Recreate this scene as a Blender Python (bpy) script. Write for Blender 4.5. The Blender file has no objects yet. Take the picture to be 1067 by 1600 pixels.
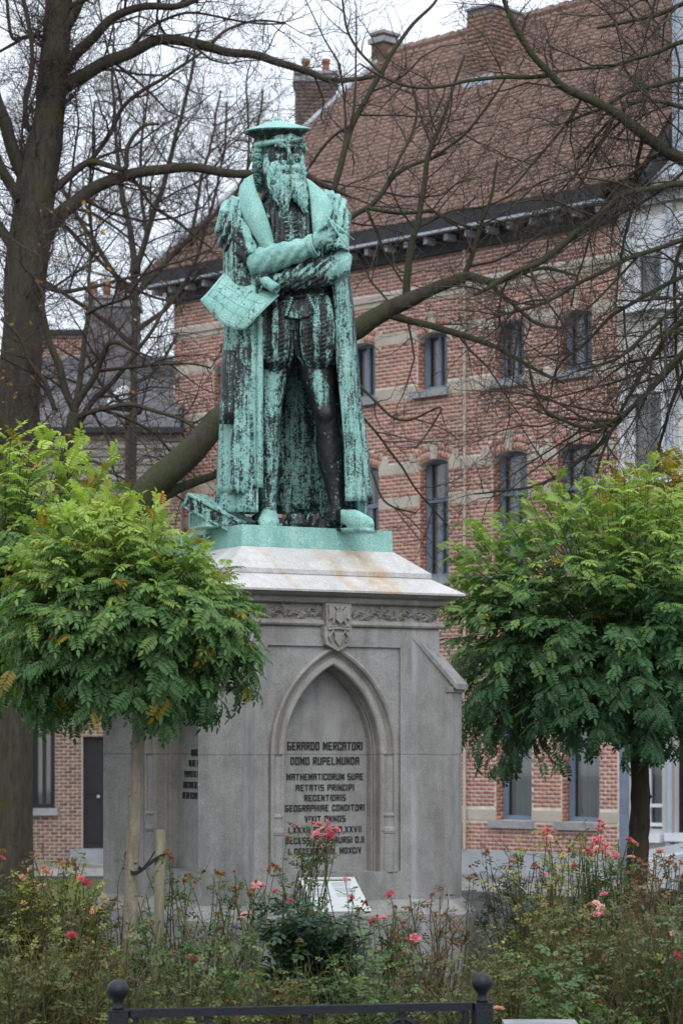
import bpy, bmesh, math, random
import numpy as np
from mathutils import Vector, Matrix, noise

scene = bpy.context.scene
COL = scene.collection
R = math.radians
rnd = random.Random(7)

# ------------------------------------------------------------------ camera
FPX, CX, CY, EYE = 4000.0, 533.5, 1165.0, 1.65
cam_data = bpy.data.cameras.new('camera')
cam = bpy.data.objects.new('camera', cam_data)
COL.objects.link(cam)
cam.location = (0, 0, EYE)
cam.rotation_euler = (R(90), 0, 0)
cam_data.sensor_fit = 'AUTO'
cam_data.sensor_width = 36.0
cam_data.lens = FPX / 1600.0 * 36.0
cam_data.shift_y = (CY - 800.0) / 1600.0
cam_data.clip_end = 600.0
cam_data.dof.use_dof = True
cam_data.dof.focus_distance = 15.4
cam_data.dof.aperture_fstop = 5.6
scene.camera = cam

# ------------------------------------------------------------------ sky: thick overcast
world = bpy.data.worlds.new('World')
scene.world = world
world.use_nodes = True
wn, wl = world.node_tree.nodes, world.node_tree.links
wn.clear()
SUN_EL, SUN_AZ = R(42), R(172)
sky = wn.new('ShaderNodeTexSky')
sky.sky_type = 'NISHITA'
sky.sun_disc = False
sky.sun_elevation = SUN_EL
sky.sun_rotation = SUN_AZ
bg1 = wn.new('ShaderNodeBackground'); bg1.inputs['Strength'].default_value = 0.05
wl.new(sky.outputs[0], bg1.inputs['Color'])
tc = wn.new('ShaderNodeTexCoord')
sep = wn.new('ShaderNodeSeparateXYZ'); wl.new(tc.outputs['Generated'], sep.inputs[0])
mr = wn.new('ShaderNodeMapRange')            # overcast sky: zenith three times the horizon
mr.inputs['From Min'].default_value = 0.0; mr.inputs['From Max'].default_value = 1.0
mr.inputs['To Min'].default_value = 0.72; mr.inputs['To Max'].default_value = 2.05
wl.new(sep.outputs['Z'], mr.inputs['Value'])
cl = wn.new('ShaderNodeTexNoise'); cl.inputs['Scale'].default_value = 3.5; cl.inputs['Detail'].default_value = 5
wl.new(tc.outputs['Generated'], cl.inputs['Vector'])
cmr = wn.new('ShaderNodeMapRange')
cmr.inputs['From Min'].default_value = .3; cmr.inputs['From Max'].default_value = .7
cmr.inputs['To Min'].default_value = .84; cmr.inputs['To Max'].default_value = 1.12
wl.new(cl.outputs['Fac'], cmr.inputs['Value'])
mul = wn.new('ShaderNodeMath'); mul.operation = 'MULTIPLY'
wl.new(mr.outputs[0], mul.inputs[0]); wl.new(cmr.outputs[0], mul.inputs[1])
bg2 = wn.new('ShaderNodeBackground'); bg2.inputs['Color'].default_value = (0.93, 0.96, 1.0, 1)
wl.new(mul.outputs[0], bg2.inputs['Strength'])
add = wn.new('ShaderNodeAddShader'); wl.new(bg1.outputs[0], add.inputs[0]); wl.new(bg2.outputs[0], add.inputs[1])
wo = wn.new('ShaderNodeOutputWorld'); wl.new(add.outputs[0], wo.inputs['Surface'])

sun_data = bpy.data.lights.new('sun', 'SUN')
sun_data.energy = 1.0; sun_data.angle = R(28); sun_data.color = (1.0, 0.97, 0.93)
sun = bpy.data.objects.new('sun', sun_data); COL.objects.link(sun)
sdir = Vector((math.sin(SUN_AZ) * math.cos(SUN_EL), math.cos(SUN_AZ) * math.cos(SUN_EL), math.sin(SUN_EL)))
sun.rotation_euler = sdir.to_track_quat('Z', 'Y').to_euler()
sun.location = (20, -20, 30)

scene.view_settings.view_transform = 'Standard'
scene.view_settings.look = 'None'
scene.view_settings.exposure = 0.0
scene.view_settings.gamma = 1.0
scene.view_settings.use_curve_mapping = False
scene.cycles.max_bounces = 6
scene.cycles.transparent_max_bounces = 12

# ------------------------------------------------------------------ helpers
def P(px, py, D):
    """the point of the place that the photograph shows at px, py, D metres out"""
    return Vector(((px - CX) / FPX * D, D, EYE + (CY - py) / FPX * D))

def link(o, parent=None):
    COL.objects.link(o)
    if parent is not None: o.parent = parent
    return o

def tag(o, label=None, cat=None, group=None, kind=None):
    if label: o['label'] = label
    if cat: o['category'] = cat
    if group: o['group'] = group
    if kind: o['kind'] = kind
    return o

def empty(name, loc=(0, 0, 0), rz=0.0, label=None, cat=None, group=None):
    o = bpy.data.objects.new(name, None)
    o.empty_display_size = .2
    COL.objects.link(o)
    o.location = loc; o.rotation_euler = (0, 0, rz)
    return tag(o, label, cat, group)

def root_inv(o):
    """world -> local of an object and its parents (locations and z-rotations only)"""
    chain = []
    while o is not None:
        chain.append(Matrix.LocRotScale(o.location, o.rotation_euler, None)); o = o.parent
    M = Matrix.Identity(4)
    for m in reversed(chain): M = M @ m
    return M.inverted()

class MB:
    """collects geometry; build() links it as ONE mesh object"""
    def __init__(s):
        s.v = []; s.f = []; s.c = []; s.n = 0
    def add(s, vs, fs, tint=None):
        o = len(s.v)
        s.v.extend([tuple(p) for p in vs])
        for f in fs:
            s.f.append([i + o for i in f]); s.c.append(tint)
    def box(s, lo, hi, M=None, tint=None):
        x0, y0, z0 = lo; x1, y1, z1 = hi
        vs = [(x0,y0,z0),(x1,y0,z0),(x1,y1,z0),(x0,y1,z0),(x0,y0,z1),(x1,y0,z1),(x1,y1,z1),(x0,y1,z1)]
        if M is not None: vs = [M @ Vector(p) for p in vs]
        s.add(vs, [(0,3,2,1),(4,5,6,7),(0,1,5,4),(1,2,6,5),(2,3,7,6),(3,0,4,7)], tint)
    def tube(s, pts, rad, n=6, cap=True, tint=None):
        pts = [Vector(p) for p in pts]
        if len(pts) < 2: return
        vs = []; fs = []
        prev = None
        for i, p in enumerate(pts):
            t = (pts[min(i+1, len(pts)-1)] - pts[max(i-1, 0)])
            if t.length < 1e-9: t = Vector((0,0,1))
            t.normalize()
            if prev is None:
                a = Vector((0,0,1)) if abs(t.z) < .9 else Vector((1,0,0))
                u = t.cross(a).normalized()
            else:
                u = prev - t * prev.dot(t)
                if u.length < 1e-6: u = t.orthogonal()
                u.normalize()
            prev = u
            w = t.cross(u)
            r = rad[i] if hasattr(rad, '__len__') else rad
            for k in range(n):
                a = 2 * math.pi * k / n
                vs.append(p + (u * math.cos(a) + w * math.sin(a)) * r)
        for i in range(len(pts) - 1):
            for k in range(n):
                k2 = (k + 1) % n
                fs.append((i*n+k, i*n+k2, (i+1)*n+k2, (i+1)*n+k))
        if cap:
            fs.append(tuple(range(n-1, -1, -1))); b = (len(pts)-1)*n
            fs.append(tuple(range(b, b+n)))
        s.add(vs, fs, tint)
    def prism(s, poly, z0, z1, M=None, tint=None, top=None):
        """poly: list of (x,y); top: other polygon for the upper face"""
        n = len(poly); top = top or poly
        vs = [Vector((x,y,z0)) for x,y in poly] + [Vector((x,y,z1)) for x,y in top]
        if M is not None: vs = [M @ p for p in vs]
        fs = [tuple(range(n-1,-1,-1)), tuple(range(n,2*n))] + [(i,(i+1)%n,n+(i+1)%n,n+i) for i in range(n)]
        s.add(vs, fs, tint)
    def lathe(s, prof, M=None, n=20, tint=None):
        vs = []; fs = []
        for r, z in prof:
            for k in range(n):
                a = 2*math.pi*k/n; vs.append(Vector((r*math.cos(a), r*math.sin(a), z)))
        for i in range(len(prof)-1):
            for k in range(n):
                k2 = (k+1) % n; fs.append((i*n+k, i*n+k2, (i+1)*n+k2, (i+1)*n+k))
        fs.append(tuple(range(n-1,-1,-1))); b = (len(prof)-1)*n; fs.append(tuple(range(b,b+n)))
        if M is not None: vs = [M @ p for p in vs]
        s.add(vs, fs, tint)
    def sphere(s, c, r, n=10, tint=None, M=None):
        c = Vector(c); rx, ry, rz = (r if hasattr(r,'__len__') else (r,r,r))
        vs = [Vector((0,0,-rz))]; m = max(4, n//2+1)
        for i in range(1, m):
            ph = -math.pi/2 + math.pi*i/m
            for k in range(n):
                a = 2*math.pi*k/n
                vs.append(Vector((rx*math.cos(ph)*math.cos(a), ry*math.cos(ph)*math.sin(a), rz*math.sin(ph))))
        vs.append(Vector((0,0,rz))); L = len(vs)-1
        fs = [(0, 1+(k+1)%n, 1+k) for k in range(n)]
        for i in range(m-2):
            for k in range(n):
                k2=(k+1)%n; fs.append((1+i*n+k,1+i*n+k2,1+(i+1)*n+k2,1+(i+1)*n+k))
        b = 1+(m-2)*n
        fs += [(b+k, b+(k+1)%n, L) for k in range(n)]
        if M is not None: vs = [M @ p for p in vs]
        s.add([c+p for p in vs], fs, tint)
    def mesh(s, name, mat, smooth=False, M=None):
        me = bpy.data.meshes.new(name)
        vs = s.v if M is None else [tuple(M @ Vector(p)) for p in s.v]
        me.from_pydata(vs, [], s.f)
        if any(c is not None for c in s.c):
            at = me.attributes.new('tint', 'FLOAT_COLOR', 'FACE')
            arr = np.ones((len(s.c), 4), dtype=np.float32)
            for i, c in enumerate(s.c):
                if c is not None: arr[i, :3] = c
            at.data.foreach_set('color', arr.ravel())
        if smooth: me.polygons.foreach_set('use_smooth', np.ones(len(me.polygons), dtype=bool))
        if mat: me.materials.append(mat)
        me.update()
        return me
    def build(s, name, mat, parent=None, smooth=False, world=True):
        M = root_inv(parent) if (parent is not None and world) else None
        return link(bpy.data.objects.new(name, s.mesh(name, mat, smooth, M)), parent)

def np_mesh(name, verts, quads, mat, tint=None, smooth=False):
    """fast mesh of quads (or tris) from numpy arrays; tint: one colour per face"""
    me = bpy.data.meshes.new(name)
    k = quads.shape[1]
    me.vertices.add(len(verts)); me.vertices.foreach_set('co', verts.astype(np.float32).ravel())
    me.loops.add(quads.size); me.loops.foreach_set('vertex_index', quads.astype(np.int32).ravel())
    me.polygons.add(len(quads))
    me.polygons.foreach_set('loop_start', np.arange(0, quads.size, k, dtype=np.int32))
    if smooth: me.polygons.foreach_set('use_smooth', np.ones(len(quads), dtype=bool))
    me.update(calc_edges=True)
    if tint is not None:
        at = me.attributes.new('tint', 'FLOAT_COLOR', 'FACE')
        arr = np.ones((len(quads), 4), dtype=np.float32); arr[:, :3] = tint
        at.data.foreach_set('color', arr.ravel())
    if mat: me.materials.append(mat)
    return me

def np_stamp(base_v, base_q, Ms, tints=None):
    """copies of one small mesh: Ms (n,4,4) -> verts, faces, tint per face"""
    n = len(Ms); nv = len(base_v)
    hv = np.concatenate([base_v, np.ones((nv, 1))], axis=1)
    V = np.einsum('nij,vj->nvi', Ms, hv)[:, :, :3].reshape(-1, 3)
    Q = (base_q[None] + (np.arange(n) * nv)[:, None, None]).reshape(-1, base_q.shape[1])
    T = None if tints is None else np.repeat(np.asarray(tints), len(base_q), axis=0)
    return V, Q, T

# ------------------------------------------------------------------ materials
def nm(name):
    m = bpy.data.materials.new(name); m.use_nodes = True
    nt = m.node_tree; b = nt.nodes['Principled BSDF']
    return m, nt, nt.nodes, nt.links, b

def N(nt, typ, **kw):
    n = nt.nodes.new(typ)
    for k, v in kw.items():
        if k in n.inputs.keys(): n.inputs[k].default_value = v
        else: setattr(n, k, v)
    return n

def ramp(nt, fac, stops):
    r = nt.nodes.new('ShaderNodeValToRGB'); e = r.color_ramp.elements
    while len(e) < len(stops): e.new(.5)
    for el, (p, c) in zip(e, stops):
        el.position = p; el.color = (c, c, c, 1) if not hasattr(c, '__len__') else (*c, 1)
    nt.links.new(fac, r.inputs[0]); return r.outputs[0]

def mixc(nt, fac, a, b, mode='MIX'):
    m = nt.nodes.new('ShaderNodeMix'); m.data_type = 'RGBA'; m.blend_type = mode
    for sock, val in ((m.inputs[0], fac), (m.inputs[6], a), (m.inputs[7], b)):
        if hasattr(val, 'is_output'): nt.links.new(val, sock)
        elif hasattr(val, '__len__'): sock.default_value = (*val, 1)
        else: sock.default_value = val
    return m.outputs[2]

def mathn(nt, op, a, b=0.0, clamp=False):
    m = nt.nodes.new('ShaderNodeMath'); m.operation = op; m.use_clamp = clamp
    for s, v in ((m.inputs[0], a), (m.inputs[1], b)):
        if hasattr(v, 'is_output'): nt.links.new(v, s)
        else: s.default_value = v
    return m.outputs[0]

def coords(nt, scale=(1,1,1), kind='Object'):
    t = nt.nodes.new('ShaderNodeTexCoord'); mp = nt.nodes.new('ShaderNodeMapping')
    mp.inputs['Scale'].default_value = scale
    nt.links.new(t.outputs[kind], mp.inputs[0]); return mp.outputs[0]

def wcoords(nt, scale=(1,1,1)):
    g = nt.nodes.new('ShaderNodeNewGeometry'); mp = nt.nodes.new('ShaderNodeMapping')
    mp.inputs['Scale'].default_value = scale
    nt.links.new(g.outputs['Position'], mp.inputs[0]); return mp.outputs[0]

def noisen(nt, vec, scale, detail=4, rough=.55):
    n = nt.nodes.new('ShaderNodeTexNoise')
    n.inputs['Scale'].default_value = scale; n.inputs['Detail'].default_value = detail
    n.inputs['Roughness'].default_value = rough
    nt.links.new(vec, n.inputs['Vector']); return n.outputs['Fac']

def bump(nt, b, h, strength=.4, dist=.01):
    n = nt.nodes.new('ShaderNodeBump'); n.inputs['Strength'].default_value = strength
    n.inputs['Distance'].default_value = dist
    nt.links.new(h, n.inputs['Height']); nt.links.new(n.outputs[0], b.inputs['Normal'])

def simple(name, col, rough=.8, var=.25, scale=6.0, bmp=.2, tint=False, spec=.3, metal=0.0, stretch=(1,1,1)):
    m, nt, ns, ls, b = nm(name)
    w = wcoords(nt, stretch)
    f = noisen(nt, w, scale, 6)
    dark = tuple(c*(1-var) for c in col); lite = tuple(min(1, c*(1+var)) for c in col)
    c = ramp(nt, f, [(.25, dark), (.75, lite)])
    if tint:
        a = ns.new('ShaderNodeAttribute'); a.attribute_name = 'tint'
        c = mixc(nt, 1.0, c, a.outputs['Color'], 'MULTIPLY')
    ls.new(c, b.inputs['Base Color'])
    b.inputs['Roughness'].default_value = rough
    b.inputs['Specular IOR Level'].default_value = spec
    b.inputs['Metallic'].default_value = metal
    if bmp: bump(nt, b, noisen(nt, w, scale*6, 4), bmp, .01)
    return m

def tinted(name, rough=.7, spec=.3, bscale=60, bmp=.2, var=.3, vscale=9, stretch=(1,1,1), lichen=None):
    """colour from the 'tint' attribute, broken up by noise"""
    m, nt, ns, ls, b = nm(name)
    a = ns.new('ShaderNodeAttribute'); a.attribute_name = 'tint'
    w = wcoords(nt, stretch)
    f = ramp(nt, noisen(nt, w, vscale, 6), [(.2, 1-var), (.8, 1+var*.6)])
    c = mixc(nt, 1.0, a.outputs['Color'], f, 'MULTIPLY')
    if lichen:
        lf = ramp(nt, noisen(nt, w, lichen[1], 5), [(.55, 0.0), (.7, 1.0)])
        c = mixc(nt, mathn(nt, 'MULTIPLY', lf, lichen[2]), c, lichen[0])
    ls.new(c, b.inputs['Base Color'])
    b.inputs['Roughness'].default_value = rough; b.inputs['Specular IOR Level'].default_value = spec
    if bmp: bump(nt, b, noisen(nt, w, bscale, 3), bmp, .006)
    return m

MAT = {}
MAT['brick'] = tinted('brick', .85, .2, 70, .5, .3, 14)
MAT['mortar'] = simple('mortar', (.60, .55, .50), .95, .25, 9, .4)
MAT['mortar_old'] = simple('mortar_old', (.36, .32, .28), .95, .25, 9, .4)
MAT['band_stone'] = simple('band_stone', (.42, .375, .315), .85, .16, 2.5, .2, stretch=(1,1,1))
MAT['sill_stone'] = simple('sill_stone', (.26, .27, .28), .8, .25, 7, .3)
MAT['plinth_stone'] = simple('plinth_stone', (.33, .35, .38), .85, .18, 2.2, .3)
MAT['frame_blue'] = simple('frame_blue', (.15, .19, .26), .55, .18, 5, .1)
MAT['frame_white'] = simple('frame_white', (.62, .66, .70), .5, .08, 4, .05)
MAT['frame_dark'] = simple('frame_dark', (.018, .018, .022), .4, .2, 5, .05)
MAT['curtain'] = simple('curtain', (.46, .45, .43), .9, .2, 3, .1, stretch=(6,6,.4))
MAT['interior'] = simple('interior', (.03, .028, .027), .9, .3, 2, 0)
MAT['zinc'] = simple('zinc', (.34, .39, .45), .5, .15, 4, .1, spec=.5)
MAT['gutter'] = simple('gutter', (.022, .024, .028), .55, .3, 5, .1)
MAT['soffit'] = simple('soffit', (.035, .036, .04), .8, .3, 3, .1)
MAT['bracket'] = simple('bracket', (.36, .38, .42), .7, .2, 6, .1)
MAT['tile'] = tinted('tile', .85, .2, 50, .3, .22, 5, lichen=((.175, .125, .10), 2.0, .25))
MAT['slate'] = tinted('slate', .6, .4, 40, .2, .3, 4)
MAT['render_wall'] = simple('render_wall', (.50, .49, .46), .9, .12, 1.6, .25)
MAT['plank'] = tinted('plank', .8, .3, 30, .3, .25, 5, stretch=(.6,1,8))
MAT['asphalt'] = simple('asphalt', (.05, .05, .052), .9, .3, 5, .4)
MAT['paving'] = simple('paving', (.20, .19, .18), .9, .25, 4, .4)
MAT['soil'] = simple('soil', (.035, .028, .02), .95, .4, 8, .8)
MAT['grass'] = simple('grass', (.06, .09, .025), .9, .4, 10, .6)
MAT['kerb'] = simple('kerb', (.36, .36, .35), .85, .2, 6, .4)

def glass_mat():
    m, nt, ns, ls, b = nm('window_glass')
    b.inputs['Base Color'].default_value = (.02, .024, .028, 1)
    b.inputs['Roughness'].default_value = .06
    b.inputs['IOR'].default_value = 1.5
    b.inputs['Alpha'].default_value = .35
    return m
MAT['glass'] = glass_mat()
# glass: see-through with a mirror share that grows at glancing angles
def fix_glass():
    m = MAT['glass']; nt = m.node_tree; ns = nt.nodes; ls = nt.links
    out = [n for n in ns if n.type == 'OUTPUT_MATERIAL'][0]
    tr = ns.new('ShaderNodeBsdfTransparent'); tr.inputs[0].default_value = (.72, .76, .78, 1)
    gl = ns.new('ShaderNodeBsdfGlossy'); gl.inputs['Roughness'].default_value = .03; gl.inputs[0].default_value = (.8,.84,.88,1)
    lw = ns.new('ShaderNodeLayerWeight'); lw.inputs[0].default_value = .25
    fr = ns.new('ShaderNodeMapRange'); fr.inputs['To Min'].default_value = .10; fr.inputs['To Max'].default_value = .85; ls.new(lw.outputs['Fresnel'], fr.inputs['Value'])
    mx = ns.new('ShaderNodeMixShader')
    ls.new(fr.outputs[0], mx.inputs[0]); ls.new(tr.outputs[0], mx.inputs[1]); ls.new(gl.outputs[0], mx.inputs[2])
    ls.new(mx.outputs[0], out.inputs['Surface'])
fix_glass()

GROUND = -0.6
# ------------------------------------------------------------------ ground
g = MB(); g.add([(-150,-30,GROUND),(150,-30,GROUND),(150,260,GROUND),(-150,260,GROUND)], [(0,1,2,3)])
tag(g.build('road', MAT['asphalt']), kind='structure')

FA = R(-44.8)                                        # direction of the brick facade
FO = Vector((2.0, 43.0, 0))
MF = Matrix.Translation(FO) @ Matrix.Rotation(FA, 4, 'Z')
fd = MF.to_3x3() @ Vector((1,0,0)); fn = MF.to_3x3() @ Vector((0,1,0))
def ft(px, y=0.0):
    a = (px - CX) / FPX
    return (a * (FO.y + fn.y*y) - FO.x - fn.x*y) / (fd.x - a*fd.y)
def fz(py, t, y=0.0):
    return EYE + (CY - py) / FPX * (FO.y + fd.y*t + fn.y*y)

def pave(name, pts, z, mat, thick=None):
    b = MB()
    if thick: b.prism([(p[0],p[1]) for p in pts], z-thick, z)
    else: b.add([(p[0],p[1],z) for p in pts], [tuple(range(len(pts)))])
    return tag(b.build(name, mat), kind='structure')
def fpt(t, y): p = MF @ Vector((t,y,0)); return (p.x, p.y)
pave('pavement', [fpt(-7.2,-2.2), fpt(9,-2.2), fpt(9,.1), fpt(-7.2,.1)], GROUND+.11, MAT['paving'], .2)
pave('kerb', [fpt(-7.2,-2.36), fpt(9,-2.36), fpt(9,-2.203), fpt(-7.2,-2.203)], GROUND+.115, MAT['kerb'], .2)
pave('pavement', [(-18,44.4),(-3.6,44.4),(-3.6,47.05),(-18,47.05)], GROUND+.11, MAT['paving'], .2)
pave('kerb', [(-18,44.2),(-3.6,44.2),(-3.6,44.397),(-18,44.397)], GROUND+.115, MAT['kerb'], .2)
pave('lawn', [(-14,34),(-1.5,34),(-1.5,42.5),(-14,42.5)], GROUND+.03, MAT['grass'])
# planted bed round the monument, edged with stone
b = MB(); b.prism([(-3.2,10.8),(3.4,10.8),(3.4,20.2),(-3.2,20.2)], GROUND-.02, -.08)
tag(b.build('flower_bed', MAT['soil']), kind='structure')
pave('garden_kerb', [(-3.35,10.62),(3.55,10.62),(3.55,10.797),(-3.35,10.797)], -.05, MAT['kerb'], .6)

# ------------------------------------------------------------------ bricks
BR_T = [(0.418, 0.201, 0.149), (0.385, 0.177, 0.132), (0.451, 0.23, 0.173), (0.352, 0.162, 0.126), (0.407, 0.198, 0.15), (0.33, 0.147, 0.116), (0.451, 0.221, 0.161), (0.396, 0.203, 0.161)]
def box_np():
    v = np.array([(x,y,z) for z in (-.5,.5) for y in (-.5,.5) for x in (-.5,.5)], dtype=float)
    q = np.array([(0,2,3,1),(4,5,7,6),(0,1,5,4),(1,3,7,5),(3,2,6,7),(2,0,4,6)])
    return v, q
BV, BQ = box_np()
BQF = BQ[[0,1,2,3,5]]                                 # no back face

def brick_cells(t0, t1, z0, z1, excl, L=.168, h=.066, joint=.019, seed=1):
    """running bond between t0..t1, z0..z1; excl: functions z -> (ta, tb) or None"""
    rr = random.Random(seed); out = []
    n = int((z1 - z0) / h)
    for i in range(n):
        zc = z0 + (i+.5)*h
        iv = [(t0, t1)]
        for e in excl:
            r = e(zc)
            if r is None: continue
            nv = []
            for a, b in iv:
                if r[1] <= a or r[0] >= b: nv.append((a,b)); continue
                if r[0] > a: nv.append((a, r[0]))
                if r[1] < b: nv.append((r[1], b))
            iv = nv
        off = (i % 2) * L/2
        for a, b in iv:
            k = math.floor((a - off)/L)
            while True:
                s = max(a, off + k*L); e2 = min(b, off + (k+1)*L)
                if s >= b - 1e-6: break
                if e2 - s > .03:
                    out.append(((s+e2)/2, zc, e2-s-joint, h-joint, rr.randrange(len(BR_T)), rr.uniform(-.003,.003), 0.0))
                k += 1
    return out

def lay_bricks(parent, cells, face_y, near, tints=BR_T, depth=.05, limit=300, zoff=0.0):
    """cells on the plane y=face_y of parent (bricks stand ~1 cm proud): the largest-showing
    ones are objects of their own, the rest one mesh"""
    cells = sorted(cells, key=lambda c: -near(c))
    first, rest = cells[:limit], cells[limit:]
    cache = {}
    for (t, z, w, h, k, j, ang) in first:
        key = (round(w*50), round(h*200), k)
        if key not in cache:
            v = BV * np.array([key[0]/50, depth, h])
            cache[key] = np_mesh('brick', v, BQF, MAT['brick'], np.array([tints[k]]*len(BQF)))
        o = link(bpy.data.objects.new('brick', cache[key]), parent)
        o.location = (t, face_y + depth/2 - .008 + j, z + zoff); o.rotation_euler = (0, -ang, 0)
    if rest:
        Ms = np.zeros((len(rest),4,4)); T = []
        rr = random.Random(5)
        for i, (t, z, w, h, k, j, ang) in enumerate(rest):
            c, s = math.cos(ang), math.sin(ang)
            Ms[i] = [[c*w,0,-s*h,t],[0,depth,0,face_y+depth/2-.008+j],[s*w,0,c*h,z+zoff],[0,0,0,1]]
            f = rr.uniform(.92,1.07); T.append([x*f for x in tints[k]])
        V, Q, TT = np_stamp(BV, BQF, Ms, T)
        o = link(bpy.data.objects.new('brickwork', np_mesh('brickwork', V, Q, MAT['brick'], TT)), parent)
        tag(o, kind='stuff')

def wall_with_holes(b, t0, t1, z0, z1, y0, y1, holes):
    """boxes of a wall that leaves the rectangular holes open"""
    ts = sorted({t0, t1, *[h[0] for h in holes], *[h[1] for h in holes]})
    zs = sorted({z0, z1, *[h[2] for h in holes], *[h[3] for h in holes]})
    ts = [t for t in ts if t0 <= t <= t1]; zs = [z for z in zs if z0 <= z <= z1]
    for i in range(len(ts)-1):
        run = None
        for j in range(len(zs)-1):
            tm, zm = (ts[i]+ts[i+1])/2, (zs[j]+zs[j+1])/2
            solid = not any(h[0] < tm < h[1] and h[2] < zm < h[3] for h in holes)
            if solid:
                if run is None: run = zs[j]
            if (not solid or j == len(zs)-2) and run is not None:
                b.box((ts[i], y0, run), (ts[i+1], y1, zs[j+1] if solid else zs[j])); run = None

def window(parent, t0, t1, z0, z1, y, style, fm='frame_blue', zo=.6, curtain=True, sill=True, arch=0.0, lab=None, sillmat='sill_stone'):
    """a recessed window in the plane y of its house"""
    m = MB(); fw = .065; d0, d1 = y, y + .07
    z0 += zo; z1 += zo
    m.box((t0, d0, z0), (t0+fw, d1, z1)); m.box((t1-fw, d0, z0), (t1, d1, z1))
    m.box((t0+fw, d0+.002, z0), (t1-fw, d1, z0+fw*1.2)); m.box((t0+fw, d0+.002, z1-fw), (t1-fw, d1, z1))
    tm = (t0+t1)/2
    if style == 'transom':
        zt = z0 + (z1-z0)*.64
        m.box((t0+fw, d0-.012, zt), (t1-fw, d1, zt+.075))
        m.box((tm-.03, d0+.004, z0+fw*1.2), (tm+.03, d1, zt))
    elif style == 'double':
        m.box((tm-.03, d0+.004, z0+fw*1.2), (tm+.03, d1, z1-fw))
    elif style == 'sash':
        zt = (z0+z1)/2; m.box((t0+fw, d0+.004, zt), (t1-fw, d1, zt+.05))
    # inner casement rails
    for a, c in ((t0+fw, t0+fw+.03), (t1-fw-.03, t1-fw)):
        m.box((a, d0+.02, z0+fw*1.2), (c, d1+.002, z1-fw))
    w = m.build('window', MAT[fm], parent, world=False)
    p = MB(); p.add([(t0+fw, d1-.02, z0+fw), (t1-fw, d1-.02, z0+fw), (t1-fw, d1-.02, z1-fw), (t0+fw, d1-.02, z1-fw)], [(0,1,2,3)]); p.build('pane', MAT['glass'], w, world=False)
    if curtain:
        c = MB()
        for s in ((0,.42),(.62,1)) if curtain is True else ((0,1),):
            n = 14; a, e = t0+fw+(t1-t0-2*fw)*s[0], t0+fw+(t1-t0-2*fw)*s[1]
            vs = []
            for i in range(n+1):
                x = a+(e-a)*i/n; yy = d1+.08+.018*math.sin(i*2.1)
                vs += [(x, yy, z0+.03), (x, yy, z1-.03)]
            c.add(vs, [(2*i,2*i+2,2*i+3,2*i+1) for i in range(n)])
        c.build('curtain', MAT['curtain'], w, world=False)
    if sill:
        s = MB(); s.box((t0-.10, -.09, z0-.13), (t1+.06, y+.03, z0-.002)); s.build('sill', MAT[sillmat], w, world=False)
    if lab: w['label'] = lab
    return w

# ------------------------------------------------------------------ the red brick house
house = empty('brick_house', (FO.x, FO.y, GROUND), FA, 'long red brick house with pale stone bands, arched windows and a steep tiled roof', 'house')
ZO = -GROUND
A_T, B_T = ft(272), ft(965)
EAVE = 10.02
W_DEPTH = 5.65
wins2 = [(ft(541),ft(586.5),527,625),(ft(652),ft(698.5),515,611.5),(ft(772),ft(819),492,592),(ft(873),ft(925),478,578)]
wins1 = [(ft(545),ft(592),735,925),(ft(654.5),ft(701),714,904),(ft(769),ft(824),704,880),(ft(869),ft(929),691.5,866)]
wins0 = [(ft(774),ft(830.6),1062,1280.5),(ft(877),ft(936),1052,1283.5)]
wins2 = [(wins2[0][0]-3.45, wins2[0][1]-3.45, 0, 0), (wins2[0][0]-1.72, wins2[0][1]-1.72, 0, 0)] + wins2
wins1 = [(wins1[0][0]-3.45, wins1[0][1]-3.45, 0, 0), (wins1[0][0]-1.72, wins1[0][1]-1.72, 0, 0)] + wins1
wins0 = [(w[0]-.02, w[1]+.02, 0, 0) for w in wins1[:2]] + [(w[0]-.02, w[1]+.02, 0, 0) for w in wins1[2:4]] + wins0
Z2 = (fz(611.5, wins2[3][0]), fz(515, wins2[3][1]))
Z1 = (fz(904, wins1[3][0]), fz(714, wins1[3][1]))
Z0 = (fz(1281, wins0[4][0]), fz(1062, wins0[4][0]))
openings = []
for ws, zz in ((wins2, Z2), (wins1, Z1), (wins0, Z0)):
    for w in ws: openings.append((w[0], w[1], zz[0], zz[1]))
PL = -.09                                             # top of the stone plinth
wall = MB()
wall_with_holes(wall, A_T, B_T, PL, EAVE+.5, 0, .34, openings)
wall.box((A_T+.002, .342, PL), (A_T+.34, W_DEPTH, EAVE+.5))
wall.box((B_T-.34, .342, PL), (B_T-.002, W_DEPTH, EAVE+.5))
wall.box((A_T+.342, W_DEPTH-.34, PL), (B_T-.342, W_DEPTH-.002, EAVE+.5))
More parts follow.
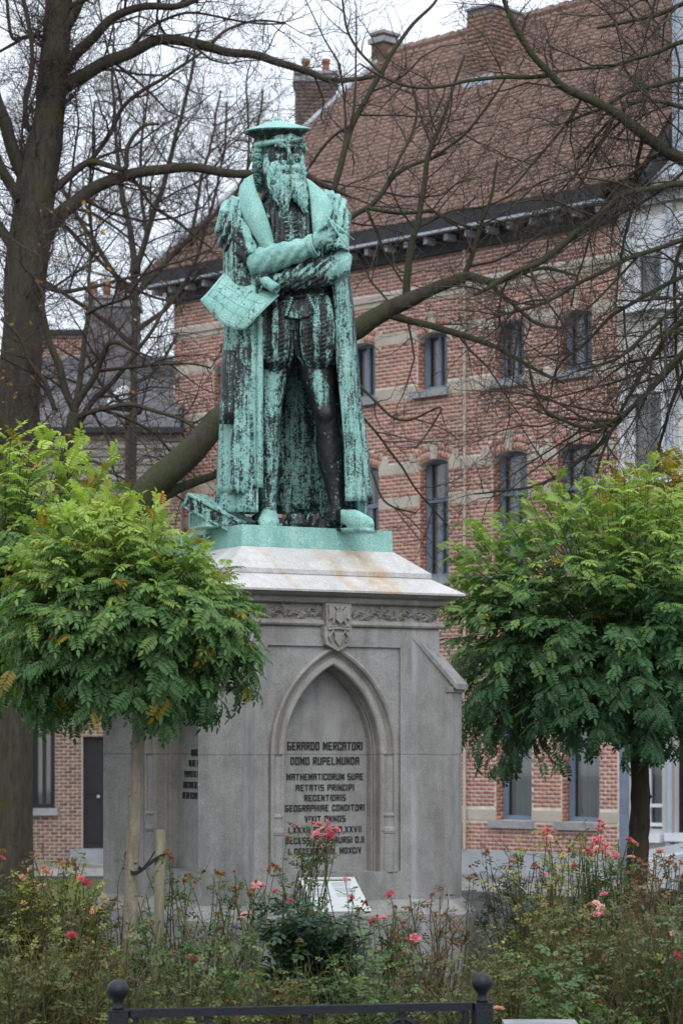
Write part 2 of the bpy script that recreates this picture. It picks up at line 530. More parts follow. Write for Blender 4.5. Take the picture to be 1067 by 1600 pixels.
# underside of the arched heads
RISE = .085
def arch_R(w): return (w*w/4 + RISE*RISE)/(2*RISE)
for t0, t1, z0, z1 in openings:
    w = t1-t0; Rr = arch_R(w); tm = (t0+t1)/2; n = 10
    lo = [(tm - w/2 + w*i/n, z1 - Rr + math.sqrt(max(0, Rr*Rr - (w/2 - w*i/n)**2)) - .0) for i in range(n+1)]
    vs = []; fs = []
    for x, z in lo:
        vs += [(x,.003,z),(x,.003,z1+.004),(x,.338,z),(x,.338,z1+.004)]
    for i in range(n):
        a = 4*i; c = 4*(i+1)
        fs += [(a,a+1,c+1,c),(a+2,c+2,c+3,a+3),(a,c,c+2,a+2)]
    wall.add(vs, fs)
MZ = Matrix.Translation((0,0,ZO))
def hb(mb, name, mat, parent=house):
    """geometry given in facade coordinates with world heights"""
    for i, p in enumerate(mb.v): mb.v[i] = (p[0], p[1], p[2]+ZO)
    return mb.build(name, MAT[mat], parent, world=False)
hw = hb(wall, 'wall', 'mortar')
pl = MB(); pl.box((A_T-.04, -.06, GROUND), (B_T, .3, PL)); hb(pl, 'plinth', 'plinth_stone')

# stone bands, string course
bands = [(fz(606, -1.47), fz(626, -1.47)), (fz(517, -1.3), fz(536, -1.3)), (fz(717, -.26), fz(733.5, -.26)),
         (fz(770.6, -.26), fz(787.6, -.26)), (fz(1264, .44), fz(1281.5, .44))]
bands = [(min(a), max(a)) for a in bands]
def arch_zone(t0, t1, z1):
    w = t1-t0; Rr = arch_R(w); tm = (t0+t1)/2; zc = z1-Rr; th = math.asin(w/2/Rr)
    return tm, zc, Rr, th
RING = .255
band_excl = []
for bi, (zb, zt) in enumerate(bands):
    iv = [(A_T, B_T)]
    for (t0, t1, z0, z1) in openings:
        if zt > z0-.14 and zb < z1+.05:
            a, c = t0, t1
            nv = []
            for s, e in iv:
                if c <= s or a >= e: nv.append((s,e)); continue
                if a > s: nv.append((s,a))
                if c < e: nv.append((c,e))
            iv = nv
    for s, e in iv:                                   # laid in blocks
        n = max(1, round((e-s)/.62)); L = (e-s)/n
        for k in range(n):
            m = MB(); m.box((s+k*L+.003, -.012-rnd.uniform(0,.004), zb+.004), (s+(k+1)*L-.003, .05, zt-.004))
            hb(m, 'band_stone', 'band_stone')
    band_excl.append((zb, zt))
sc0, sc1 = fz(466, -1.4), fz(457, -1.4)
m = MB(); m.box((A_T-.02, -.06, sc0), (B_T, .02, sc1)); m.box((A_T-.01, -.03, sc0-.09), (B_T, .02, sc0-.003)); hb(m, 'string_course', 'band_stone')

excl = [lambda z, a=a: ((A_T-1, B_T+1) if a[0]-.02 < z < a[1]+.02 else None) for a in band_excl + [(sc0-.09, sc1)]]
arch_cells = []
for (t0, t1, z0, z1) in openings:
    tm, zc, Rr, th = arch_zone(t0, t1, z1)
    excl.append(lambda z, t0=t0, t1=t1, z0=z0, z1=z1: (t0, t1) if z0 < z < z1-.06 else None)
    excl.append(lambda z, t0=t0, t1=t1, z0=z0: (t0-.12, t1+.08) if z0-.14 < z <= z0 else None)
    def ring(z, tm=tm, zc=zc, Rr=Rr, th=th):
        hz = z - zc
        lo = Rr*math.cos(th)
        if hz < lo - .02 or hz > Rr+RING: return None
        hw_ = min(hz*math.tan(th+.13), math.sqrt(max(0,(Rr+RING)**2-hz*hz)))
        return (tm-hw_, tm+hw_)
    excl.append(ring)
    nv = max(6, int(2*th*(Rr+RING*.5)/.066)); 
    for i in range(nv):
        a = -th + 2*th*(i+.5)/nv
        if abs(a)*(Rr+RING/2) < .05: continue          # the keystone sits here
        for r0, r1, k in ((.005,.125,rnd.randrange(8)), (.13,.25,rnd.randrange(8))):
            rm = Rr + (r0+r1)/2
            arch_cells.append((tm+math.sin(a)*rm, zc+math.cos(a)*rm, 2*th*rm/nv-.012, r1-r0-.008, k, .004, -a))
    ks = MB(); y0 = -.045
    ks.add([(tm-.045,y0,zc+Rr-.01),(tm+.045,y0,zc+Rr-.01),(tm+.06,y0,zc+Rr+RING),(tm-.06,y0,zc+Rr+RING),
            (tm-.045,.03,zc+Rr-.01),(tm+.045,.03,zc+Rr-.01),(tm+.06,.03,zc+Rr+RING),(tm-.06,.03,zc+Rr+RING)],
           [(0,1,2,3),(7,6,5,4),(0,4,5,1),(1,5,6,2),(2,6,7,3),(3,7,4,0)])
    ks.box((tm-.085,-.06,zc+Rr+RING+.002),(tm+.085,.03,zc+Rr+RING+.035)); ks.box((tm-.10,-.075,zc+Rr+RING+.037),(tm+.10,.03,zc+Rr+RING+.065))
    hb(ks, 'keystone', 'band_stone')
    for sg in (-1, 1):                                # skewbacks
        q = []
        for a, r in ((th, Rr), (th, Rr+RING), (th+.16, Rr+RING-.02), (th+.22, Rr-.02)):
            q.append((tm+sg*math.sin(a)*r, zc+math.cos(a)*r))
        if sg < 0: q = q[::-1]
        s = MB(); s.add([(x,-.016,z) for x,z in q]+[(x,.04,z) for x,z in q], [(3,2,1,0),(4,5,6,7),(0,1,5,4),(1,2,6,5),(2,3,7,6),(3,0,4,7)])
        hb(s, 'skewback', 'band_stone')
cells = brick_cells(A_T+.005, B_T-.005, PL+.004, EAVE+.3, excl)
# the shallow projecting pier between the second and third windows
def fnear(c): return (B_T - 0) and (c[0]*1.0)
lay_bricks(house, cells + arch_cells, -.0, fnear, zoff=ZO)
# reveal bricks on the jambs that can be seen
RJ = np.array(BR_T)
jm = []; jt = []
for (t0, t1, z0, z1) in openings:
    n = int((z1-.08-z0)/.065)
    for i in range(n):
        for yy, ll in ((.05,.085),(.145,.085)) if i%2 else ((.098,.18),):
            M_ = np.eye(4); M_[0,0]=.012; M_[1,1]=ll; M_[2,2]=.054; M_[:3,3]=(t0+.004, yy+.002, z0+(i+.5)*.065+ZO)
            jm.append(M_); jt.append(BR_T[rnd.randrange(8)])
V, Q, T = np_stamp(BV, BQ, np.array(jm), jt)
tag(link(bpy.data.objects.new('jamb_brickwork', np_mesh('jamb_brickwork', V, Q, MAT['brick'], T)), house), kind='stuff')
for ws, zz, st in ((wins2, Z2, 'double'), (wins1, Z1, 'transom'), (wins0, Z0, 'plain')):
    for w in ws:
        window(house, w[0], w[1], zz[0], zz[1], .18, st, curtain=('full' if st=='plain' else True))
# rain pipe and pilaster joint between the windows
dp = MB(); tp = ft(729); dp.tube([(tp, -.06, PL+ZO), (tp, -.06, EAVE+ZO)], .028, 8); dp.build('rain_pipe', MAT['band_stone'], house, world=False)
m = MB(); m.box((tp-.30,-.021,PL-.2),(tp-.1,.02,PL+.46)); hb(m, 'stone_footing', 'plinth_stone')

# ---- eaves
OV = .45
t_l, t_r = A_T-OV, B_T
T_ROOF = ft(1046, .3)
GZ = 10.27
m = MB(); m.box((t_l, -OV, GZ-.0), (t_r, -OV+.16, GZ+.24)); m.box((t_l, -OV+.163, GZ), (t_l+.16, W_DEPTH+OV, GZ+.24)); hb(m, 'gutter', 'gutter')
m = MB(); m.box((t_l-.01, -OV-.012, GZ-.045), (t_r, -OV+.1, GZ-.003)); hb(m, 'gutter_trim', 'zinc')
m = MB(); m.box((t_l+.1, -OV+.1, GZ-.06), (t_r, -.002, GZ-.02)); m.box((t_l+.1, .0, GZ-.06), (A_T-.003, W_DEPTH, GZ-.02)); m.box((A_T-.1,-.11,GZ-.32),(t_r,-.003,GZ-.063)); hb(m, 'soffit', 'soffit')
nb = 24
for i in range(nb):
    t = t_l + .25 + (t_r-t_l-.4)*i/(nb-1)
    m = MB(); m.box((t-.04, -OV+.11, GZ-.17), (t+.04, -.115, GZ-.062)); hb(m, 'eave_bracket', 'bracket')

# ---- tiled roof
S0 = Vector((0, -OV+.03, GZ+.20)); RID_Y = W_DEPTH/2; RID_Z = EYE + (CY-87)/FPX*48.1
slope = Vector((0, RID_Y - S0.y, RID_Z - S0.z)); SL = slope.length; sd = slope/SL
snorm = Vector((0, -sd.z, sd.y))
hipx = A_T + W_DEPTH/2
m = MB()
e0, e1 = (t_l+.02, S0.y, S0.z), (T_ROOF, S0.y, S0.z); r0, r1 = (hipx, RID_Y, RID_Z), (T_ROOF, RID_Y, RID_Z)
bk0, bk1 = (t_l+.02, W_DEPTH+OV, S0.z), (T_ROOF, W_DEPTH+OV, S0.z)
dz = .05
lowv = [(p[0],p[1],p[2]-dz) for p in (e0,e1,r1,r0,bk0,bk1)]
vs = lowv; m.add(vs, [(0,1,2,3),(3,2,5,4),(0,3,4),(1,5,2),(0,4,5,1)])
hr = hb(m, 'roof', 'soffit')
TW, TE = .175, .112
prof = [(0,.004),(.035,.018),(.07,.026),(.105,.020),(.14,.006),(.178,.0)]
tv = []
for x, z in prof: tv += [(x, 0, z+.024), (x, TE*1.25, z-.004), (x, 0, z-.006)]
tv = np.array(tv); n = len(prof)
tq = np.array([(3*i,3*i+3,3*i+4,3*i+1) for i in range(n-1)] + [(3*i+2,3*i+5,3*i+3,3*i) for i in range(n-1)])
TILE_T = [(.25,.168,.138),(.235,.157,.13),(.262,.175,.144),(.225,.150,.125),(.255,.171,.141),(.24,.161,.133),(.268,.18,.149)]
tiles = []
for i in range(int(SL/TE)):
    s = i*TE
    xl = t_l + .03 + (hipx - t_l)*(s/SL)
    x = t_l + .03 + (i%2)*TW*.0
    x += math.ceil(max(0,(xl - x))/TW)*TW
    while x + TW <= T_ROOF + .01:
        tiles.append((x, s)); x += TW
def tile_M(x, s, j=0.0, tilt=0.0, zo=ZO):
    p = S0 + sd*s + snorm*(.02+j)
    up = (sd + snorm*tilt).normalized(); nn = Vector((1,0,0)).cross(up)
    return Matrix(((1, up.x, nn.x, x), (0, up.y, nn.y, p.y), (0, up.z, nn.z, p.z+zo), (0,0,0,1)))
tiles.sort(key=lambda c: -(c[0] - c[1]*.35))
tm_cache = [np_mesh('roof_tile', tv, tq, MAT['tile'], np.array([c]*len(tq))) for c in TILE_T]
rr = random.Random(3)
for x, s in tiles[:300]:
    o = link(bpy.data.objects.new('roof_tile', rr.choice(tm_cache)), hr)
    o.matrix_local = tile_M(x, s, rr.uniform(0,.006), rr.uniform(.02,.07))
Ms = np.array([np.array(tile_M(x, s, rr.uniform(0,.008), rr.uniform(.02,.07))) for x, s in tiles[300:]])
V, Q, T = np_stamp(tv, tq, Ms, [tuple(c*kk for c in rr.choice(TILE_T)) for kk in [rr.uniform(.88,1.1) for _ in range(len(Ms))]])
tag(link(bpy.data.objects.new('roof_tiling', np_mesh('roof_tiling', V, Q, MAT['tile'], T)), hr), kind='stuff')
x = hipx
m = MB()
while x < T_ROOF - .1:                                   # ridge tiles
    m.tube([(x, RID_Y, RID_Z+.02+ZO), (x+.33, RID_Y, RID_Z+.035+ZO)], [.10,.115], 8, tint=rr.choice(TILE_T)); x += .34
tag(m.build('ridge_tiles', MAT['tile'], hr, world=False), kind='stuff')
m = MB(); a = Vector((t_l+.02, S0.y, S0.z+.03+ZO)); c = Vector((hipx, RID_Y, RID_Z+.03+ZO))
m.tube([a, c], [.075,.075], 8); m.build('hip_flashing', MAT['zinc'], hr, world=False)
def chimney(parent, x0, x1, y0, y1, z0, z1, tint, pots=0, mat='brick', potmat=None, zo=ZO, coping=True):
    c = MB(); c.box((x0,y0,z0+zo),(x1,y1,z1+zo), tint=tint if mat=='brick' else None)
    ch = c.build('chimney', MAT[mat], parent, world=False)
    if coping:
        k = MB(); k.box((x0-.05,y0-.05,z1+zo-.16),(x1+.05,y1+.05,z1+zo-.06)); k.box((x0-.03,y0-.03,z1+zo+.002),(x1+.03,y1+.03,z1+zo+.06)); k.build('coping', MAT['sill_stone'], ch, world=False)
    for i in range(pots):
        px_ = x0 + (x1-x0)*(i+.5)/pots
        p = MB(); p.lathe([(.075,0),(.07,.22),(.09,.24),(.085,.32),(.06,.32)], Matrix.Translation((px_,(y0+y1)/2,z1+zo+.06)), 10)
        p.build('chimney_pot', MAT['terracotta'], ch, world=False)
    return ch
MAT['terracotta'] = simple('terracotta', (.26, .12, .075), .85, .25, 8, .2)
MAT['old_brick'] = simple('old_brick', (.13, .085, .065), .9, .35, 7, .5)
MAT['grey_render'] = simple('grey_render', (.16, .155, .165), .9, .22, 3, .3)
MAT['grey_brick'] = simple('grey_brick', (.20, .145, .115), .9, .3, 9, .5)
def brick_box(parent, x0, x1, y0, y1, z0, z1, tints, zo=ZO):
    Ms = []; T = []
    for (t, z, w, h, k, j, a_) in brick_cells(x0, x1, z0, z1, [], L=.21, h=.075, seed=3):
        M_ = np.eye(4); M_[0,0] = w; M_[1,1] = .03; M_[2,2] = h; M_[:3,3] = (t, y0+.008+j, z+zo); Ms.append(M_); T.append(tints[k % len(tints)])
    for (t, z, w, h, k, j, a_) in brick_cells(y0, y1, z0, z1, [], L=.21, h=.075, seed=6):
        for xx in (x1-.008-j, x0+.008+j):
            M_ = np.eye(4); M_[0,0] = .03; M_[1,1] = w; M_[2,2] = h; M_[:3,3] = (xx, t, z+zo); Ms.append(M_); T.append(tints[k % len(tints)])
    V, Q, TT = np_stamp(BV, BQ, np.array(Ms), T)
    tag(link(bpy.data.objects.new('chimney_brickwork', np_mesh('chimney_brickwork', V, Q, MAT['brick'], TT)), parent), kind='stuff')
ch = chimney(house, -1.44, -.86, 1.75, 2.6, 12.6, 14.62, (.2,.1,.07), 0, 'grey_render', coping=False)
OLDB = [(.27,.15,.10),(.22,.125,.085),(.30,.18,.125),(.19,.12,.09)]
brick_box(ch, -1.44, -.86, 1.75, 2.6, 12.9, 14.62, OLDB)
m = MB(); m.box((-1.47,1.72,14.623+ZO),(-.83,2.63,14.66+ZO)); m.build('coping', MAT['sill_stone'], ch, world=False)
chimney(house, -4.66, -4.34, 2.65, 3.05, 12.5, 15.0, (.2,.1,.07), 0, 'old_brick')
m = MB(); m.box((-1.50,1.69,13.14+ZO),(-.80,1.745,13.42+ZO)); m.build('lead_flashing', MAT['zinc'], hr, world=False)

# ---- the house behind, of which only the tall chimney rises over the hip
back = empty('brick_house', (-.6, 52.6, GROUND), 0, 'brick house behind, only its tall two pot chimney showing beside the hat', 'house')
m = MB(); m.box((-1.0,0,0),(2.2,4,11.2)); m.build('wall', MAT['old_brick'], back, world=False)
m = MB(); m.add([(-1.1,-.2,11.2),(2.3,-.2,11.2),(2.3,4.2,11.2),(-1.1,4.2,11.2),(-1.1,2,12.6),(2.3,2,12.6)], [(0,1,5,4),(2,3,4,5),(0,4,3),(1,2,5),(0,3,2,1)]); br = m.build('roof', MAT['soffit'], back, world=False)
cb = chimney(back, -.34, .49, -.6, .1, 10.0, 15.3, None, 2, 'grey_render', zo=ZO)
brick_box(cb, -.34, .49, -.6, .1, 11.5, 15.13, [(.16,.105,.08),(.13,.09,.07),(.19,.125,.095),(.11,.08,.065)])

# ------------------------------------------------------------------ pale rendered house to the right
rh = empty('rendered_house', (FO.x, FO.y, GROUND), FA, 'pale grey rendered house with white framed windows at the right edge', 'house')
RY = .06
RT0, RT1 = B_T+.004, 9.5
def rw(px0, px1, py0, py1):
    t0, t1 = ft(px0, RY), ft(px1, RY); tm = (t0+t1)/2
    return (t0, t1, fz(py1, tm, RY), fz(py0, tm, RY))
RW = [rw(976,1034,615,751), rw(1054,1118,604,748), rw(984,1034,392,474), rw(1054,1116,380,468), rw(1054,1110,1130,1302), rw(1001,1034,1180,1303)]
RW += [(w[0]+1.9, w[1]+1.9, w[2], w[3]) for w in RW[1:5:1] if False]
m = MB(); wall_with_holes(m, RT0, RT1, GROUND, 10.5, RY, RY+.3, RW)
m.box((RT0,RY+.302,GROUND),(RT0+.3,5.4,10.5)); m.box((RT1-.3,RY+.302,GROUND),(RT1,5.4,10.5)); m.box((RT0+.302,5.1,GROUND),(RT1-.302,5.4,10.5))
hb(m, 'wall', 'render_wall', rh)
for i, w in enumerate(RW):
    window(rh, w[0], w[1], w[2], w[3], RY+.1, 'sash' if i in (1,3) else 'plain', 'frame_white' if i < 4 else ('frame_dark' if i == 4 else 'frame_white'), curtain=True if i<4 else 'full', sill=True, sillmat='frame_white')
for w in RW[:4]:
    m = MB(); f = .085
    m.box((w[0]-f, RY-.03, w[2]),(w[0]-.002, RY+.02, w[3]+f)); m.box((w[1]+.002, RY-.03, w[2]),(w[1]+f, RY+.02, w[3]+f)); m.box((w[0], RY-.028, w[3]+.002),(w[1], RY+.02, w[3]+f))
    hb(m, 'window_surround', 'frame_white', rh)
w = RW[2]; m = MB(); m.box((RT0+.02, RY-.024, w[3]+.1),(RW[3][1]+.2, RY+.01, w[3]+.52)); hb(m, 'white_panel', 'frame_white', rh)
w = RW[5]
for z in (w[2]+.42, w[2]+.12):
    m = MB(); m.box((w[0]+.01, RY+.03, z),(w[1]-.01, RY+.07, z+.055)); hb(m, 'window_rail', 'frame_white', rh)
m = MB(); m.box((RT0, RY-.22, 10.3),(RT1, RY-.002, 10.5)); m.box((RT0, RY-.12, 10.14),(RT1, RY-.003, 10.297)); hb(m, 'cornice', 'sill_stone', rh)
m = MB(); m.add([(RT0,RY-.2,10.503),(RT1,RY-.2,10.503),(RT1,.34,10.9),(RT0,.34,10.9),(RT0,5.4,10.503),(RT1,5.4,10.503)], [(0,1,2,3),(3,2,5,4),(0,3,4),(1,5,2)]); hb(m, 'roof', 'zinc', rh)
m = MB(); t0 = T_ROOF+.004; m.box((t0, .35, 10.95),(RT1, 4.6, 15.6)); hb(m, 'attic_storey', 'zinc', rh)
for k in range(9):
    m = MB(); m.box((t0+.02+k*.55, .325, 10.97),(t0+.05+k*.55, .348, 15.55)); hb(m, 'standing_seam', 'zinc', rh)
m = MB(); t0 = ft(1046, RY-.06); m.tube([(t0, RY-.07, GROUND),(t0, RY-.07, .55),(t0,RY-.07,10.1)], .055, 10); m.tube([(t0,RY-.07,.0),(t0,RY-.07,.06)], .07, 10); hb(m, 'downpipe', 'zinc', rh)
m = MB(); t0 = ft(986, RY); m.box((RT0+.0, RY-.03, GROUND),(RT0+.17, RY-.002, 3.2)); hb(m, 'corner_pilaster', 'frame_blue', rh)

# ------------------------------------------------------------------ houses on the left
lh = empty('brick_house', (-5.6, 47, GROUND), 0, 'low brick house at the left with a dark door, boarded upper wall and slate roof', 'house')
def lx(px, D=47.0): return (px - CX)/FPX*D + 5.6
def lz(py, D=47.0): return EYE + (CY - py)/FPX*D - GROUND
wn0 = (lx(50), lx(86.5), lz(1263), lz(1120)); dr = (lx(130), lx(130)+.95, lz(1326), lz(1150))
x0, x1 = -8.5, lx(283)
ZP = lz(775); ZT = lz(678)
m = MB(); wall_with_holes(m, x0, x1, 0, ZT, 0, .3, [wn0, dr]); m.box((x0,.302,0),(x0+.3,6,ZT)); m.box((x1-.3,.302,0),(x1,6,ZT)); m.box((x0+.302,5.7,0),(x1-.302,6,ZT))
m.build('wall', MAT['mortar_old'], lh, world=False)
PALE = [(.25,.15,.115),(.22,.12,.09),(.29,.18,.14),(.20,.13,.10),(.31,.2,.16),(.24,.15,.12),(.16,.10,.085),(.27,.17,.14)]
ex = [lambda z: (wn0[0], wn0[1]) if wn0[2]-.1 < z < wn0[3] else None, lambda z: (dr[0]-.02, dr[1]+.02) if dr[2]-.5 < z < dr[3] else None]
cells = brick_cells(x0, x1, .02, ZP, ex, seed=4)
lay_bricks(lh, cells, 0, lambda c: -abs(c[0]-lx(105)) - abs(c[1]-lz(1230)), tints=PALE)
window(lh, *wn0, .12, 'double', 'frame_dark', zo=0, curtain='full', sillmat='sill_stone')
d = MB(); d.box((dr[0],.10,dr[2]),(dr[1],.17,dr[3])); door = d.build('door', MAT['frame_dark'], lh, world=False)
for k in range(2):
    for (za, zb_) in ((.12,.8),(1.0,1.75)):
        p = MB(); xa = dr[0]+.08+k*.42; p.box((xa,.085,dr[2]+za),(xa+.34,.098,dr[2]+zb_)); p.build('door_panel', MAT['frame_dark'], door, world=False)
p = MB(); p.sphere((dr[0]+.28,.06,dr[2]+.95), .035, 8); p.build('door_knob', MAT['zinc'], door, world=False)
MAT['blue_stone'] = simple('blue_stone', (.24,.26,.29), .7, .15, 4, .2)
m = MB(); m.box((dr[0]-.2,-.35,.15),(dr[1]+.2,-.002,dr[2])); m.build('door_step', MAT['blue_stone'], lh, world=False)
m = MB(); m.box((dr[0]-.2,-.75,0.0),(dr[1]+.2,-.352,.20)); m.build('door_step', MAT['sill_stone'], lh, world=False)
PT = [(.25,.235,.215),(.21,.20,.185),(.29,.27,.245),(.235,.215,.19)]
k = 0; z = ZP
while z < ZT-.02:
    m = MB(); h = .145; tl = .012
    m.add([(x0,-.012,z+h),(x1,-.012,z+h),(x1,-.045,z),(x0,-.045,z),(x0,-.002,z),(x1,-.002,z)], [(3,2,1,0),(4,5,2,3),(0,1,5,4)], tint=PT[k%4])
    m.build('plank', MAT['plank'], lh, world=False); z += h; k += 1
m = MB(); m.box((x0-.1,-.22,ZT),(x1+.05,-.05,ZT+.1)); m.build('gutter', MAT['gutter'], lh, world=False)
ridge = lz(556, 50.5)
m = MB(); rs = [(x0-.1,-.2,ZT+.07),(x1,-.2,ZT+.07),(x1,3.5,ridge-.03),(x0-.1,3.5,ridge-.03),(x0-.1,6.2,ZT),(x1,6.2,ZT)]
m.add(rs, [(0,1,2,3),(3,2,5,4),(0,3,4),(1,5,2),(0,4,5,1)]); lr = m.build('roof', MAT['soffit'], lh, world=False)
SLT = [(.115,.118,.134),(.135,.137,.152),(.10,.104,.118),(.125,.126,.14)]
sv = np.array([(0,0,.012),(.245,0,.012),(.245,.26,.0),(0,.26,.0),(0,0,0),(.245,0,0)]); sq = np.array([(0,1,2,3),(4,5,1,0)])
u = Vector((0,3.7,ridge-ZT-.1)); LL = u.length; u /= LL; nn = Vector((0,-u.z,u.y))
Ms = []; sl = []
for i in range(int(LL/.17)):
    x = x0-.1+(i%2)*.125
    while x < x1-.2:
        p = Vector((x,-.2,ZT+.08))+u*(i*.17)+nn*rr.uniform(.008,.02)
        Ms.append([[1,0,0,p.x],[0,u.y,nn.y,p.y],[0,u.z,nn.z,p.z],[0,0,0,1]]); x += .25
order = sorted(range(len(Ms)), key=lambda i: -Ms[i][0][3])
sm = [np_mesh('roof_slate', sv, sq, MAT['slate'], np.array([c]*2)) for c in SLT]
for i in order[:300]:
    o = link(bpy.data.objects.new('roof_slate', rr.choice(sm)), lr); o.matrix_local = Matrix(Ms[i])
rest = np.array([Ms[i] for i in order[300:]])
V, Q, T = np_stamp(sv, sq, rest, [rr.choice(SLT) for _ in rest])
tag(link(bpy.data.objects.new('roof_slates', np_mesh('roof_slates', V, Q, MAT['slate'], T)), lr), kind='stuff')
chimney(lr, lx(134,49.5), lx(215,49.5), 2.5, 3.3, lz(600,49.5)-ZO-.4, lz(466,49.5)-ZO, None, 4, 'grey_render', zo=ZO, coping=True)
# ---- street lamp in front of the slate roof
lampD = 38.0
lp = P(199, 1300, lampD)
lamp = empty('street_lamp', (lp.x, lp.y, GROUND), 0, 'street lamp with pale glass hood on a brown pole before the slate roof', 'street lamp')
def L_(px, py, dd=0.0): return P(px, py, lampD+dd)
MAT['lamp_pole'] = simple('lamp_pole', (.085,.05,.04), .7, .25, 6, .2)
m = MB(); m.tube([Vector((lp.x, lp.y, GROUND)), L_(199.5,900), L_(199.5,648)], [.055,.045,.035], 10); m.build('pole', MAT['lamp_pole'], lamp)
m = MB(); m.tube([L_(150,640), L_(176,636), L_(205,637), L_(218,642)], [.02,.05,.07,.05], 8); m.sphere(L_(213,642), (.10,.10,.07), 10); m.build('bracket', MAT['gutter'], lamp)
MAT['hood_glass'] = simple('hood_glass', (.66,.72,.76), .2, .08, 3, 0, spec=.7)
m = MB()
for i in range(9):
    pass
vs = []; fs = []; nu, nv_ = 10, 14
for i in range(nu+1):
    f = i/nu; z_ = math.sin(f*1.5); w_ = math.cos(f*1.5)
    for k in range(nv_):
        a = 6.283*k/nv_; q = L_(187 - 4*(1-f) + 7*f, 633 - 30*z_); vs.append(q + Vector((math.cos(a)*.17*w_*(1.05), math.sin(a)*.13*w_, math.cos(a)*.05*w_)))
for i in range(nu):
    for k in range(nv_): fs.append((i*nv_+k, i*nv_+(k+1)%nv_, (i+1)*nv_+(k+1)%nv_, (i+1)*nv_+k))
fs.append(tuple(range(nv_-1,-1,-1))); m.add(vs, fs); m.build('hood', MAT['hood_glass'], lamp, True)

fh = empty('brick_house', (-6.6, 60, GROUND), 0, 'far red brick gable wall behind the trunk of the big bare tree', 'house')
def gx(px): return (px-CX)/FPX*60+6.6
def gz(py): return EYE+(CY-py)/FPX*60-GROUND
m = MB(); m.box((gx(20),0,0),(gx(140),5,gz(524))); m.build('wall', MAT['mortar'], fh, world=False)
lay_bricks(fh, brick_cells(gx(40), gx(140), gz(690), gz(526), [], L=.21, h=.07, seed=8), 0, lambda c: -abs(c[0]-gx(95)) - abs(c[1]-gz(560)), tints=BR_T)
m = MB(); m.box((gx(18),-.12,gz(524)),(gx(142),5.1,gz(524)+.12)); m.build('coping', MAT['gutter'], fh, world=False)
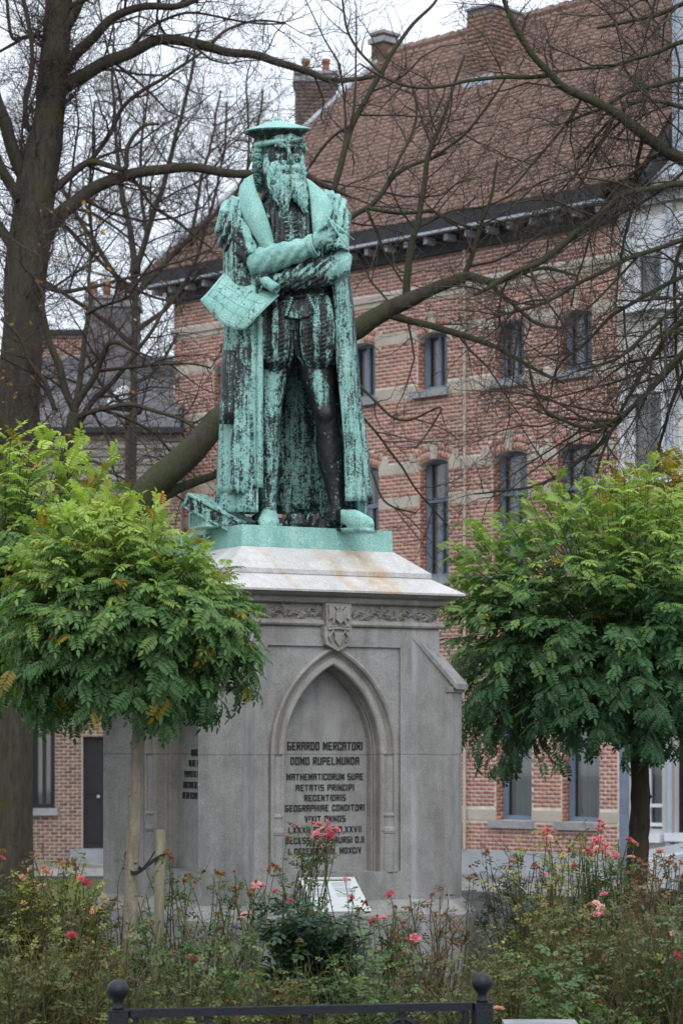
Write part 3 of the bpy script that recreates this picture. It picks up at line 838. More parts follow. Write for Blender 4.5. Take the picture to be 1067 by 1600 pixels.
# ------------------------------------------------------------------ stone pedestal
def stone_mat(name, base, lite, streak=.62, rust=False, rough=.85):
    m, nt, ns, ls, b = nm(name)
    o = coords(nt)
    f1 = noisen(nt, o, 2.6, 6, .6)
    c = ramp(nt, f1, [(.3, base), (.7, lite)])
    c = mixc(nt, 1.0, c, ramp(nt, noisen(nt, o, 9, 7, .7), [(.3, .80), (.7, 1.14)]), 'MULTIPLY')
    sp = ramp(nt, noisen(nt, o, 150, 2), [(.3, .74), (.5, 1.0), (.75, 1.22)])       # grain of the stone
    c = mixc(nt, 1.0, c, sp, 'MULTIPLY')
    st = ramp(nt, noisen(nt, coords(nt, (6, 6, .8)), 1.3, 7, .7), [(.46, 0.0), (.78, 1.0)])  # weather runs
    c = mixc(nt, mathn(nt, 'MULTIPLY', st, streak), c, (.085, .08, .072))
    bl = ramp(nt, noisen(nt, o, 4.5, 7, .7), [(.60, 0.0), (.72, 1.0)])
    c = mixc(nt, mathn(nt, 'MULTIPLY', bl, .35), c, (.30, .30, .29))
    ch = ramp(nt, noisen(nt, o, 34, 3, .6), [(.70, 0.0), (.73, 1.0)])               # chips and lichen spots
    c = mixc(nt, mathn(nt, 'MULTIPLY', ch, .55), c, (.46, .45, .42))
    sj = ns.new('ShaderNodeSeparateXYZ'); ls.new(o, sj.inputs[0])
    if not rust:
        wz = mathn(nt, 'MULTIPLY', mathn(nt, 'SUBTRACT', noisen(nt, o, 3, 2), .5), .012)
        jz = mathn(nt, 'LESS_THAN', mathn(nt, 'ABSOLUTE', mathn(nt, 'SUBTRACT', mathn(nt, 'ADD', sj.outputs['Z'], wz), 1.697)), .004)
        c = mixc(nt, mathn(nt, 'MULTIPLY', jz, .55), c, (.10, .10, .10))
        jp = ramp(nt, mathn(nt, 'ABSOLUTE', mathn(nt, 'SUBTRACT', sj.outputs['X'], .545)), [(.004, 1.0), (.022, 0.0)])
        jp = mathn(nt, 'MULTIPLY', jp, mathn(nt, 'MULTIPLY', mathn(nt, 'LESS_THAN', sj.outputs['Y'], -.69), ramp(nt, noisen(nt, coords(nt, (5,5,2)), 2, 5), [(.35, .1), (.6, 1.0)])))
        c = mixc(nt, mathn(nt, 'MULTIPLY', jp, .6), c, (.42, .44, .48))
    if rust:
        s = ns.new('ShaderNodeSeparateXYZ'); ls.new(o, s.inputs[0])
        wob = mathn(nt, 'MULTIPLY', mathn(nt, 'SUBTRACT', noisen(nt, o, 5, 4), .5), .14)
        x = mathn(nt, 'ADD', mathn(nt, 'ADD', s.outputs['X'], wob), mathn(nt, 'MULTIPLY', s.outputs['Z'], .30))
        def hump(x0, w):
            d = mathn(nt, 'ABSOLUTE', mathn(nt, 'SUBTRACT', x, x0))
            return mathn(nt, 'SUBTRACT', 1.0, mathn(nt, 'DIVIDE', d, w), True)
        fr = mathn(nt, 'LESS_THAN', s.outputs['Y'], -.45)
        h = mathn(nt, 'MAXIMUM', hump(1.12, .15), mathn(nt, 'MULTIPLY', hump(.90, .10), .6))
        h = mathn(nt, 'MAXIMUM', h, mathn(nt, 'MULTIPLY', hump(.50, .05), .5))
        h = mathn(nt, 'MULTIPLY', mathn(nt, 'MULTIPLY', h, fr), ramp(nt, noisen(nt, coords(nt, (10, 10, 1.5)), 2.0, 5), [(.3, .15), (.65, 1.0)]))
        c = mixc(nt, mathn(nt, 'MULTIPLY', h, .8), c, (.42, .25, .075))
        # pale green wash from the bronze above
        gz_ = ramp(nt, noisen(nt, coords(nt, (7, 7, 1.2)), 1.5, 5), [(.5, 0.0), (.8, 1.0)])
        c = mixc(nt, mathn(nt, 'MULTIPLY', gz_, .16), c, (.28, .42, .38))
    ls.new(c, b.inputs['Base Color']); b.inputs['Roughness'].default_value = rough
    b.inputs['Specular IOR Level'].default_value = .3
    h = mathn(nt, 'ADD', noisen(nt, o, 160, 2), mathn(nt, 'MULTIPLY', noisen(nt, o, 25, 4), 1.5))
    bump(nt, b, h, .35, .004)
    return m
MAT['stone'] = stone_mat('pedestal_stone', (.245, .242, .238), (.308, .305, .301))
MAT['cap_stone'] = stone_mat('cap_stone', (.47, .465, .46), (.57, .565, .56), .22, True)
MAT['carved_stone'] = stone_mat('carved_stone', (.23, .222, .20), (.33, .32, .295), .4)
MAT['mould_stone'] = stone_mat('moulding_stone', (.25, .24, .225), (.33, .32, .30), .6)
MAT['letter'] = simple('letter_lead', (.026, .026, .028), .6, .4, 30, .1)

TH = R(28.66)
pe = Vector((math.cos(TH), math.sin(TH), 0)); pb = Vector((-math.sin(TH), math.cos(TH), 0))
HX, HY = .727, .712
PC = Vector((-.677, 15.0, 0)) + pe*HX + pb*HY
PZ = -.1
ped = empty('stone_pedestal', (PC.x, PC.y, PZ), TH, 'grey stone pedestal with pointed arch niches, corner buttresses and Latin inscriptions under the statue', 'pedestal')
MP = Matrix.Translation((PC.x, PC.y, 0)) @ Matrix.Rotation(TH, 4, 'Z')
def pbld(mb, name, mat='stone', parent=None, smooth=False):
    mb.v = [(p[0], p[1], p[2]-PZ) for p in mb.v]
    return mb.build(name, MAT[mat], parent or ped, smooth, world=False)
BW, BP = .266, .108
def plan(off=0.0, hx=HX, hy=HY):
    """square plan with a diagonal buttress on each corner, grown by off; counter-clockwise"""
    hw_ = BW/2 + off; k = hw_*math.sqrt(2) - off*(math.sqrt(2)-1)*0
    X, Y = hx+off, hy+off
    pts = []
    r = (BP + off) + (BW/2)                           # reach of the buttress end from its root, along the diagonal
    for sx, sy in ((1,-1),(1,1),(-1,1),(-1,-1)):
        c = Vector((sx*hx, sy*hy)); d = Vector((sx, sy)).normalized(); n = Vector((-d.y, d.x))
        tip = c - d*(BW/2) + d*(r)
        s1, s2 = tip - n*hw_, tip + n*hw_
        # where the sides meet the faces of the square
        def meet(s):
            if sx*0 == 0:
                t1 = (s.x - sx*X)/d.x if abs(d.x) > 0 else 0
                q1 = s - d*t1
                t2 = (s.y - sy*Y)/d.y
                q2 = s - d*t2
                return q1 if t1 > t2 else q2
        m1, m2 = meet(s1), meet(s2)
        pts += [m1, s1, s2, m2]
    return [(p.x, p.y) for p in pts]
# base with a splayed top
m = MB(); m.prism(plan(.085), PZ, .63)
m.prism(plan(.085), .63, .715, top=plan(.004)); pbld(m, 'base_block')

ARCH_ZS, ARCH_ZB = 1.60, .885
def arch_pts(a, off, Rr, n=14, zb=ARCH_ZB, zs=ARCH_ZS):
    """pointed arch from lower left round to lower right; off grows it"""
    r = Rr + off; cx_ = Rr - a
    th_ = math.acos(min(1, cx_/r))
    L = [(-(a+off), zb)] + [(cx_ - r*math.cos(th_*i/n), zs + r*math.sin(th_*i/n)) for i in range(n+1)]
    Rr_ = [(-x, z) for x, z in L[:-1]][::-1]
    return L + Rr_
def face_frame(face):
    if face == 'front': return lambda x, d, z: (x, -HY + d, z)
    if face == 'left': return lambda x, d, z: (-HX + d, -x, z)
    if face == 'right': return lambda x, d, z: (HX - d, x, z)
    return lambda x, d, z: (-x, HY - d, z)
TOPZ = 2.36
body = MB(); mould = MB(); cols = []
AI, RA = .325, .60
PRF = [(.112,.016),(.108,-.004),(.094,-.010),(.082,-.002),(.076,.022),(.062,.040),(.050,.036),(.040,.018),(.012,.016),(.004,.022),(0,.03),(0,.085),(-.005,.095),(-.005,.115),(-.010,.122),(-.013,.174)]
for face in ('front', 'left', 'right', 'back'):
    F = face_frame(face); H = HX if face in ('front','back') else HY
    px_, zt, zb = .452, 2.245, ARCH_ZB
    # plain face round the sunk panel
    def quad(a, b_, c, d, y): body.add([F(a,y,c),F(b_,y,c),F(b_,y,d),F(a,y,d)], [(0,1,2,3)])
    quad(-H, -px_, .7, TOPZ, 0); quad(px_, H, .7, TOPZ, 0); quad(-px_, px_, zt, TOPZ, 0); quad(-px_, px_, .7, zb, 0)
    SK = .016
    body.add([F(-px_,0,zb),F(-px_,SK,zb),F(-px_,SK,zt),F(-px_,0,zt)], [(0,1,2,3)]); body.add([F(px_,0,zb),F(px_,0,zt),F(px_,SK,zt),F(px_,SK,zb)], [(0,1,2,3)])
    body.add([F(-px_,0,zt),F(-px_,SK,zt),F(px_,SK,zt),F(px_,0,zt)], [(0,1,2,3)])
    out = arch_pts(AI, .112, RA)
    n = len(out)//2
    for i in range(n):
        (xa, za), (xb, zb_) = out[i], out[i+1]
        zb2 = min(zb_, zt); za2 = min(za, zt)
        for sg in (-1, 1):
            q = [F(sg*px_, SK, za2), F(sg*-xa if sg>0 else xa, SK, za2), F(sg*-xb if sg>0 else xb, SK, zb2), F(sg*px_, SK, zb2)]
            body.add(q if sg < 0 else q[::-1], [(0,1,2,3)])
    # mouldings, swept along the arch
    prof = PRF
    rows = [arch_pts(AI, off, RA) for off, dd in prof]
    vs = []; fs = []
    L = len(rows[0])
    for (off, dd), row in zip(prof, rows): vs += [F(x, dd, z) for x, z in row]
    for j in range(len(prof)-1):
        for i in range(L-1):
            fs.append((j*L+i, j*L+i+1, (j+1)*L+i+1, (j+1)*L+i))
    mould.add(vs, fs)
    # sunk tablet
    inn = arch_pts(AI, -.013, RA); body.add([F(x, .172, z) for x, z in inn][::-1], [tuple(range(len(inn)))])
    # sill of the niche
    body.add([F(-px_,.0,zb),F(px_,.0,zb),F(px_,.18,zb+.004),F(-px_,.18,zb+.004)], [(0,1,2,3)])
    if face in ('front', 'left'):
        for sg in (-1, 1):
            c = MB(); x = sg*(AI+.058)
            cc = F(x, .034, 0); Mx = Matrix.Translation((cc[0], cc[1], 0))
            c.lathe([(.046,zb),(.046,1.115),(.050,1.12),(.053,1.135),(.050,1.15),(.043,1.162),(.041,1.19),(.040,1.215),(.044,1.22),(.046,1.228),(.043,1.237),(.036,1.243),(.036,1.585),(.044,1.60)], Mx, 16)
            pbld(c, 'colonnette', 'stone', smooth=False)
body.add([(-HX,-HY,TOPZ),(HX,-HY,TOPZ),(HX,HY,TOPZ),(-HX,HY,TOPZ)], [(0,1,2,3)])
pbld(body, 'shaft'); pbld(mould, 'arch_moulding', 'mould_stone')
# thin joint across the niche at the springing
for face in ('front','left'):
    F = face_frame(face)
# buttresses
for sx, sy in ((1,-1),(-1,-1),(-1,1),(1,1)):
    c = Vector((sx*HX, sy*HY, 0)); d = Vector((sx, sy, 0)).normalized(); n = Vector((-d.y, d.x, 0))
    hw_ = BW/2; tip = c + d*(BP); root = c - d*(BW/2+.05)
    z_in, z_out = 2.325, 2.03
    def Q(along, across, z): p = c + d*along + n*across; return (p.x, p.y, z)
    m = MB()
    i0, i1 = -hw_-.02, BP
    m.add([Q(i0,-hw_,.7),Q(i1,-hw_,.7),Q(i1,hw_,.7),Q(i0,hw_,.7),Q(i0,-hw_,z_in),Q(i1,-hw_,z_out),Q(i1,hw_,z_out),Q(i0,hw_,z_in)],
          [(0,1,5,4),(1,2,6,5),(2,3,7,6),(4,5,6,7)])
    bt = pbld(m, 'buttress')
    m = MB(); o = .022; sl_ = (z_out - z_in)/(i1-i0)
    zo_ = z_out + sl_*.035
    vs = [Q(i0,-hw_-.004,z_in+.003),Q(i1+.035,-hw_-o,zo_+.003),Q(i1+.035,hw_+o,zo_+.003),Q(i0,hw_+.004,z_in+.003)]
    vs2 = [(x,y,z+.034) for x,y,z in vs]
    m.add(vs+vs2, [(3,2,1,0),(4,5,6,7),(0,1,5,4),(1,2,6,5),(2,3,7,6),(3,0,4,7)])
    for v_ in m.v[:]: pass
    m.v = [(p[0],p[1],p[2]-PZ) for p in m.v]; m.build('weathering', MAT['stone'], bt, world=False)
    m = MB(); m.add([Q(i1-.03,-hw_-.012,z_out-.055-PZ),Q(i1+.014,-hw_-.012,z_out-.055-PZ),Q(i1+.014,hw_+.012,z_out-.055-PZ),Q(i1-.03,hw_+.012,z_out-.055-PZ),
                     Q(i1-.03,-hw_-.012,z_out-.02-PZ),Q(i1+.02,-hw_-.016,z_out-.02-PZ),Q(i1+.02,hw_+.016,z_out-.02-PZ),Q(i1-.03,hw_+.012,z_out-.02-PZ)],
                    [(3,2,1,0),(4,5,6,7),(0,1,5,4),(1,2,6,5),(2,3,7,6),(3,0,4,7)])
    m.build('necking', MAT['stone'], bt, world=False)
# mouldings round the top
def rect(o): return [(-HX-o,-HY-o),(HX+o,-HY-o),(HX+o,HY+o),(-HX-o,HY+o)]
def stack(mb, prof):
    for (o0,z0),(o1,z1) in zip(prof[:-1], prof[1:]):
        a, c = rect(o0), rect(o1)
        vs = [(x,y,z0) for x,y in a]+[(x,y,z1) for x,y in c]
        mb.add(vs, [(i,(i+1)%4,4+(i+1)%4,4+i) for i in range(4)])
m = MB(); stack(m, [(-.05,2.362),(.008,2.362),(.020,2.368),(.026,2.378),(.022,2.392),(.008,2.402),(-.012,2.404),(-.012,2.492),(.012,2.498),(.030,2.505),(.036,2.520),(.030,2.535),(.05,2.540),(.075,2.546),(.09,2.556),(.09,2.562)])
pbld(m, 'string_moulding', 'mould_stone')
m = MB(); stack(m, [(.08,2.5625),(.116,2.563),(.118,2.575),(-.042,2.672),(-.036,2.676),(-.034,2.703),(-.205,2.842),(-.40,2.842)])
pbld(m, 'cap', 'cap_stone')

# carved frieze: vine leaves
def leaf_relief(mb, F, x, z, s, rot, depth, lobes=5):
    n = 4*lobes; vs = [F(x, depth-.028, z)]
    for i in range(n):
        a = 2*math.pi*i/n
        r = s*(1 + .32*math.cos(lobes*a))*(1 if i%2==0 else .93)
        vs.append(F(x + r*math.cos(a+rot), depth - .006 - .012*(i%2==0), z + .8*r*math.sin(a+rot)))
    for i in range(n):
        a = 2*math.pi*i/n; r = s*(1 + .32*math.cos(lobes*a))*1.0
        vs.append(F(x + r*math.cos(a+rot), depth+.012, z + .8*r*math.sin(a+rot)))
    fs = [(0, 1+i, 1+(i+1)%n) for i in range(n)] + [(1+i, n+1+i, n+1+(i+1)%n, 1+(i+1)%n) for i in range(n)]
    mb.add(vs, fs)
lr_ = random.Random(12)
for face in ('front', 'left'):
    F = face_frame(face); H = (HX if face=='front' else HY)
    xs = [x for x in np.linspace(-H+.07, H-.07, 13)]
    for i, x in enumerate(xs):
        if abs(x) < .10: continue
        m = MB(); z = 2.447 + (.012 if i%2 else -.014)
        leaf_relief(m, F, x, z, .040+lr_.uniform(0,.006), lr_.uniform(0,6), .012)
        leaf_relief(m, F, x+.035, z+(-.02 if i%2 else .02), .024, lr_.uniform(0,6), .008, 3)
        m.tube([F(x-.055,-.012+.012,2.447+.03*math.sin(i*2.4)), F(x, -.004+.012, 2.447+.02*math.cos(i)), F(x+.055,.0,2.447+.03*math.sin(i*2.4+2.4))], .007, 5)
        pbld(m, 'carved_leaf', 'carved_stone')
# coat of arms: eagle over a shield
F = face_frame('front')
m = MB()
def relief(poly, d0, d1):
    n = len(poly)
    m.add([F(x,d0,z) for x,z in poly]+[F(x*.94+poly[0][0]*0,d1,z) for x,z in poly], [tuple(range(n,2*n))]+[(i,(i+1)%n,n+(i+1)%n,n+i) for i in range(n)])
relief([(-.085,2.36),(.085,2.36),(.092,2.50),(-.092,2.50)], .0, -.045)
relief([(-.098,2.31),(-.085,2.255),(0,2.215),(.085,2.255),(.098,2.31),(.098,2.365),(-.098,2.365)], .005, -.040)
coa = pbld(m, 'coat_of_arms', 'carved_stone')
m = MB()
relief([(-.032,2.445),(.032,2.445),(.032,2.405),(0,2.378),(-.032,2.405)][::-1], -.04, -.072)           # shield on the breast
for sg in (-1,1):
    q = [(sg*.02,2.45),(sg*.045,2.478),(sg*.078,2.49),(sg*.07,2.44),(sg*.075,2.40),(sg*.05,2.415),(sg*.045,2.375),(sg*.025,2.40)]
    relief(q if sg>0 else q[::-1], -.04, -.058)
    m.tube([F(sg*.008,-.055,2.44),F(sg*.012,-.06,2.468),F(sg*.03,-.058,2.482)], [.012,.010,.006], 6)
    m.tube([F(sg*.05,-.045,2.27),F(sg*.065,-.05,2.30),F(sg*.04,-.05,2.335),F(sg*.02,-.05,2.30)], [.008,.009,.009,.006], 6)
m.tube([F(-.07,-.045,2.345),F(0,-.05,2.352),F(.07,-.045,2.345)], .008, 6)
relief([(-.03,2.325),(.03,2.325),(.03,2.28),(0,2.245),(-.03,2.28)][::-1], -.038, -.055)
m.v = [(p[0],p[1],p[2]-PZ) for p in m.v]
m.build('eagle_emblem', MAT['carved_stone'], coa, world=False)

# ---- inscriptions, cut in heavy square capitals
GL = {
 'A':[(0,0,0,5),(0,6,3,6),(3,0,3,6),(0,3,3,3),(0,5,1,6)], 'C':[(0,0,0,6),(0,6,3,6),(0,0,3,0),(3,4.6,3,6),(3,0,3,1.4)], 'D':[(0,0,0,6),(0,6,2,6),(2.2,6,3,5),(3,5,3,1),(0,0,2,0),(2.2,0,3,1)],
 'E':[(0,0,0,6),(0,6,3,6),(0,3,2.4,3),(0,0,3,0)], 'G':[(0,0,0,6),(0,6,3,6),(0,0,3,0),(3,0,3,2.8),(1.8,2.8,3,2.8)], 'H':[(0,0,0,6),(3,0,3,6),(0,3,3,3)],
 'I':[(0,0,0,6)], 'L':[(0,0,0,6),(0,0,3,0)], 'M':[(0,0,0,6),(4,0,4,6),(0,6,2,3.4),(2,3.4,4,6),(2,.8,2,3.4)], 'N':[(0,0,0,6),(3,0,3,6),(0,6,3,0)],
 'O':[(0,0,0,6),(0,6,3,6),(3,6,3,0),(0,0,3,0)], 'P':[(0,0,0,6),(0,6,3,6),(3,6,3,3),(0,2.8,3,2.8)], 'R':[(0,0,0,6),(0,6,3,6),(3,6,3,3.2),(0,3,3,3),(1.2,3,3,0)],
 'S':[(0,6,3,6),(0,6,0,3.2),(0,3,3,3),(3,2.8,3,0),(0,0,3,0)], 'T':[(0,6,3.4,6),(1.7,0,1.7,6)], 'U':[(0,0,0,6),(3,0,3,6),(0,0,3,0)], 'V':[(0,6,1.5,0),(1.5,0,3,6)],
 'X':[(0,0,3,6),(0,6,3,0)], 'F':[(0,0,0,6),(0,6,3,6),(0,3,2.4,3)], 'B':[(0,0,0,6),(0,6,3,6),(3,6,3,0),(0,0,3,0),(0,3,3,3)], '.':[(0,0,.3,0)], 'Y':[(0,6,1.5,3),(3,6,1.5,3),(1.5,0,1.5,3)] }
def glyph_w(ch): return 1.9 if ch == ' ' else (1.0 if ch in 'I.' else (5 if ch == 'M' else (4.4 if ch == 'T' else 4.0)))
def text_line(mb, F, txt, xc, z, h, w=None, d=.170, align='c', sw=1.05):
    tot = sum(glyph_w(c)+1.3 for c in txt) - 1.3
    k = h/6.0; kx = (w/tot) if w else k
    x = xc - tot*kx/2 if align == 'c' else xc
    for c in txt:
        if c != ' ':
            for x0_,z0_,x1_,z1_ in GL[c]:
                a = Vector((x+(x0_+.5)*kx, z+z0_*k)); e = Vector((x+(x1_+.5)*kx, z+z1_*k)); v = e-a
                v = v.normalized() if v.length > 0 else Vector((1,0)); p = Vector((-v.y, v.x))
                hx_ = sw/2*k*.95; a2 = a - v*hx_; e2 = e + v*hx_
                q = [a2-p*hx_, e2-p*hx_, e2+p*hx_, a2+p*hx_]
                n = 4; vs = [F(s.x, d, s.y) for s in q]+[F(s.x, d-.0035, s.y) for s in q]
                mb.add(vs, [(4,5,6,7),(0,1,5,4),(1,2,6,5),(2,3,7,6),(3,0,4,7)])
        x += (glyph_w(c)+1.3)*kx
F = face_frame('front')
def lpx(py): return EYE + (CY-py)/FPX*15.42
LINES = [('GERARDO MERCATORI',1171,.045,.515),('DOMO RUPELMUNDA',1194,.042,.47),('MATHEMATICORUM SUAE',1218,.035,.525),('AETATIS PRINCIPI',1235,.034,.40),
         ('RECENTIORIS',1251,.034,.285),('GEOGRAPHIAE CONDITORI',1267,.035,.545),('VIXIT ANNOS',1284,.034,.28),('LXXXII ANNOS D.XXVII',1301,.034,.50),('DECESSIT DUISBURGI D.II',1317.5,.034,.54),('I. DECEMB. ANN. MDXCIV',1334.5,.034,.50)]
def words_line(F, t, xc, z, h, k, align='c', sw=1.18):
    """each word a part of its own"""
    tot = sum(glyph_w(c)+1.3 for c in t) - 1.3
    x = xc - tot*k/2 if align == 'c' else xc
    for wd in t.split(' '):
        wid = sum(glyph_w(c)+1.3 for c in wd)
        m = MB(); text_line(m, F, wd, x, z, h, (wid-1.3)*k, align='l', sw=sw); pbld(m, 'inscription_word', 'letter')
        x += (wid + glyph_w(' ')+1.3)*k
for t, py, h, w in LINES:
    words_line(F, t, .024, lpx(py), h*.93, w/(sum(glyph_w(c)+1.3 for c in t)-.95))
F = face_frame('left')
for t, py, xs in (('MARC S',1181,-.118),('AERE PU',1198,-.15),('PRIVATO PU',1215.5,-.215),('ARCHAEOLOG',1233,-.228),('AEDIFICAVIT',1250,-.24)):
    words_line(F, t, xs, EYE+(CY-py)/FPX*15.35, .036, .0049, 'l', .62)

# step of grey stone round the foot
m = MB(); m.prism([(-1.15,-1.2),(1.15,-1.2),(1.15,1.2),(-1.15,1.2)], PZ-.1, PZ+.09); pbld(m, 'foot_step', 'stone')

# ---- information panel leaning on the base
MAT['panel_white'] = simple('panel_white', (.50,.54,.545), .35, .05, 8, 0, spec=.5)
MAT['panel_green'] = simple('panel_green', (.06,.17,.07), .3, .1, 8, 0, spec=.5)
MAT['panel_ink'] = simple('panel_ink', (.36,.40,.42), .4, .2, 8, 0)
tl = P(467,1371.5,14.83); trr = P(548,1371.5,14.92); blp = P(488,1425,14.50); 
ex_ = (trr - tl); ex_.z = 0; PWid = ex_.length; ex_.normalize()
ey_ = (blp - tl); ey_ -= ex_*ey_.dot(ex_); PHei = ey_.length; ey_.normalize(); ez_ = ex_.cross(-ey_).normalized()
print('panel', PWid, PHei)
cen = tl
sign = empty('information_panel', (blp.x, blp.y, blp.z), 0, 'white information panel with green title strip leaning on the pedestal foot', 'sign')
PWid = .335; PHei = max(PHei, .24)
skew = (blp - tl).dot(ex_)
def sp(x, y, d): return tl + ex_*(x + skew*0) + ey_*y + ez_*d
def slab(mb, x0,x1,y0,y1,d0,d1):
    q = [sp(x0,y1,d1),sp(x1,y1,d1),sp(x1,y0,d1),sp(x0,y0,d1)]; r_ = [sp(x0,y1,d0),sp(x1,y1,d0),sp(x1,y0,d0),sp(x0,y0,d0)]
    mb.add(q+r_, [(0,1,2,3),(7,6,5,4),(0,4,5,1),(1,5,6,2),(2,6,7,3),(3,7,4,0)])
m = MB(); slab(m, 0, PWid, 0, PHei, -.008, 0); m.build('panel', MAT['panel_white'], sign)
m = MB(); slab(m, .025, PWid-.03, .020, .044, .0005, .002); m.build('title_strip', MAT['panel_green'], sign)
m = MB()
Fs = lambda x, d, z: sp(.035+x, .042-z, .0030 - (d-.170))
GLs = dict(GL)
text_line(m, Fs, 'RUPELMONDE. DE STAD VAN MERCATOR', 0, .004, .014, PWid-.085, align='l'); m.build('title', MAT['panel_white'], sign)
m = MB(); pr = random.Random(2)
for c0 in (.03, .03+(PWid-.06)*.5+.008):
    for i in range(17):
        y = .062+i*.0098
        if y > PHei-.02: break
        if i in (5, 11): continue
        slab(m, c0, c0+((PWid-.06)*.5-.016)*pr.uniform(.8,1), y, y+.0035, .0005, .0015)
tag(m.build('small_print', MAT['panel_ink'], sign), kind='stuff')
for x, y in ((.014,.014),(PWid-.014,.014),(.014,PHei-.014),(PWid-.014,PHei-.014)):
    m = MB(); m.sphere(sp(x,y,.002), .004, 6); m.build('screw', MAT['zinc'], sign)
# ------------------------------------------------------------------ bronze statue
SD = 15.60                                            # distance of the figure's middle plane
def S(u, v, d=0.0): return P(u, v, SD + d)
KS = SD/FPX                                           # metres per photo pixel there

def patina_mat(name='patina_bronze'):
    m, nt, ns, ls, b = nm(name)
    a = ns.new('ShaderNodeAttribute'); a.attribute_name = 'patina'
    w = wcoords(nt)
    n1 = noisen(nt, wcoords(nt, (30, 30, 2.2)), 1.0, 7, .7)        # runs of rain
    n2 = noisen(nt, w, 16, 7, .7)
    n3 = noisen(nt, w, 75, 4, .7)
    s = mathn(nt, 'ADD', mathn(nt, 'MULTIPLY', mathn(nt, 'SUBTRACT', n1, .5), 1.9), mathn(nt, 'MULTIPLY', mathn(nt, 'SUBTRACT', n2, .5), 1.15))
    s = mathn(nt, 'ADD', s, mathn(nt, 'MULTIPLY', mathn(nt, 'SUBTRACT', n3, .5), 1.7))
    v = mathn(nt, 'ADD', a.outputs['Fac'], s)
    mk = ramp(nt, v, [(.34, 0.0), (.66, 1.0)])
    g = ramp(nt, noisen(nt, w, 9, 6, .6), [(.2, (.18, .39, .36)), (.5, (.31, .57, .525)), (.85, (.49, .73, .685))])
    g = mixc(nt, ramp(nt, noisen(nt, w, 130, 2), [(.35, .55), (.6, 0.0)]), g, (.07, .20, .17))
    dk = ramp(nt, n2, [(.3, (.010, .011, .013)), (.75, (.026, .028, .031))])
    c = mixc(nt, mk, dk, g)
    ls.new(c, b.inputs['Base Color'])
    rg = ramp(nt, mk, [(0.0, .42), (1.0, .85)]); ls.new(rg, b.inputs['Roughness'])
    b.inputs['Specular IOR Level'].default_value = .35
    h = mathn(nt, 'ADD', mathn(nt, 'MULTIPLY', mk, .5), mathn(nt, 'MULTIPLY', n3, .8))
    bump(nt, b, h, .55, .005)
    return m
MAT['bronze'] = patina_mat()

def remesh_obj(mb, voxel, smooth=2, fac=.5):
    """union of overlapping closed solids as one continuous skin (numpy verts, quads)"""
    me = mb.mesh('tmp', None)
    o = bpy.data.objects.new('tmp', me); COL.objects.link(o)
    r = o.modifiers.new('r', 'REMESH'); r.mode = 'VOXEL'; r.voxel_size = voxel
    if smooth:
        s = o.modifiers.new('s', 'SMOOTH'); s.iterations = smooth; s.factor = fac
    dg = bpy.context.evaluated_depsgraph_get(); dg.update()
    ev = o.evaluated_get(dg); em = bpy.data.meshes.new_from_object(ev)
    nv = len(em.vertices); co = np.zeros(nv*3); em.vertices.foreach_get('co', co)
    no = np.zeros(nv*3); em.vertices.foreach_get('normal', no)
    nl = len(em.loops); li = np.zeros(nl, dtype=np.int32); em.loops.foreach_get('vertex_index', li)
    tot = np.zeros(len(em.polygons), dtype=np.int32); em.polygons.foreach_get('loop_total', tot)
    quads = li.reshape(-1, 4) if (tot == 4).all() else None
    bpy.data.objects.remove(o); bpy.data.meshes.remove(me)
    return em, co.reshape(-1, 3), no.reshape(-1, 3)

def px_of(co):
    """photo pixels and depth offset of points (for shaping only)"""
    return CX + FPX*co[:,0]/co[:,1], CY - FPX*(co[:,2]-EYE)/co[:,1], co[:,1]-SD

def finish(name, em, co, no, pat, disp=None, parent=None, smooth=True):
    """displace, store the patina per vertex, link under the statue"""
    if disp is not None: co = co + no*disp[:, None]
    M = np.array(root_inv(parent))
    c2 = co @ M[:3,:3].T + M[:3,3]
    em.vertices.foreach_set('co', c2.ravel())
    em.name = name
    at = em.attributes.new('patina', 'FLOAT', 'POINT')
    at.data.foreach_set('value', np.asarray(pat, dtype=np.float32))
    em.polygons.foreach_set('use_smooth', np.full(len(em.polygons), smooth, dtype=bool))
    em.materials.clear(); em.materials.append(MAT['bronze']); em.update()
    return link(bpy.data.objects.new(name, em), parent)

def nz(co, sc, seed=0.0):
    """smooth noise per vertex, about -1..1"""
    off = Vector((seed*3.1, seed*1.7, seed*2.3))
    return np.array([noise.noise(Vector((p[0]*sc[0], p[1]*sc[1], p[2]*sc[2])) + off) for p in co])

def sweep(mb, rings, n=20, side=(1,0,0)):
    """closed elliptical tube: rings of (point, ra, rb); ra along 'side', rb across it"""
    pts = [Vector(r[0]) for r in rings]; vs = []; fs = []
    for i, (p, ra, rb) in enumerate(rings):
        t = (pts[min(i+1,len(pts)-1)] - pts[max(i-1,0)]).normalized()
        sv = Vector(side); u = (sv - t*sv.dot(t)).normalized(); w = t.cross(u)
        for k in range(n):
            a = 2*math.pi*k/n; vs.append(Vector(p) + u*math.cos(a)*ra + w*math.sin(a)*rb)
    for i in range(len(rings)-1):
        for k in range(n):
            k2 = (k+1)%n; fs.append((i*n+k,i*n+k2,(i+1)*n+k2,(i+1)*n+k))
    fs.append(tuple(range(n-1,-1,-1))); b_ = (len(rings)-1)*n; fs.append(tuple(range(b_, b_+n)))
    mb.add(vs, fs)

def limb(mb, lst, n=18, side=(1,0,0)):
    """lst of (u, v, d, ra_px, rb_px)"""
    sweep(mb, [(S(u,v,d), ra*KS, rb*KS) for u,v,d,ra,rb in lst], n, side)

st = empty('statue', (S(465,831,.15).x, SD+.15, 2.842), 0, 'weathered green bronze statue of a bearded man in flat hat, arms crossed, on pedestal', 'statue')

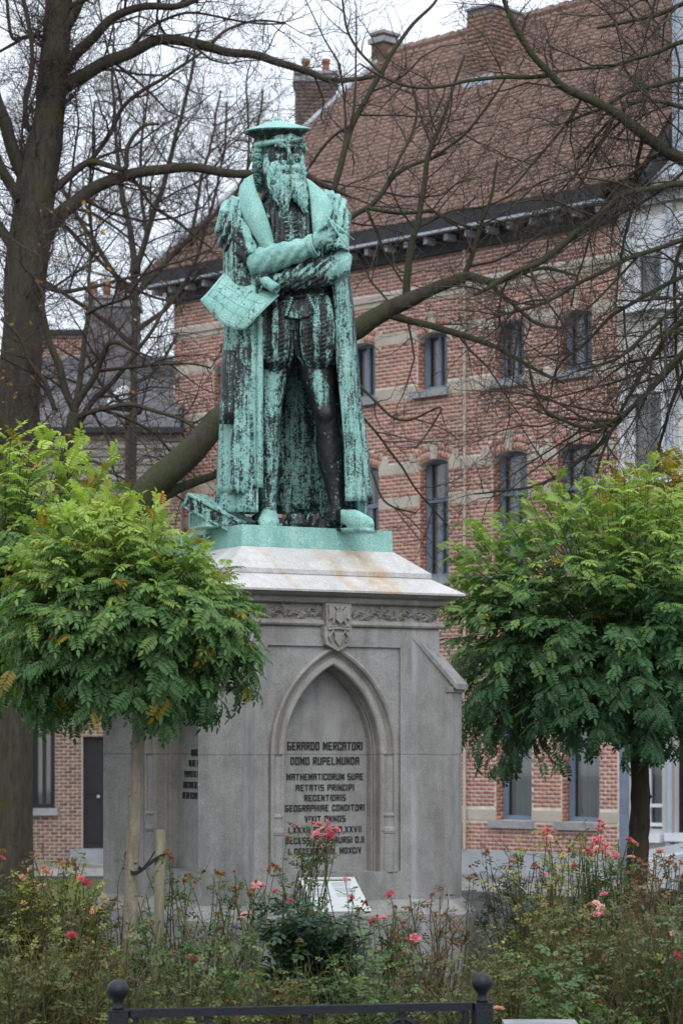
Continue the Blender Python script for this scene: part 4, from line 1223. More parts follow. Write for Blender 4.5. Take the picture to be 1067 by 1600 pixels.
# ---- bronze base
BS0, BS1, BSZ0, BSZ1 = -HX+.208, HX-.208, 2.843, 2.972
def solid(mb, pts8): mb.add(pts8, [(0,3,2,1),(4,5,6,7),(0,1,5,4),(1,2,6,5),(2,3,7,6),(3,0,4,7)])
m = MB()
q = [MP @ Vector(p) for p in ((BS0,-HY+.208,BSZ0),(BS1,-HY+.208,BSZ0),(BS1,HY-.208,BSZ0),(BS0,HY-.208,BSZ0))]
q2 = [MP @ Vector(p) for p in ((BS0+.004,-HY+.212,BSZ1),(BS1-.004,-HY+.212,BSZ1),(BS1-.004,HY-.212,BSZ1),(BS0+.004,HY-.212,BSZ1))]
solid(m, q+q2)
def raw(mb, name, pat, parent=st, smooth=False):
    me = mb.mesh(name, MAT['bronze'], smooth, root_inv(parent))
    at = me.attributes.new('patina', 'FLOAT', 'POINT')
    at.data.foreach_set('value', np.full(len(me.vertices), pat, dtype=np.float32))
    return link(bpy.data.objects.new(name, me), parent)
base = raw(m, 'bronze_base', 1.02)
m = MB(); rr = random.Random(21)                        # founder's marks on the left side
for row in range(2):
    y = -.44
    while y < -.02:
        w_ = rr.uniform(.012,.03)
        q = [MP @ Vector(p) for p in ((BS0-.004,-y-w_-.42+.3,2.90+row*.03),(BS0-.004,-y-.42+.3,2.90+row*.03),(BS0+.01,-y-.42+.3,2.90+row*.03),(BS0+.01,-y-w_-.42+.3,2.90+row*.03))]
        solid(m, q+[p+Vector((0,0,.017)) for p in q]); y += w_+.008
raw(m, 'raised_marks', .55, base)

# ---- books lying at the left
def slab8(c, ax, ay, az): return [c+ax*i+ay*j+az*k for k in (-1,1) for i,j in ((-1,-1),(1,-1),(1,1),(-1,1))]
def book(c, ax, ay, az, pat=.85):
    cov = MB(); pg = MB()
    t = az.normalized()*.012
    solid(cov, slab8(c+az-t*.5, ax, ay, t*.5)); solid(cov, slab8(c-az+t*.5, ax, ay, t*.5))
    solid(cov, slab8(c-ax+ax.normalized()*.008, ax.normalized()*.008, ay, az-t*1.02))
    solid(pg, slab8(c+ax*.02, ax*.95, ay*.93, az-t*1.1))
    k = raw(cov, 'book', pat); raw(pg, 'pages', pat-.25, k)
    for s_ in (-.55,.0,.55):                           # raised bands on the spine
        bd = MB(); solid(bd, slab8(c-ax+ay*s_*.9, ax.normalized()*.008, ay.normalized()*.014, az*.98)); raw(bd, 'spine_band', pat-.1, k)
    return k
a0, a1 = S(303,782,.05), S(386,826,-.03); ax = (a1-a0)/2; ay = Vector((.30,.86,.05)).normalized()*.15; az = ax.cross(ay).normalized()*.045
book((a0+a1)/2, ax, -ay, -az if az.z < 0 else az, .62)
c = S(333,823,.02); ax = pe*.105; ay = pb*.15; book(Vector((c.x,c.y,2.972+.055)), -ay*.8, ax, Vector((0,0,.052)), .95)
c = S(362,826,.02); book(Vector((c.x+.02,c.y+.26,2.972+.03)), pe*.14, pb*.10, Vector((0,0,.03)), .7)

# ---- the figure: one continuous body, in hose and doublet
fig = MB()
# torso
limb(fig, [(470,520,.06,52,36),(472,490,.05,50,36),(474,465,.04,46,34),(468,440,.03,49,37),(460,410,.02,55,41),(455,380,.01,60,44),(450,350,.02,62,42),(446,328,.04,52,36),(441,312,.05,32,28)], 24)
# neck, skull
limb(fig, [(440,325,.05,30,28),(437,305,.04,25,25),(438,285,.02,23,24),(441,262,.0,25,26)], 18)
limb(fig, [(446,292,-.05,15,15),(446,278,-.035,25,24),(445,262,-.02,28.5,30),(444,246,-.01,29.5,32),(442,230,.0,30,34),(440,215,.0,27,32),(439,203,.0,18,22)], 24)
# brow, nose, cheeks, turned a little to the right
def blob(u,v,d,rx,ry,rz=None): fig.sphere(S(u,v,d), (rx*KS, (rz or rx)*KS, ry*KS), 12)
limb(fig, [(430,229,-.125,3,4),(438,227,-.142,4.5,5),(448,228.5,-.150,4,4.5),(458,228,-.142,4.2,4.5),(466,230.5,-.118,3,3.5)], 10, (0,0,1))
limb(fig, [(450.5,230,-.148,3.4,4),(452,240,-.163,3.7,5),(453.5,249,-.178,5,6),(453,255,-.168,5.2,4.5)], 12)
blob(437,247,-.112,8.5,7); blob(464,248,-.108,7,7); blob(448.5,254.5,-.158,3.2,2.6); blob(457.5,254.5,-.156,3,2.6)
for eu in (439.5, 459): 
    blob(eu,235,-.121,4.6,3.3); limb(fig, [(eu-5,232.5,-.126,1.3,1.3),(eu,231.3,-.134,1.5,1.5),(eu+5,233,-.126,1.3,1.3)], 8, (0,0,1)); limb(fig, [(eu-5,239,-.122,1.2,1.2),(eu,240.5,-.126,1.3,1.3),(eu+5,239,-.122,1.2,1.2)], 8, (0,0,1))
blob(444,218,-.108,22,11,8)
limb(fig, [(447,270,-.150,2,2.4),(452,269,-.155,5,2.6)], 8)
# legs
limb(fig, [(492,525,.05,34,34),(493,560,.04,31,33),(497,590,.03,27,29),(503,620,.015,21.5,24),(507,642,.0,18.5,20),(511,662,.01,17.5,18.5),(513,690,.04,20,23),(516,716,.055,20.5,24),(521,748,.05,16.5,18),(525,776,.045,12.8,14),(527,800,.04,12.5,14.5),(527,815,.04,14,17)], 22)
blob(508,645,-.055,13,15,9)
limb(fig, [(522,818,.09,12,9),(533,806,.03,13,12),(543,806,-.05,14,15),(554,812,-.12,15,14),(567,818,-.18,15,10.5),(577,821,-.22,12,8),(582,823,-.235,6,6)], 18, (0,0,1))
limb(fig, [(445,525,.05,33,33),(436,560,.05,28,31),(427,590,.04,24,27),(423,620,.03,20.5,24),(421,648,.01,17.5,20),(419,668,.01,16,18),(419,695,.03,17.5,21),(420,722,.04,17,21),(421,752,.04,14,16),(420.5,782,.03,11.2,13),(421,803,.03,11.5,14)], 22)
blob(421,650,-.055,11,13,8)
limb(fig, [(421,806,.06,12,15),(420,805,.0,13,15),(420,811,-.07,15.5,12),(420,815,-.13,17,9.5),(420.5,818,-.18,14,7),(421,819,-.205,7,4.5)], 18, (1,0,0))
# shoes: sole edges
limb(fig, [(420,824,.08,13,3.5),(420,824,-.08,16,3.5),(420.5,824,-.2,13,3.2)], 12, (1,0,0))
limb(fig, [(522,829,.10,12,3.5),(545,829,-.05,14,3.5),(582,830,-.24,11,3.2)], 12, (0,1,0))
# the hand in front: back of the hand, five fingers closing on the dividers
HD = -.27
def fing(lst): limb(fig, lst, 10)
limb(fig, [(484,384,HD+.01,11,9),(494,379,HD,13.5,9),(504,370,HD-.012,14.5,9),(511,363,HD-.02,13,8.5)], 14, (0,0,1))
fing([(506,357,HD-.03,4.2,4.2),(518,352,HD-.045,4.2,4.2),(530,357,HD-.05,3.6,3.6),(537,364,HD-.04,3.0,3.0)])       # forefinger
fing([(511,361,HD-.03,4.4,4.4),(521,359,HD-.055,4.2,4.2),(527,367,HD-.05,3.8,3.8),(522,375,HD-.03,3.3,3.3)])
fing([(512,368,HD-.03,4.4,4.4),(521,367,HD-.055,4.2,4.2),(524,376,HD-.045,3.7,3.7),(516,381,HD-.02,3.2,3.2)])
fing([(511,375,HD-.025,4.0,4.0),(518,376,HD-.045,3.8,3.8),(519,384,HD-.035,3.3,3.3),(512,386,HD-.015,2.9,2.9)])
fing([(498,366,HD-.02,5.4,5.0),(506,354,HD-.05,4.6,4.4),(515,347,HD-.055,3.9,3.9),(522,346,HD-.05,3.1,3.1)])        # thumb
# the other hand, under the elbow, holding the sheet
limb(fig, [(432,444,-.16,10,9),(420,442,-.185,12,9),(411,440,-.20,11,8)], 12, (0,0,1))
for k,(vv,dv) in enumerate(((433,-.225),(438,-.232),(443,-.232),(448,-.225))):
    fing([(414,vv,dv+.015,3.8,3.8),(405,vv+1.5,dv,3.7,3.7),(400,vv+5,dv+.012,3.2,3.2),(403,vv+9,dv+.02,2.7,2.7)])
fing([(420,436,-.215,4.6,4.6),(411,430,-.235,4.1,4.1),(404,428,-.235,3.1,3.1)])
em, co, no = remesh_obj(fig, .0075, 2, .5)
u, v, d = px_of(co)
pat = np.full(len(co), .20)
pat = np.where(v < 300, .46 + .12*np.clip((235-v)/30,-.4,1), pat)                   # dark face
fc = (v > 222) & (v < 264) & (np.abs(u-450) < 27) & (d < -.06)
pat = np.where(fc, .17 + .34*np.clip((-d-.128)/.04,0,1) + .26*((v > 240) & (v < 252) & (np.abs(np.abs(u-450.5)-13.5) < 6)), pat)  # highlights of nose, brow and cheeks painted into the patina, by protrusion
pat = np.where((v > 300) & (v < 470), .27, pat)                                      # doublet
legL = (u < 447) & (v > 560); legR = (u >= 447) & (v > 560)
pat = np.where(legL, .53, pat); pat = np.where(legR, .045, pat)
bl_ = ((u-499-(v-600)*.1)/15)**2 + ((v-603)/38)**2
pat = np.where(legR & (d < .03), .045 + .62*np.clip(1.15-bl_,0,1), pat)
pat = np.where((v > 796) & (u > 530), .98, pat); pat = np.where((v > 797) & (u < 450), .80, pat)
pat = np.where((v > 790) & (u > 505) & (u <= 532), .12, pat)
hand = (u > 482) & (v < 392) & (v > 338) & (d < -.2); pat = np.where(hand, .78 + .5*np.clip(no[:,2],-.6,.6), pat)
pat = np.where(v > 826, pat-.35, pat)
dsp = .004*nz(co,(14,14,7)) + .0018*nz(co,(60,60,45),2)
dsp = np.where((v > 315) & (v < 455) & (d < 0), dsp + .0035*np.sin((u-452)*.85), dsp)       # quilting of the doublet
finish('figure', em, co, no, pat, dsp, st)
# doublet buttons in two rows
m = MB()
for i in range(17):
    vv = 333+i*7
    for uu in (446+i*.9, 461+i*.55):
        m.sphere(S(uu, vv, -.165-.0*i), 1.9*KS, 6); m.tube([S(uu-4.5,vv+1,-.158), S(uu+4.5,vv-1,-.158)], 1.0*KS, 5)
raw(m, 'doublet_buttons', .50, st)

# ---- beard and moustache
bd = MB()
def bl(lst, n=16): limb(bd, lst, n)
bl([(444,257,-.075,28,15),(445,270,-.095,29.5,18),(447.5,285,-.11,31,20),(452,298,-.12,28,18),(455,306,-.12,23,13)], 20)
bl([(437,292,-.13,18,15),(441,306,-.14,15,13),(444,318,-.145,10,10),(446.5,332,-.145,3.5,5)])
bl([(465,292,-.13,16,15),(469,306,-.14,12,12),(474,319,-.145,8,9),(477.5,333,-.145,3,4)])
bl([(416,243,-.04,4.5,9),(417,256,-.05,6,12),(420,272,-.06,7.5,13)]); bl([(471,245,-.04,4,8),(471.5,258,-.05,5.5,11),(472,272,-.06,6.5,12)])
bl([(451,262,-.165,5,4),(443,263,-.165,6.5,4.5),(435,268,-.15,6,4.5),(427,274,-.13,4,4),(421,276,-.115,2.5,3)], 12)
bl([(453,262,-.165,5,4),(461,263,-.16,6.5,4.5),(468,268,-.145,6,4.5),(475,272,-.125,4,4),(480,271,-.11,2.5,3)], 12)
em, co, no = remesh_obj(bd, .0065, 1, .5)
u, v, d = px_of(co)
wav = u + 3.0*np.sin(v*.22 + u*.05) + 2.0*np.sin(v*.41+1)
strand = np.sin(wav*1.05)*.6 + np.sin(wav*.55+2)*.5 + nz(co,(55,55,22),4)*1.2
finish('beard', em, co, no, .66+.07*strand - .3*((v>266)&(v<273)&(np.abs(u-453)<12)), .0042*strand, st)
# ---- hair: curls
hb_ = MB(); cr = random.Random(9)
for (uc, vc, su, sv_, dd, n_) in ((405,243,11,19,-.02,34),(399,255,7,14,.03,14),(470,233,6,16,-.02,18),(405,280,6,22,.06,12),(420,225,8,7,-.07,6)):
    for i in range(n_):
        a = cr.uniform(0,6.28); r_ = math.sqrt(cr.random())
        c = S(uc+math.cos(a)*r_*su, vc+math.sin(a)*r_*sv_, dd + cr.uniform(-.05,.03)*(1-r_))
        rad = cr.uniform(3.0,4.4)*KS; ph = cr.uniform(0,6.28)
        up = Vector((cr.uniform(-.4,.4),-1,cr.uniform(-.4,.4))).normalized(); e1 = up.orthogonal().normalized(); e2 = up.cross(e1)
        pts = [c + (e1*math.cos(ph+t*.8)+e2*math.sin(ph+t*.8))*rad*(1-t*.06) + up*.002*t for t in range(10)]
        hb_.tube(pts, [1.7*KS]*8+[1.4*KS,.9*KS], 6)
for k in range(2): hb_.sphere(S((407,469)[k],(243,233)[k],.02), (9*KS,.07,18*KS), 12)
hb_.sphere(S(440,250,.08), (27*KS,.07,32*KS), 14)
raw(hb_, 'hair', .60, st, True)
# ---- flat hat
ht = MB()
prof = [(52,0),(50.5,1.4),(38,6),(20,12.5),(6,16),(4.2,17),(4.8,19),(3.6,21.5),(1.0,22.5)]
prof = [(30,-25),(32,-19),(33,-14),(37,-9),(46,-3)] + prof
Mh = Matrix.Translation(S(433.5,206,.0)) @ Matrix.Rotation(R(-2.5),4,'Y') @ Matrix.Rotation(R(4),4,'X')
hv = MB(); hv.lathe([(r*KS, z*KS) for r,z in prof], None, 40)
for i,p in enumerate(hv.v):                            # four blunt corners, softly waved edge
    a = math.atan2(p[1],p[0]); r_ = math.hypot(p[0],p[1]); k = 1+.035*math.cos(4*a+.6)*(r_/(52*KS))
    hv.v[i] = tuple(Mh @ Vector((p[0]*k, p[1]*k*.92, p[2]+.006*math.sin(2*a+1)*(r_/(52*KS)))))
me = hv.mesh('hat', MAT['bronze'], False, root_inv(st))
at = me.attributes.new('patina','FLOAT','POINT')
pz = [1.1 if z >= 0 else (.62 if z <= -19 else .12) for r_,z in prof for k in range(40)]
at.data.foreach_set('value', np.array(pz, dtype=np.float32)); link(bpy.data.objects.new('hat', me), st)
m = MB(); pts = [S(433.5+34*math.cos(a)*1.0, 222.5 + 5*math.cos(a+2.9) - 7*max(0,-math.sin(a))*.4, -.0+.128*math.sin(a)) for a in np.linspace(0,6.2832,40)]
m.tube(pts, 4.2*KS, 8); raw(m, 'hat_band', .72, st, True)

# ---- sheets of cloth: grid of points, given thickness
def sheet(name, rows, pat, thick=.014, parent=st, disp=0.0, close=False, seed=1):
    """rows: list of equal-length lists of points; a closed skin of the given thickness"""
    A = np.array([[tuple(p) for p in r] for r in rows]); n_, m_ = A.shape[:2]
    du = np.gradient(A, axis=1); dv = np.gradient(A, axis=0)
    nr = np.cross(du, dv); nr /= (np.linalg.norm(nr, axis=2, keepdims=True)+1e-9)
    if disp:
        dd = nz(A.reshape(-1,3), (9,9,4), seed).reshape(n_,m_)*disp
        A = A + nr*dd[:,:,None]
    B = A + nr*thick
    V = np.concatenate([A.reshape(-1,3), B.reshape(-1,3)]); o = n_*m_
    f = []
    for i in range(n_-1):
        for j in range(m_-1):
            a,b_,c,d_ = i*m_+j, i*m_+j+1, (i+1)*m_+j+1, (i+1)*m_+j
            f.append((a,d_,c,b_)); f.append((o+a,o+b_,o+c,o+d_))
    for j in range(m_-1):
        f.append((j,j+1,o+j+1,o+j)); k = (n_-1)*m_; f.append((k+j+1,k+j,o+k+j,o+k+j+1))
    for i in range(n_-1):
        a,c = i*m_,(i+1)*m_; f.append((c,a,o+a,o+c)); a,c = i*m_+m_-1,(i+1)*m_+m_-1; f.append((a,c,o+c,o+a))
    M = np.array(root_inv(parent)); V = V @ M[:3,:3].T + M[:3,3]
    me = np_mesh(name, V, np.array(f), MAT['bronze'], None, True)
    at = me.attributes.new('patina','FLOAT','POINT')
    pv = np.full(n_*m_, pat) if not hasattr(pat,'__len__') else np.asarray(pat).ravel()
    at.data.foreach_set('value', np.concatenate([pv,pv]).astype(np.float32))
    return link(bpy.data.objects.new(name, me), parent)

def cr_spline(P_, n):
    P_ = np.array(P_, dtype=float); k = len(P_); out = []
    for t in np.linspace(0, k-1-1e-6, n):
        i = int(t); f = t-i
        p0,p1,p2,p3 = P_[max(i-1,0)],P_[i],P_[min(i+1,k-1)],P_[min(i+2,k-1)]
        out.append(.5*((2*p1)+(-p0+p2)*f+(2*p0-5*p1+4*p2-p3)*f*f+(-p0+3*p1-3*p2+p3)*f**3))
    return np.array(out)
def lerp_tab(tab, v):
    return np.interp(v, [t[0] for t in tab], [t[1] for t in tab])

# ---- the long gown
uL = [(330,352),(400,351),(470,353),(520,354),(560,350),(660,345.5),(790,340.5)]      # left outline
fL = [(330,396),(400,404),(470,408),(500,408),(560,405),(650,404),(790,402)]          # front edge, left
uR = [(330,528),(400,541),(470,543),(520,550),(560,552.5),(640,558.5),(700,565),(790,573)]
fR = [(330,505),(400,512),(470,524),(520,528),(560,529),(640,537),(700,541),(790,542)]
def gown_rows(inset=0, hem=None, v0=345, nrow=46, nc=170, seed=0.0, vbot=None):
    rows = []; pats = []
    for i in range(nrow):
        f = i/(nrow-1); row = []; pr_ = []
        for j in range(nc):
            s = j/(nc-1)
            vb = hem(s); v = v0 + (vb-v0)*f
            a,b_,c,e = lerp_tab(uL,v)+inset, lerp_tab(fL,v), lerp_tab(uR,v)-inset, lerp_tab(fR,v)
            g = np.clip((v-450)/330,0,1); dk = .30+.10*g
            key = [(b_,-.105-.02*g),(a*.55+b_*.45,-.135-.03*g),(a+3,-.03),(a+4,.07),(a+24,.20+.04*g),(a*.68+c*.32,dk),(a*.5+c*.5,dk+.02),(a*.32+c*.68,dk),(c-22,.20+.04*g),(c-4,.08),(c-2,-.02),(c*.6+e*.4,-.09-.03*g),(e,-.085-.02*g)]
            row.append((key, s, v, g))
        # one spline per row (the hem shifts v a little along it)
        pts = []
        for j,(key,s,v,g) in enumerate(row):
            pts.append(v)
        mid = row[nc//2][0]
        K = np.array([row[int(round(t*(nc-1)))][0][k] for k,t in enumerate(np.linspace(0,1,13))])
        C = cr_spline(K, nc)
        D_ = np.gradient(C*np.array([KS,1.0]), axis=0); Nn = np.stack([D_[:,1], -D_[:,0]],1); Nn /= np.linalg.norm(Nn,axis=1,keepdims=True)+1e-9
        sarr = np.linspace(0,1,nc); gg = np.array([r[3] for r in row])
        fold = (np.sin(sarr*62+seed+.6*np.sin(f*3))+.6*np.sin(sarr*37+1.3+seed)+.5*np.sin(sarr*101+f*2))
        edge = np.clip(np.minimum(sarr,1-sarr)*14,0.15,1)
        amp = (.004+.013*gg)*edge
        off = fold*amp
        rows.append([S(C[j,0]+Nn[j,0]*off[j]/KS, pts[j], C[j,1]+Nn[j,1]*off[j]) for j in range(nc)])
        pats.append([.52 + .10*fold[j] + (.16*gg[j] if sarr[j]<.25 or sarr[j]>.78 else -.12) + (.12 if sarr[j]<.03 or sarr[j]>.955 else 0) for j in range(nc)])
    return rows, np.array(pats)
def hem1(s):
    if s < .22: return 758 + 13*min(1,s/.06) - 6*max(0,(s-.1)/.12)
    if s > .80: return 783
    return np.interp(s, [.22,.3,.7,.8], [768,794,796,784])
rows, pats = gown_rows(0, hem1); sheet('gown', rows, pats, .016, st, .006, seed=2)
def hem2(s): return 800 if s < .3 else (803 if s < .7 else 806)
rows, pats = gown_rows(5, hem2, v0=640, nrow=24, seed=2.2); 
sheet('under_gown', [[p+Vector((0,.012,0)) for p in r[:146]] for r in rows], pats[:, :146]-.04, .012, st, .005, seed=5)
# hanging strip on the gown's left front
rows = [[S(u0 + t*20, v_, -.10-.045*math.sin(t*2.6)-.02*(v_-560)/100) for t in np.linspace(0,1,8)] for v_,u0 in ((548,352),(575,350.5),(610,348.5),(640,347),(663,346))]
sheet('gown_strip', rows, .24, -.018, st)
rows = [[S(403+ t*6, v_, -.125-.012*math.sin(t*3.14)-.02*np.clip((v_-450)/330,0,1)) for t in np.linspace(0,1,6)] for v_ in np.linspace(495,762,24)]
sheet('gown_edging', rows, .72, -.012, st)
rows = [[S(float(np.interp(v_,[500,560,640,700,785],[526,527,535,540,541]))+t*6, v_, -.10-.010*math.sin(t*3.14)) for t in np.linspace(0,1,6)] for v_ in np.linspace(500,782,24)]
sheet('gown_edging', rows, .62, -.012, st)
# hanging sleeve at the right
hs = MB(); limb(hs, [(532,425,.06,15,26),(537,455,.05,13,26),(541,490,.04,12.5,24),(544,525,.03,10.5,20),(546,548,.03,8,15)], 16)
em, co, no = remesh_obj(hs, .009, 2); u,v,d = px_of(co)
finish('hanging_sleeve', em, co, no, np.full(len(co), .30)+.1*np.sin(u*.7), .006*nz(co,(16,16,5)), st)

# ---- trunk hose: two paned puffs, and the skirt of the doublet
for (lst, k0) in (([(432,480,.02,27,34),(430,497,.0,30,37),(429,520,-.01,30,38),(429,545,-.01,29.5,37),(431,560,.0,27,34),(432,569,.02,22,28)], 0),
                  ([(494,478,.02,36,36),(497,497,.0,38,39),(499,520,-.01,39.5,40),(499,542,-.01,38.5,39),(498,556,.0,35,36),(497,565,.02,28,30)], 1)):
    h = MB(); limb(h, lst, 40)
    em, co, no = remesh_obj(h, .0075, 1); u,v,d = px_of(co)
    uc = 430 if k0 == 0 else 498
    ang = np.arctan2(d+.0, (u-uc)*KS)
    w = np.sin(ang*11+k0); pane = np.clip(w*2.2,-1,1)
    fade = np.clip((568-v)/14,0,1)
    dsp = .0085*pane*fade + .0035*nz(co,(40,40,14),k0) + .003*np.sin(v*.9+u*.3)*(pane<0)
    finish('trunk_hose', em, co, no, .27+.13*pane+.08*nz(co,(20,20,6),3), dsp, st)
rows = []
for i,f in enumerate(np.linspace(0,1,12)):
    r = []
    for a in np.linspace(R(-20),R(200),70):
        v_ = 462 + 30*f + 4*math.cos(a)*(-1) + 4*abs(math.sin(a*1.0))*f
        ra = 50+8*f; r.append(S(470+ra*math.cos(a)*1.0 + 0, v_ + 2.5*math.sin(a*9)*f*.5, .03-(.150+.030*f)*math.sin(a) - .007*math.sin(a*14)*f))
    rows.append(r)
pp = np.array([[.40+.22*math.sin(j*.55)*(i/11)-.06 for j in range(70)] for i in range(12)])
sheet('doublet_skirt', rows, pp, -.014, st)
m = MB()
m.tube([S(470+50*math.cos(a), 463-4*math.cos(a), .03-.155*math.sin(a)) for a in np.linspace(R(-20),R(200),40)], 4.2*KS, 8)
raw(m, 'belt', .22, st, True)
# lace ornaments on the skirt
for (u0,v0_,u1,v1_) in ((456,466,447,492),(484,466,496,492)):
    m = MB()
    for i in range(8):
        f = i/7; m.sphere(S(u0+(u1-u0)*f, v0_+(v1_-v0_)*f, -.158-.01*f), (2.6*KS,2*KS,1.8*KS), 6)
    raw(m, 'skirt_ornament', .70, st)

# ---- puffed sleeves, cuffs, forearms
def cloth(name, lst_list, vox, patf, dispf, side=(1,0,0)):
    h = MB()
    for lst in lst_list: limb(h, lst, 20, side)
    em, co, no = remesh_obj(h, vox, 2); u,v,d = px_of(co)
    return finish(name, em, co, no, patf(u,v,d,no,co), dispf(u,v,d,no,co), st)
cloth('puffed_sleeve', [[(384,318,.06,14,22),(374,328,.04,26,31),(366,345,.02,29,36),(365,364,.01,28,37),(370,384,.0,25,33),(377,398,-.01,20,26)]], .0075,
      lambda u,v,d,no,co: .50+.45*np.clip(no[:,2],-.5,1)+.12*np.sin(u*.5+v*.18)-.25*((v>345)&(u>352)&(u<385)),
      lambda u,v,d,no,co: .007*np.sin(u*.42+v*.12+2*np.sin(v*.05))+.005*nz(co,(18,18,10)))
cloth('sleeve_cuff', [[(373,352,-.05,16,24),(382,372,-.07,24,28),(389,394,-.085,27,29),(396,407,-.10,27.5,28)]], .0075,
      lambda u,v,d,no,co: np.where(np.abs(u-388-(v-370)*.35)<7, .66, .24)+.1*no[:,2],
      lambda u,v,d,no,co: .004*nz(co,(22,22,16),1)+.004*np.sin(v*.35-u*.25))
m = MB(); c0 = S(397,406,-.105)
for k,(ul,vl,dl) in enumerate(((397,406,-.10),)):
    axv = (S(440,400,-.19)-S(392,405,-.08)).normalized(); e1 = Vector((0,0,1)); e1 = (e1-axv*e1.dot(axv)).normalized(); e2 = axv.cross(e1)
    m.tube([S(ul,vl,dl)+ (e1*math.cos(a)*28+e2*math.sin(a)*27)*KS for a in np.linspace(0,6.2832,36)], 2.6*KS, 8)
raw(m, 'cuff_piping', .22, st, True)
m = MB()
for f in (.0,.33,.66,1.0): m.sphere(S(378+12*f, 358+26*f, -.165-.02*f), 2.1*KS, 8)
raw(m, 'sleeve_buttons', .45, st)
fold_d = lambda u,v,d,no,co: .0045*nz(co,(26,26,26),6)+.0035*np.sin((u*.5+v*.35)*.75+nz(co,(8,8,8))*2)
cloth('sleeve', [[(392,413,-.085,24,23),(404,410,-.115,25,24),(425,404,-.165,22.5,21),(448,397.5,-.21,19.5,18.5),(470,390.5,-.245,17,16),(486,385,-.262,15,14.5)]], .0065,
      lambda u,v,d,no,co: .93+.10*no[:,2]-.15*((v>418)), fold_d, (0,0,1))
axv = (S(495,381,-.275)-S(470,390,-.245)).normalized(); e1 = Vector((0,0,1)); e1 = (e1-axv*e1.dot(axv)).normalized(); e2 = axv.cross(e1)
m = MB(); c0 = S(488,384.5,-.266)
for off,rr_ in ((-.012,15.6),(.0,16.6),(.014,16.2)): m.tube([c0+axv*off+(e1*math.cos(a)+e2*math.sin(a))*rr_*KS for a in np.linspace(0,6.2832,30)], 2.1*KS, 8)
raw(m, 'wrist_band', .85, st, True)
# image-right arm
cloth('puffed_sleeve', [[(505,313,.06,18,24),(520,325,.04,23,30),(527,345,.02,22,34),(528,368,.0,20,33),(527,388,-.01,18,29),(528,400,-.01,17,26)]], .0075,
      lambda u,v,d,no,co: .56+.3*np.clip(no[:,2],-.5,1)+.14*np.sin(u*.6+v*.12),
      lambda u,v,d,no,co: .006*np.sin(u*.55+v*.1)+.006*nz(co,(20,20,9),2))
cloth('sleeve_cuff', [[(526,372,-.06,17,24),(527,386,-.075,18.5,25),(527,397,-.085,19,25)]], .007,
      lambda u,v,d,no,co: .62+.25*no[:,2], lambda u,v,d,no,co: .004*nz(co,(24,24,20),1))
cloth('sleeve', [[(529,402,-.05,22,22),(528,418,-.085,22,21),(512,424,-.14,22.5,21),(490,428,-.175,22,20),(465,434,-.185,19.5,18),(442,440,-.175,15,14.5),(430,443,-.16,12,12)]], .0065,
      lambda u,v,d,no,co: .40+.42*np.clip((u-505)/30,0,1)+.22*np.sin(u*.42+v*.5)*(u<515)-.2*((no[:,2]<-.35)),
      lambda u,v,d,no,co: .0075*np.sin(u*.42+v*.42+1.5*np.sin(v*.2))*np.clip((522-u)/20,.15,1)+.004*nz(co,(26,26,26),7), (0,0,1))
m = MB()
for k in range(4): m.sphere(S(520+k*6, 390-k*1.0, -.175+.01*k), 1.8*KS, 7)
raw(m, 'sleeve_buttons', .35, st)

# ---- broad collar of the gown: two lapels meeting behind the neck
def lapel(rows_, pat, name='lapel'):
    R_ = cr_spline(rows_, 30)
    rows = []
    for r in R_:
        a = S(r[0],r[1],r[2]); c = S(r[3],r[4],r[5]); row = []
        for t in np.linspace(0,1,12):
            p = a.lerp(c, t); p.y -= .030*math.sin(t*math.pi); row.append(p)
        rows.append(row)
    return sheet(name, rows, pat, .020, st, .003)
lapel([(440,281,.16,440,312,.21),(405,276,.12,388,296,.15),(396,279,.03,380,291,.06),(400,300,-.09,377,312,-.04),(407,318,-.135,382,334,-.11),(414,340,-.155,394,357,-.15),(420,362,-.155,406,378,-.17),(425,384,-.15,415,391,-.165)], .98)
lapel([(440,281,.16,440,312,.21),(474,277,.10,492,296,.15),(479,283,.02,503,297,.06),(483,300,-.09,523,313,-.02),(485,322,-.135,520,330,-.10),(487,345,-.155,511,350,-.15),(489,365,-.165,503,371,-.165),(491,385,-.165,496,390,-.165)], 1.02)
m = MB(); limb(m, [(437,316,.07,33,28),(436,300,.05,27,26),(434,284,.05,25,25),(430,268,.06,24,22)], 18); raw(m, 'neck_scarf', .10, st, True)

# ---- chart hanging over the arm, its far corner rolled
A_,B_,C_,E_ = S(313,478,-.22), S(384,514,-.27), S(436,460,-.235), S(352,424,-.02)
rows = []
for i,t in enumerate(np.linspace(0,1,22)):
    r = []
    for s_ in np.linspace(0,1,26):
        p = (E_.lerp(C_, s_)).lerp(A_.lerp(B_, s_), t)
        p.z += .012*math.sin(s_*5.2+1)*t - .035*math.sin(s_*math.pi)*(.3+.7*t) + .03*t**4*math.exp(-s_*5) 
        p.y -= .045*math.sin(t*math.pi)*.8 + .014*math.sin(s_*4)
        r.append(p)
    rows.append(r)
pp = np.array([[.90 + .06*math.sin(i*1.1)*math.sin(j*.9) for j in range(26)] for i in range(22)])
mp_ = sheet('chart_sheet', rows, pp, .009, st)
m = MB()
def gpt(s_, t): 
    i = min(20, int(t*21)); j = min(24, int(s_*25)); a = Vector(rows[i][j]); b_ = Vector(rows[i+1][j+1]); return a.lerp(b_, .5)
rowsV = [[Vector(p) for p in r] for r in rows]
nrm = ((rowsV[0][-1]-rowsV[0][0]).cross(rowsV[-1][0]-rowsV[0][0])).normalized()
if nrm.y > 0: nrm = -nrm
for k in range(3, 20, 4): m.tube([p+nrm*.0015 for p in rowsV[k][2:24]], .0012, 4)
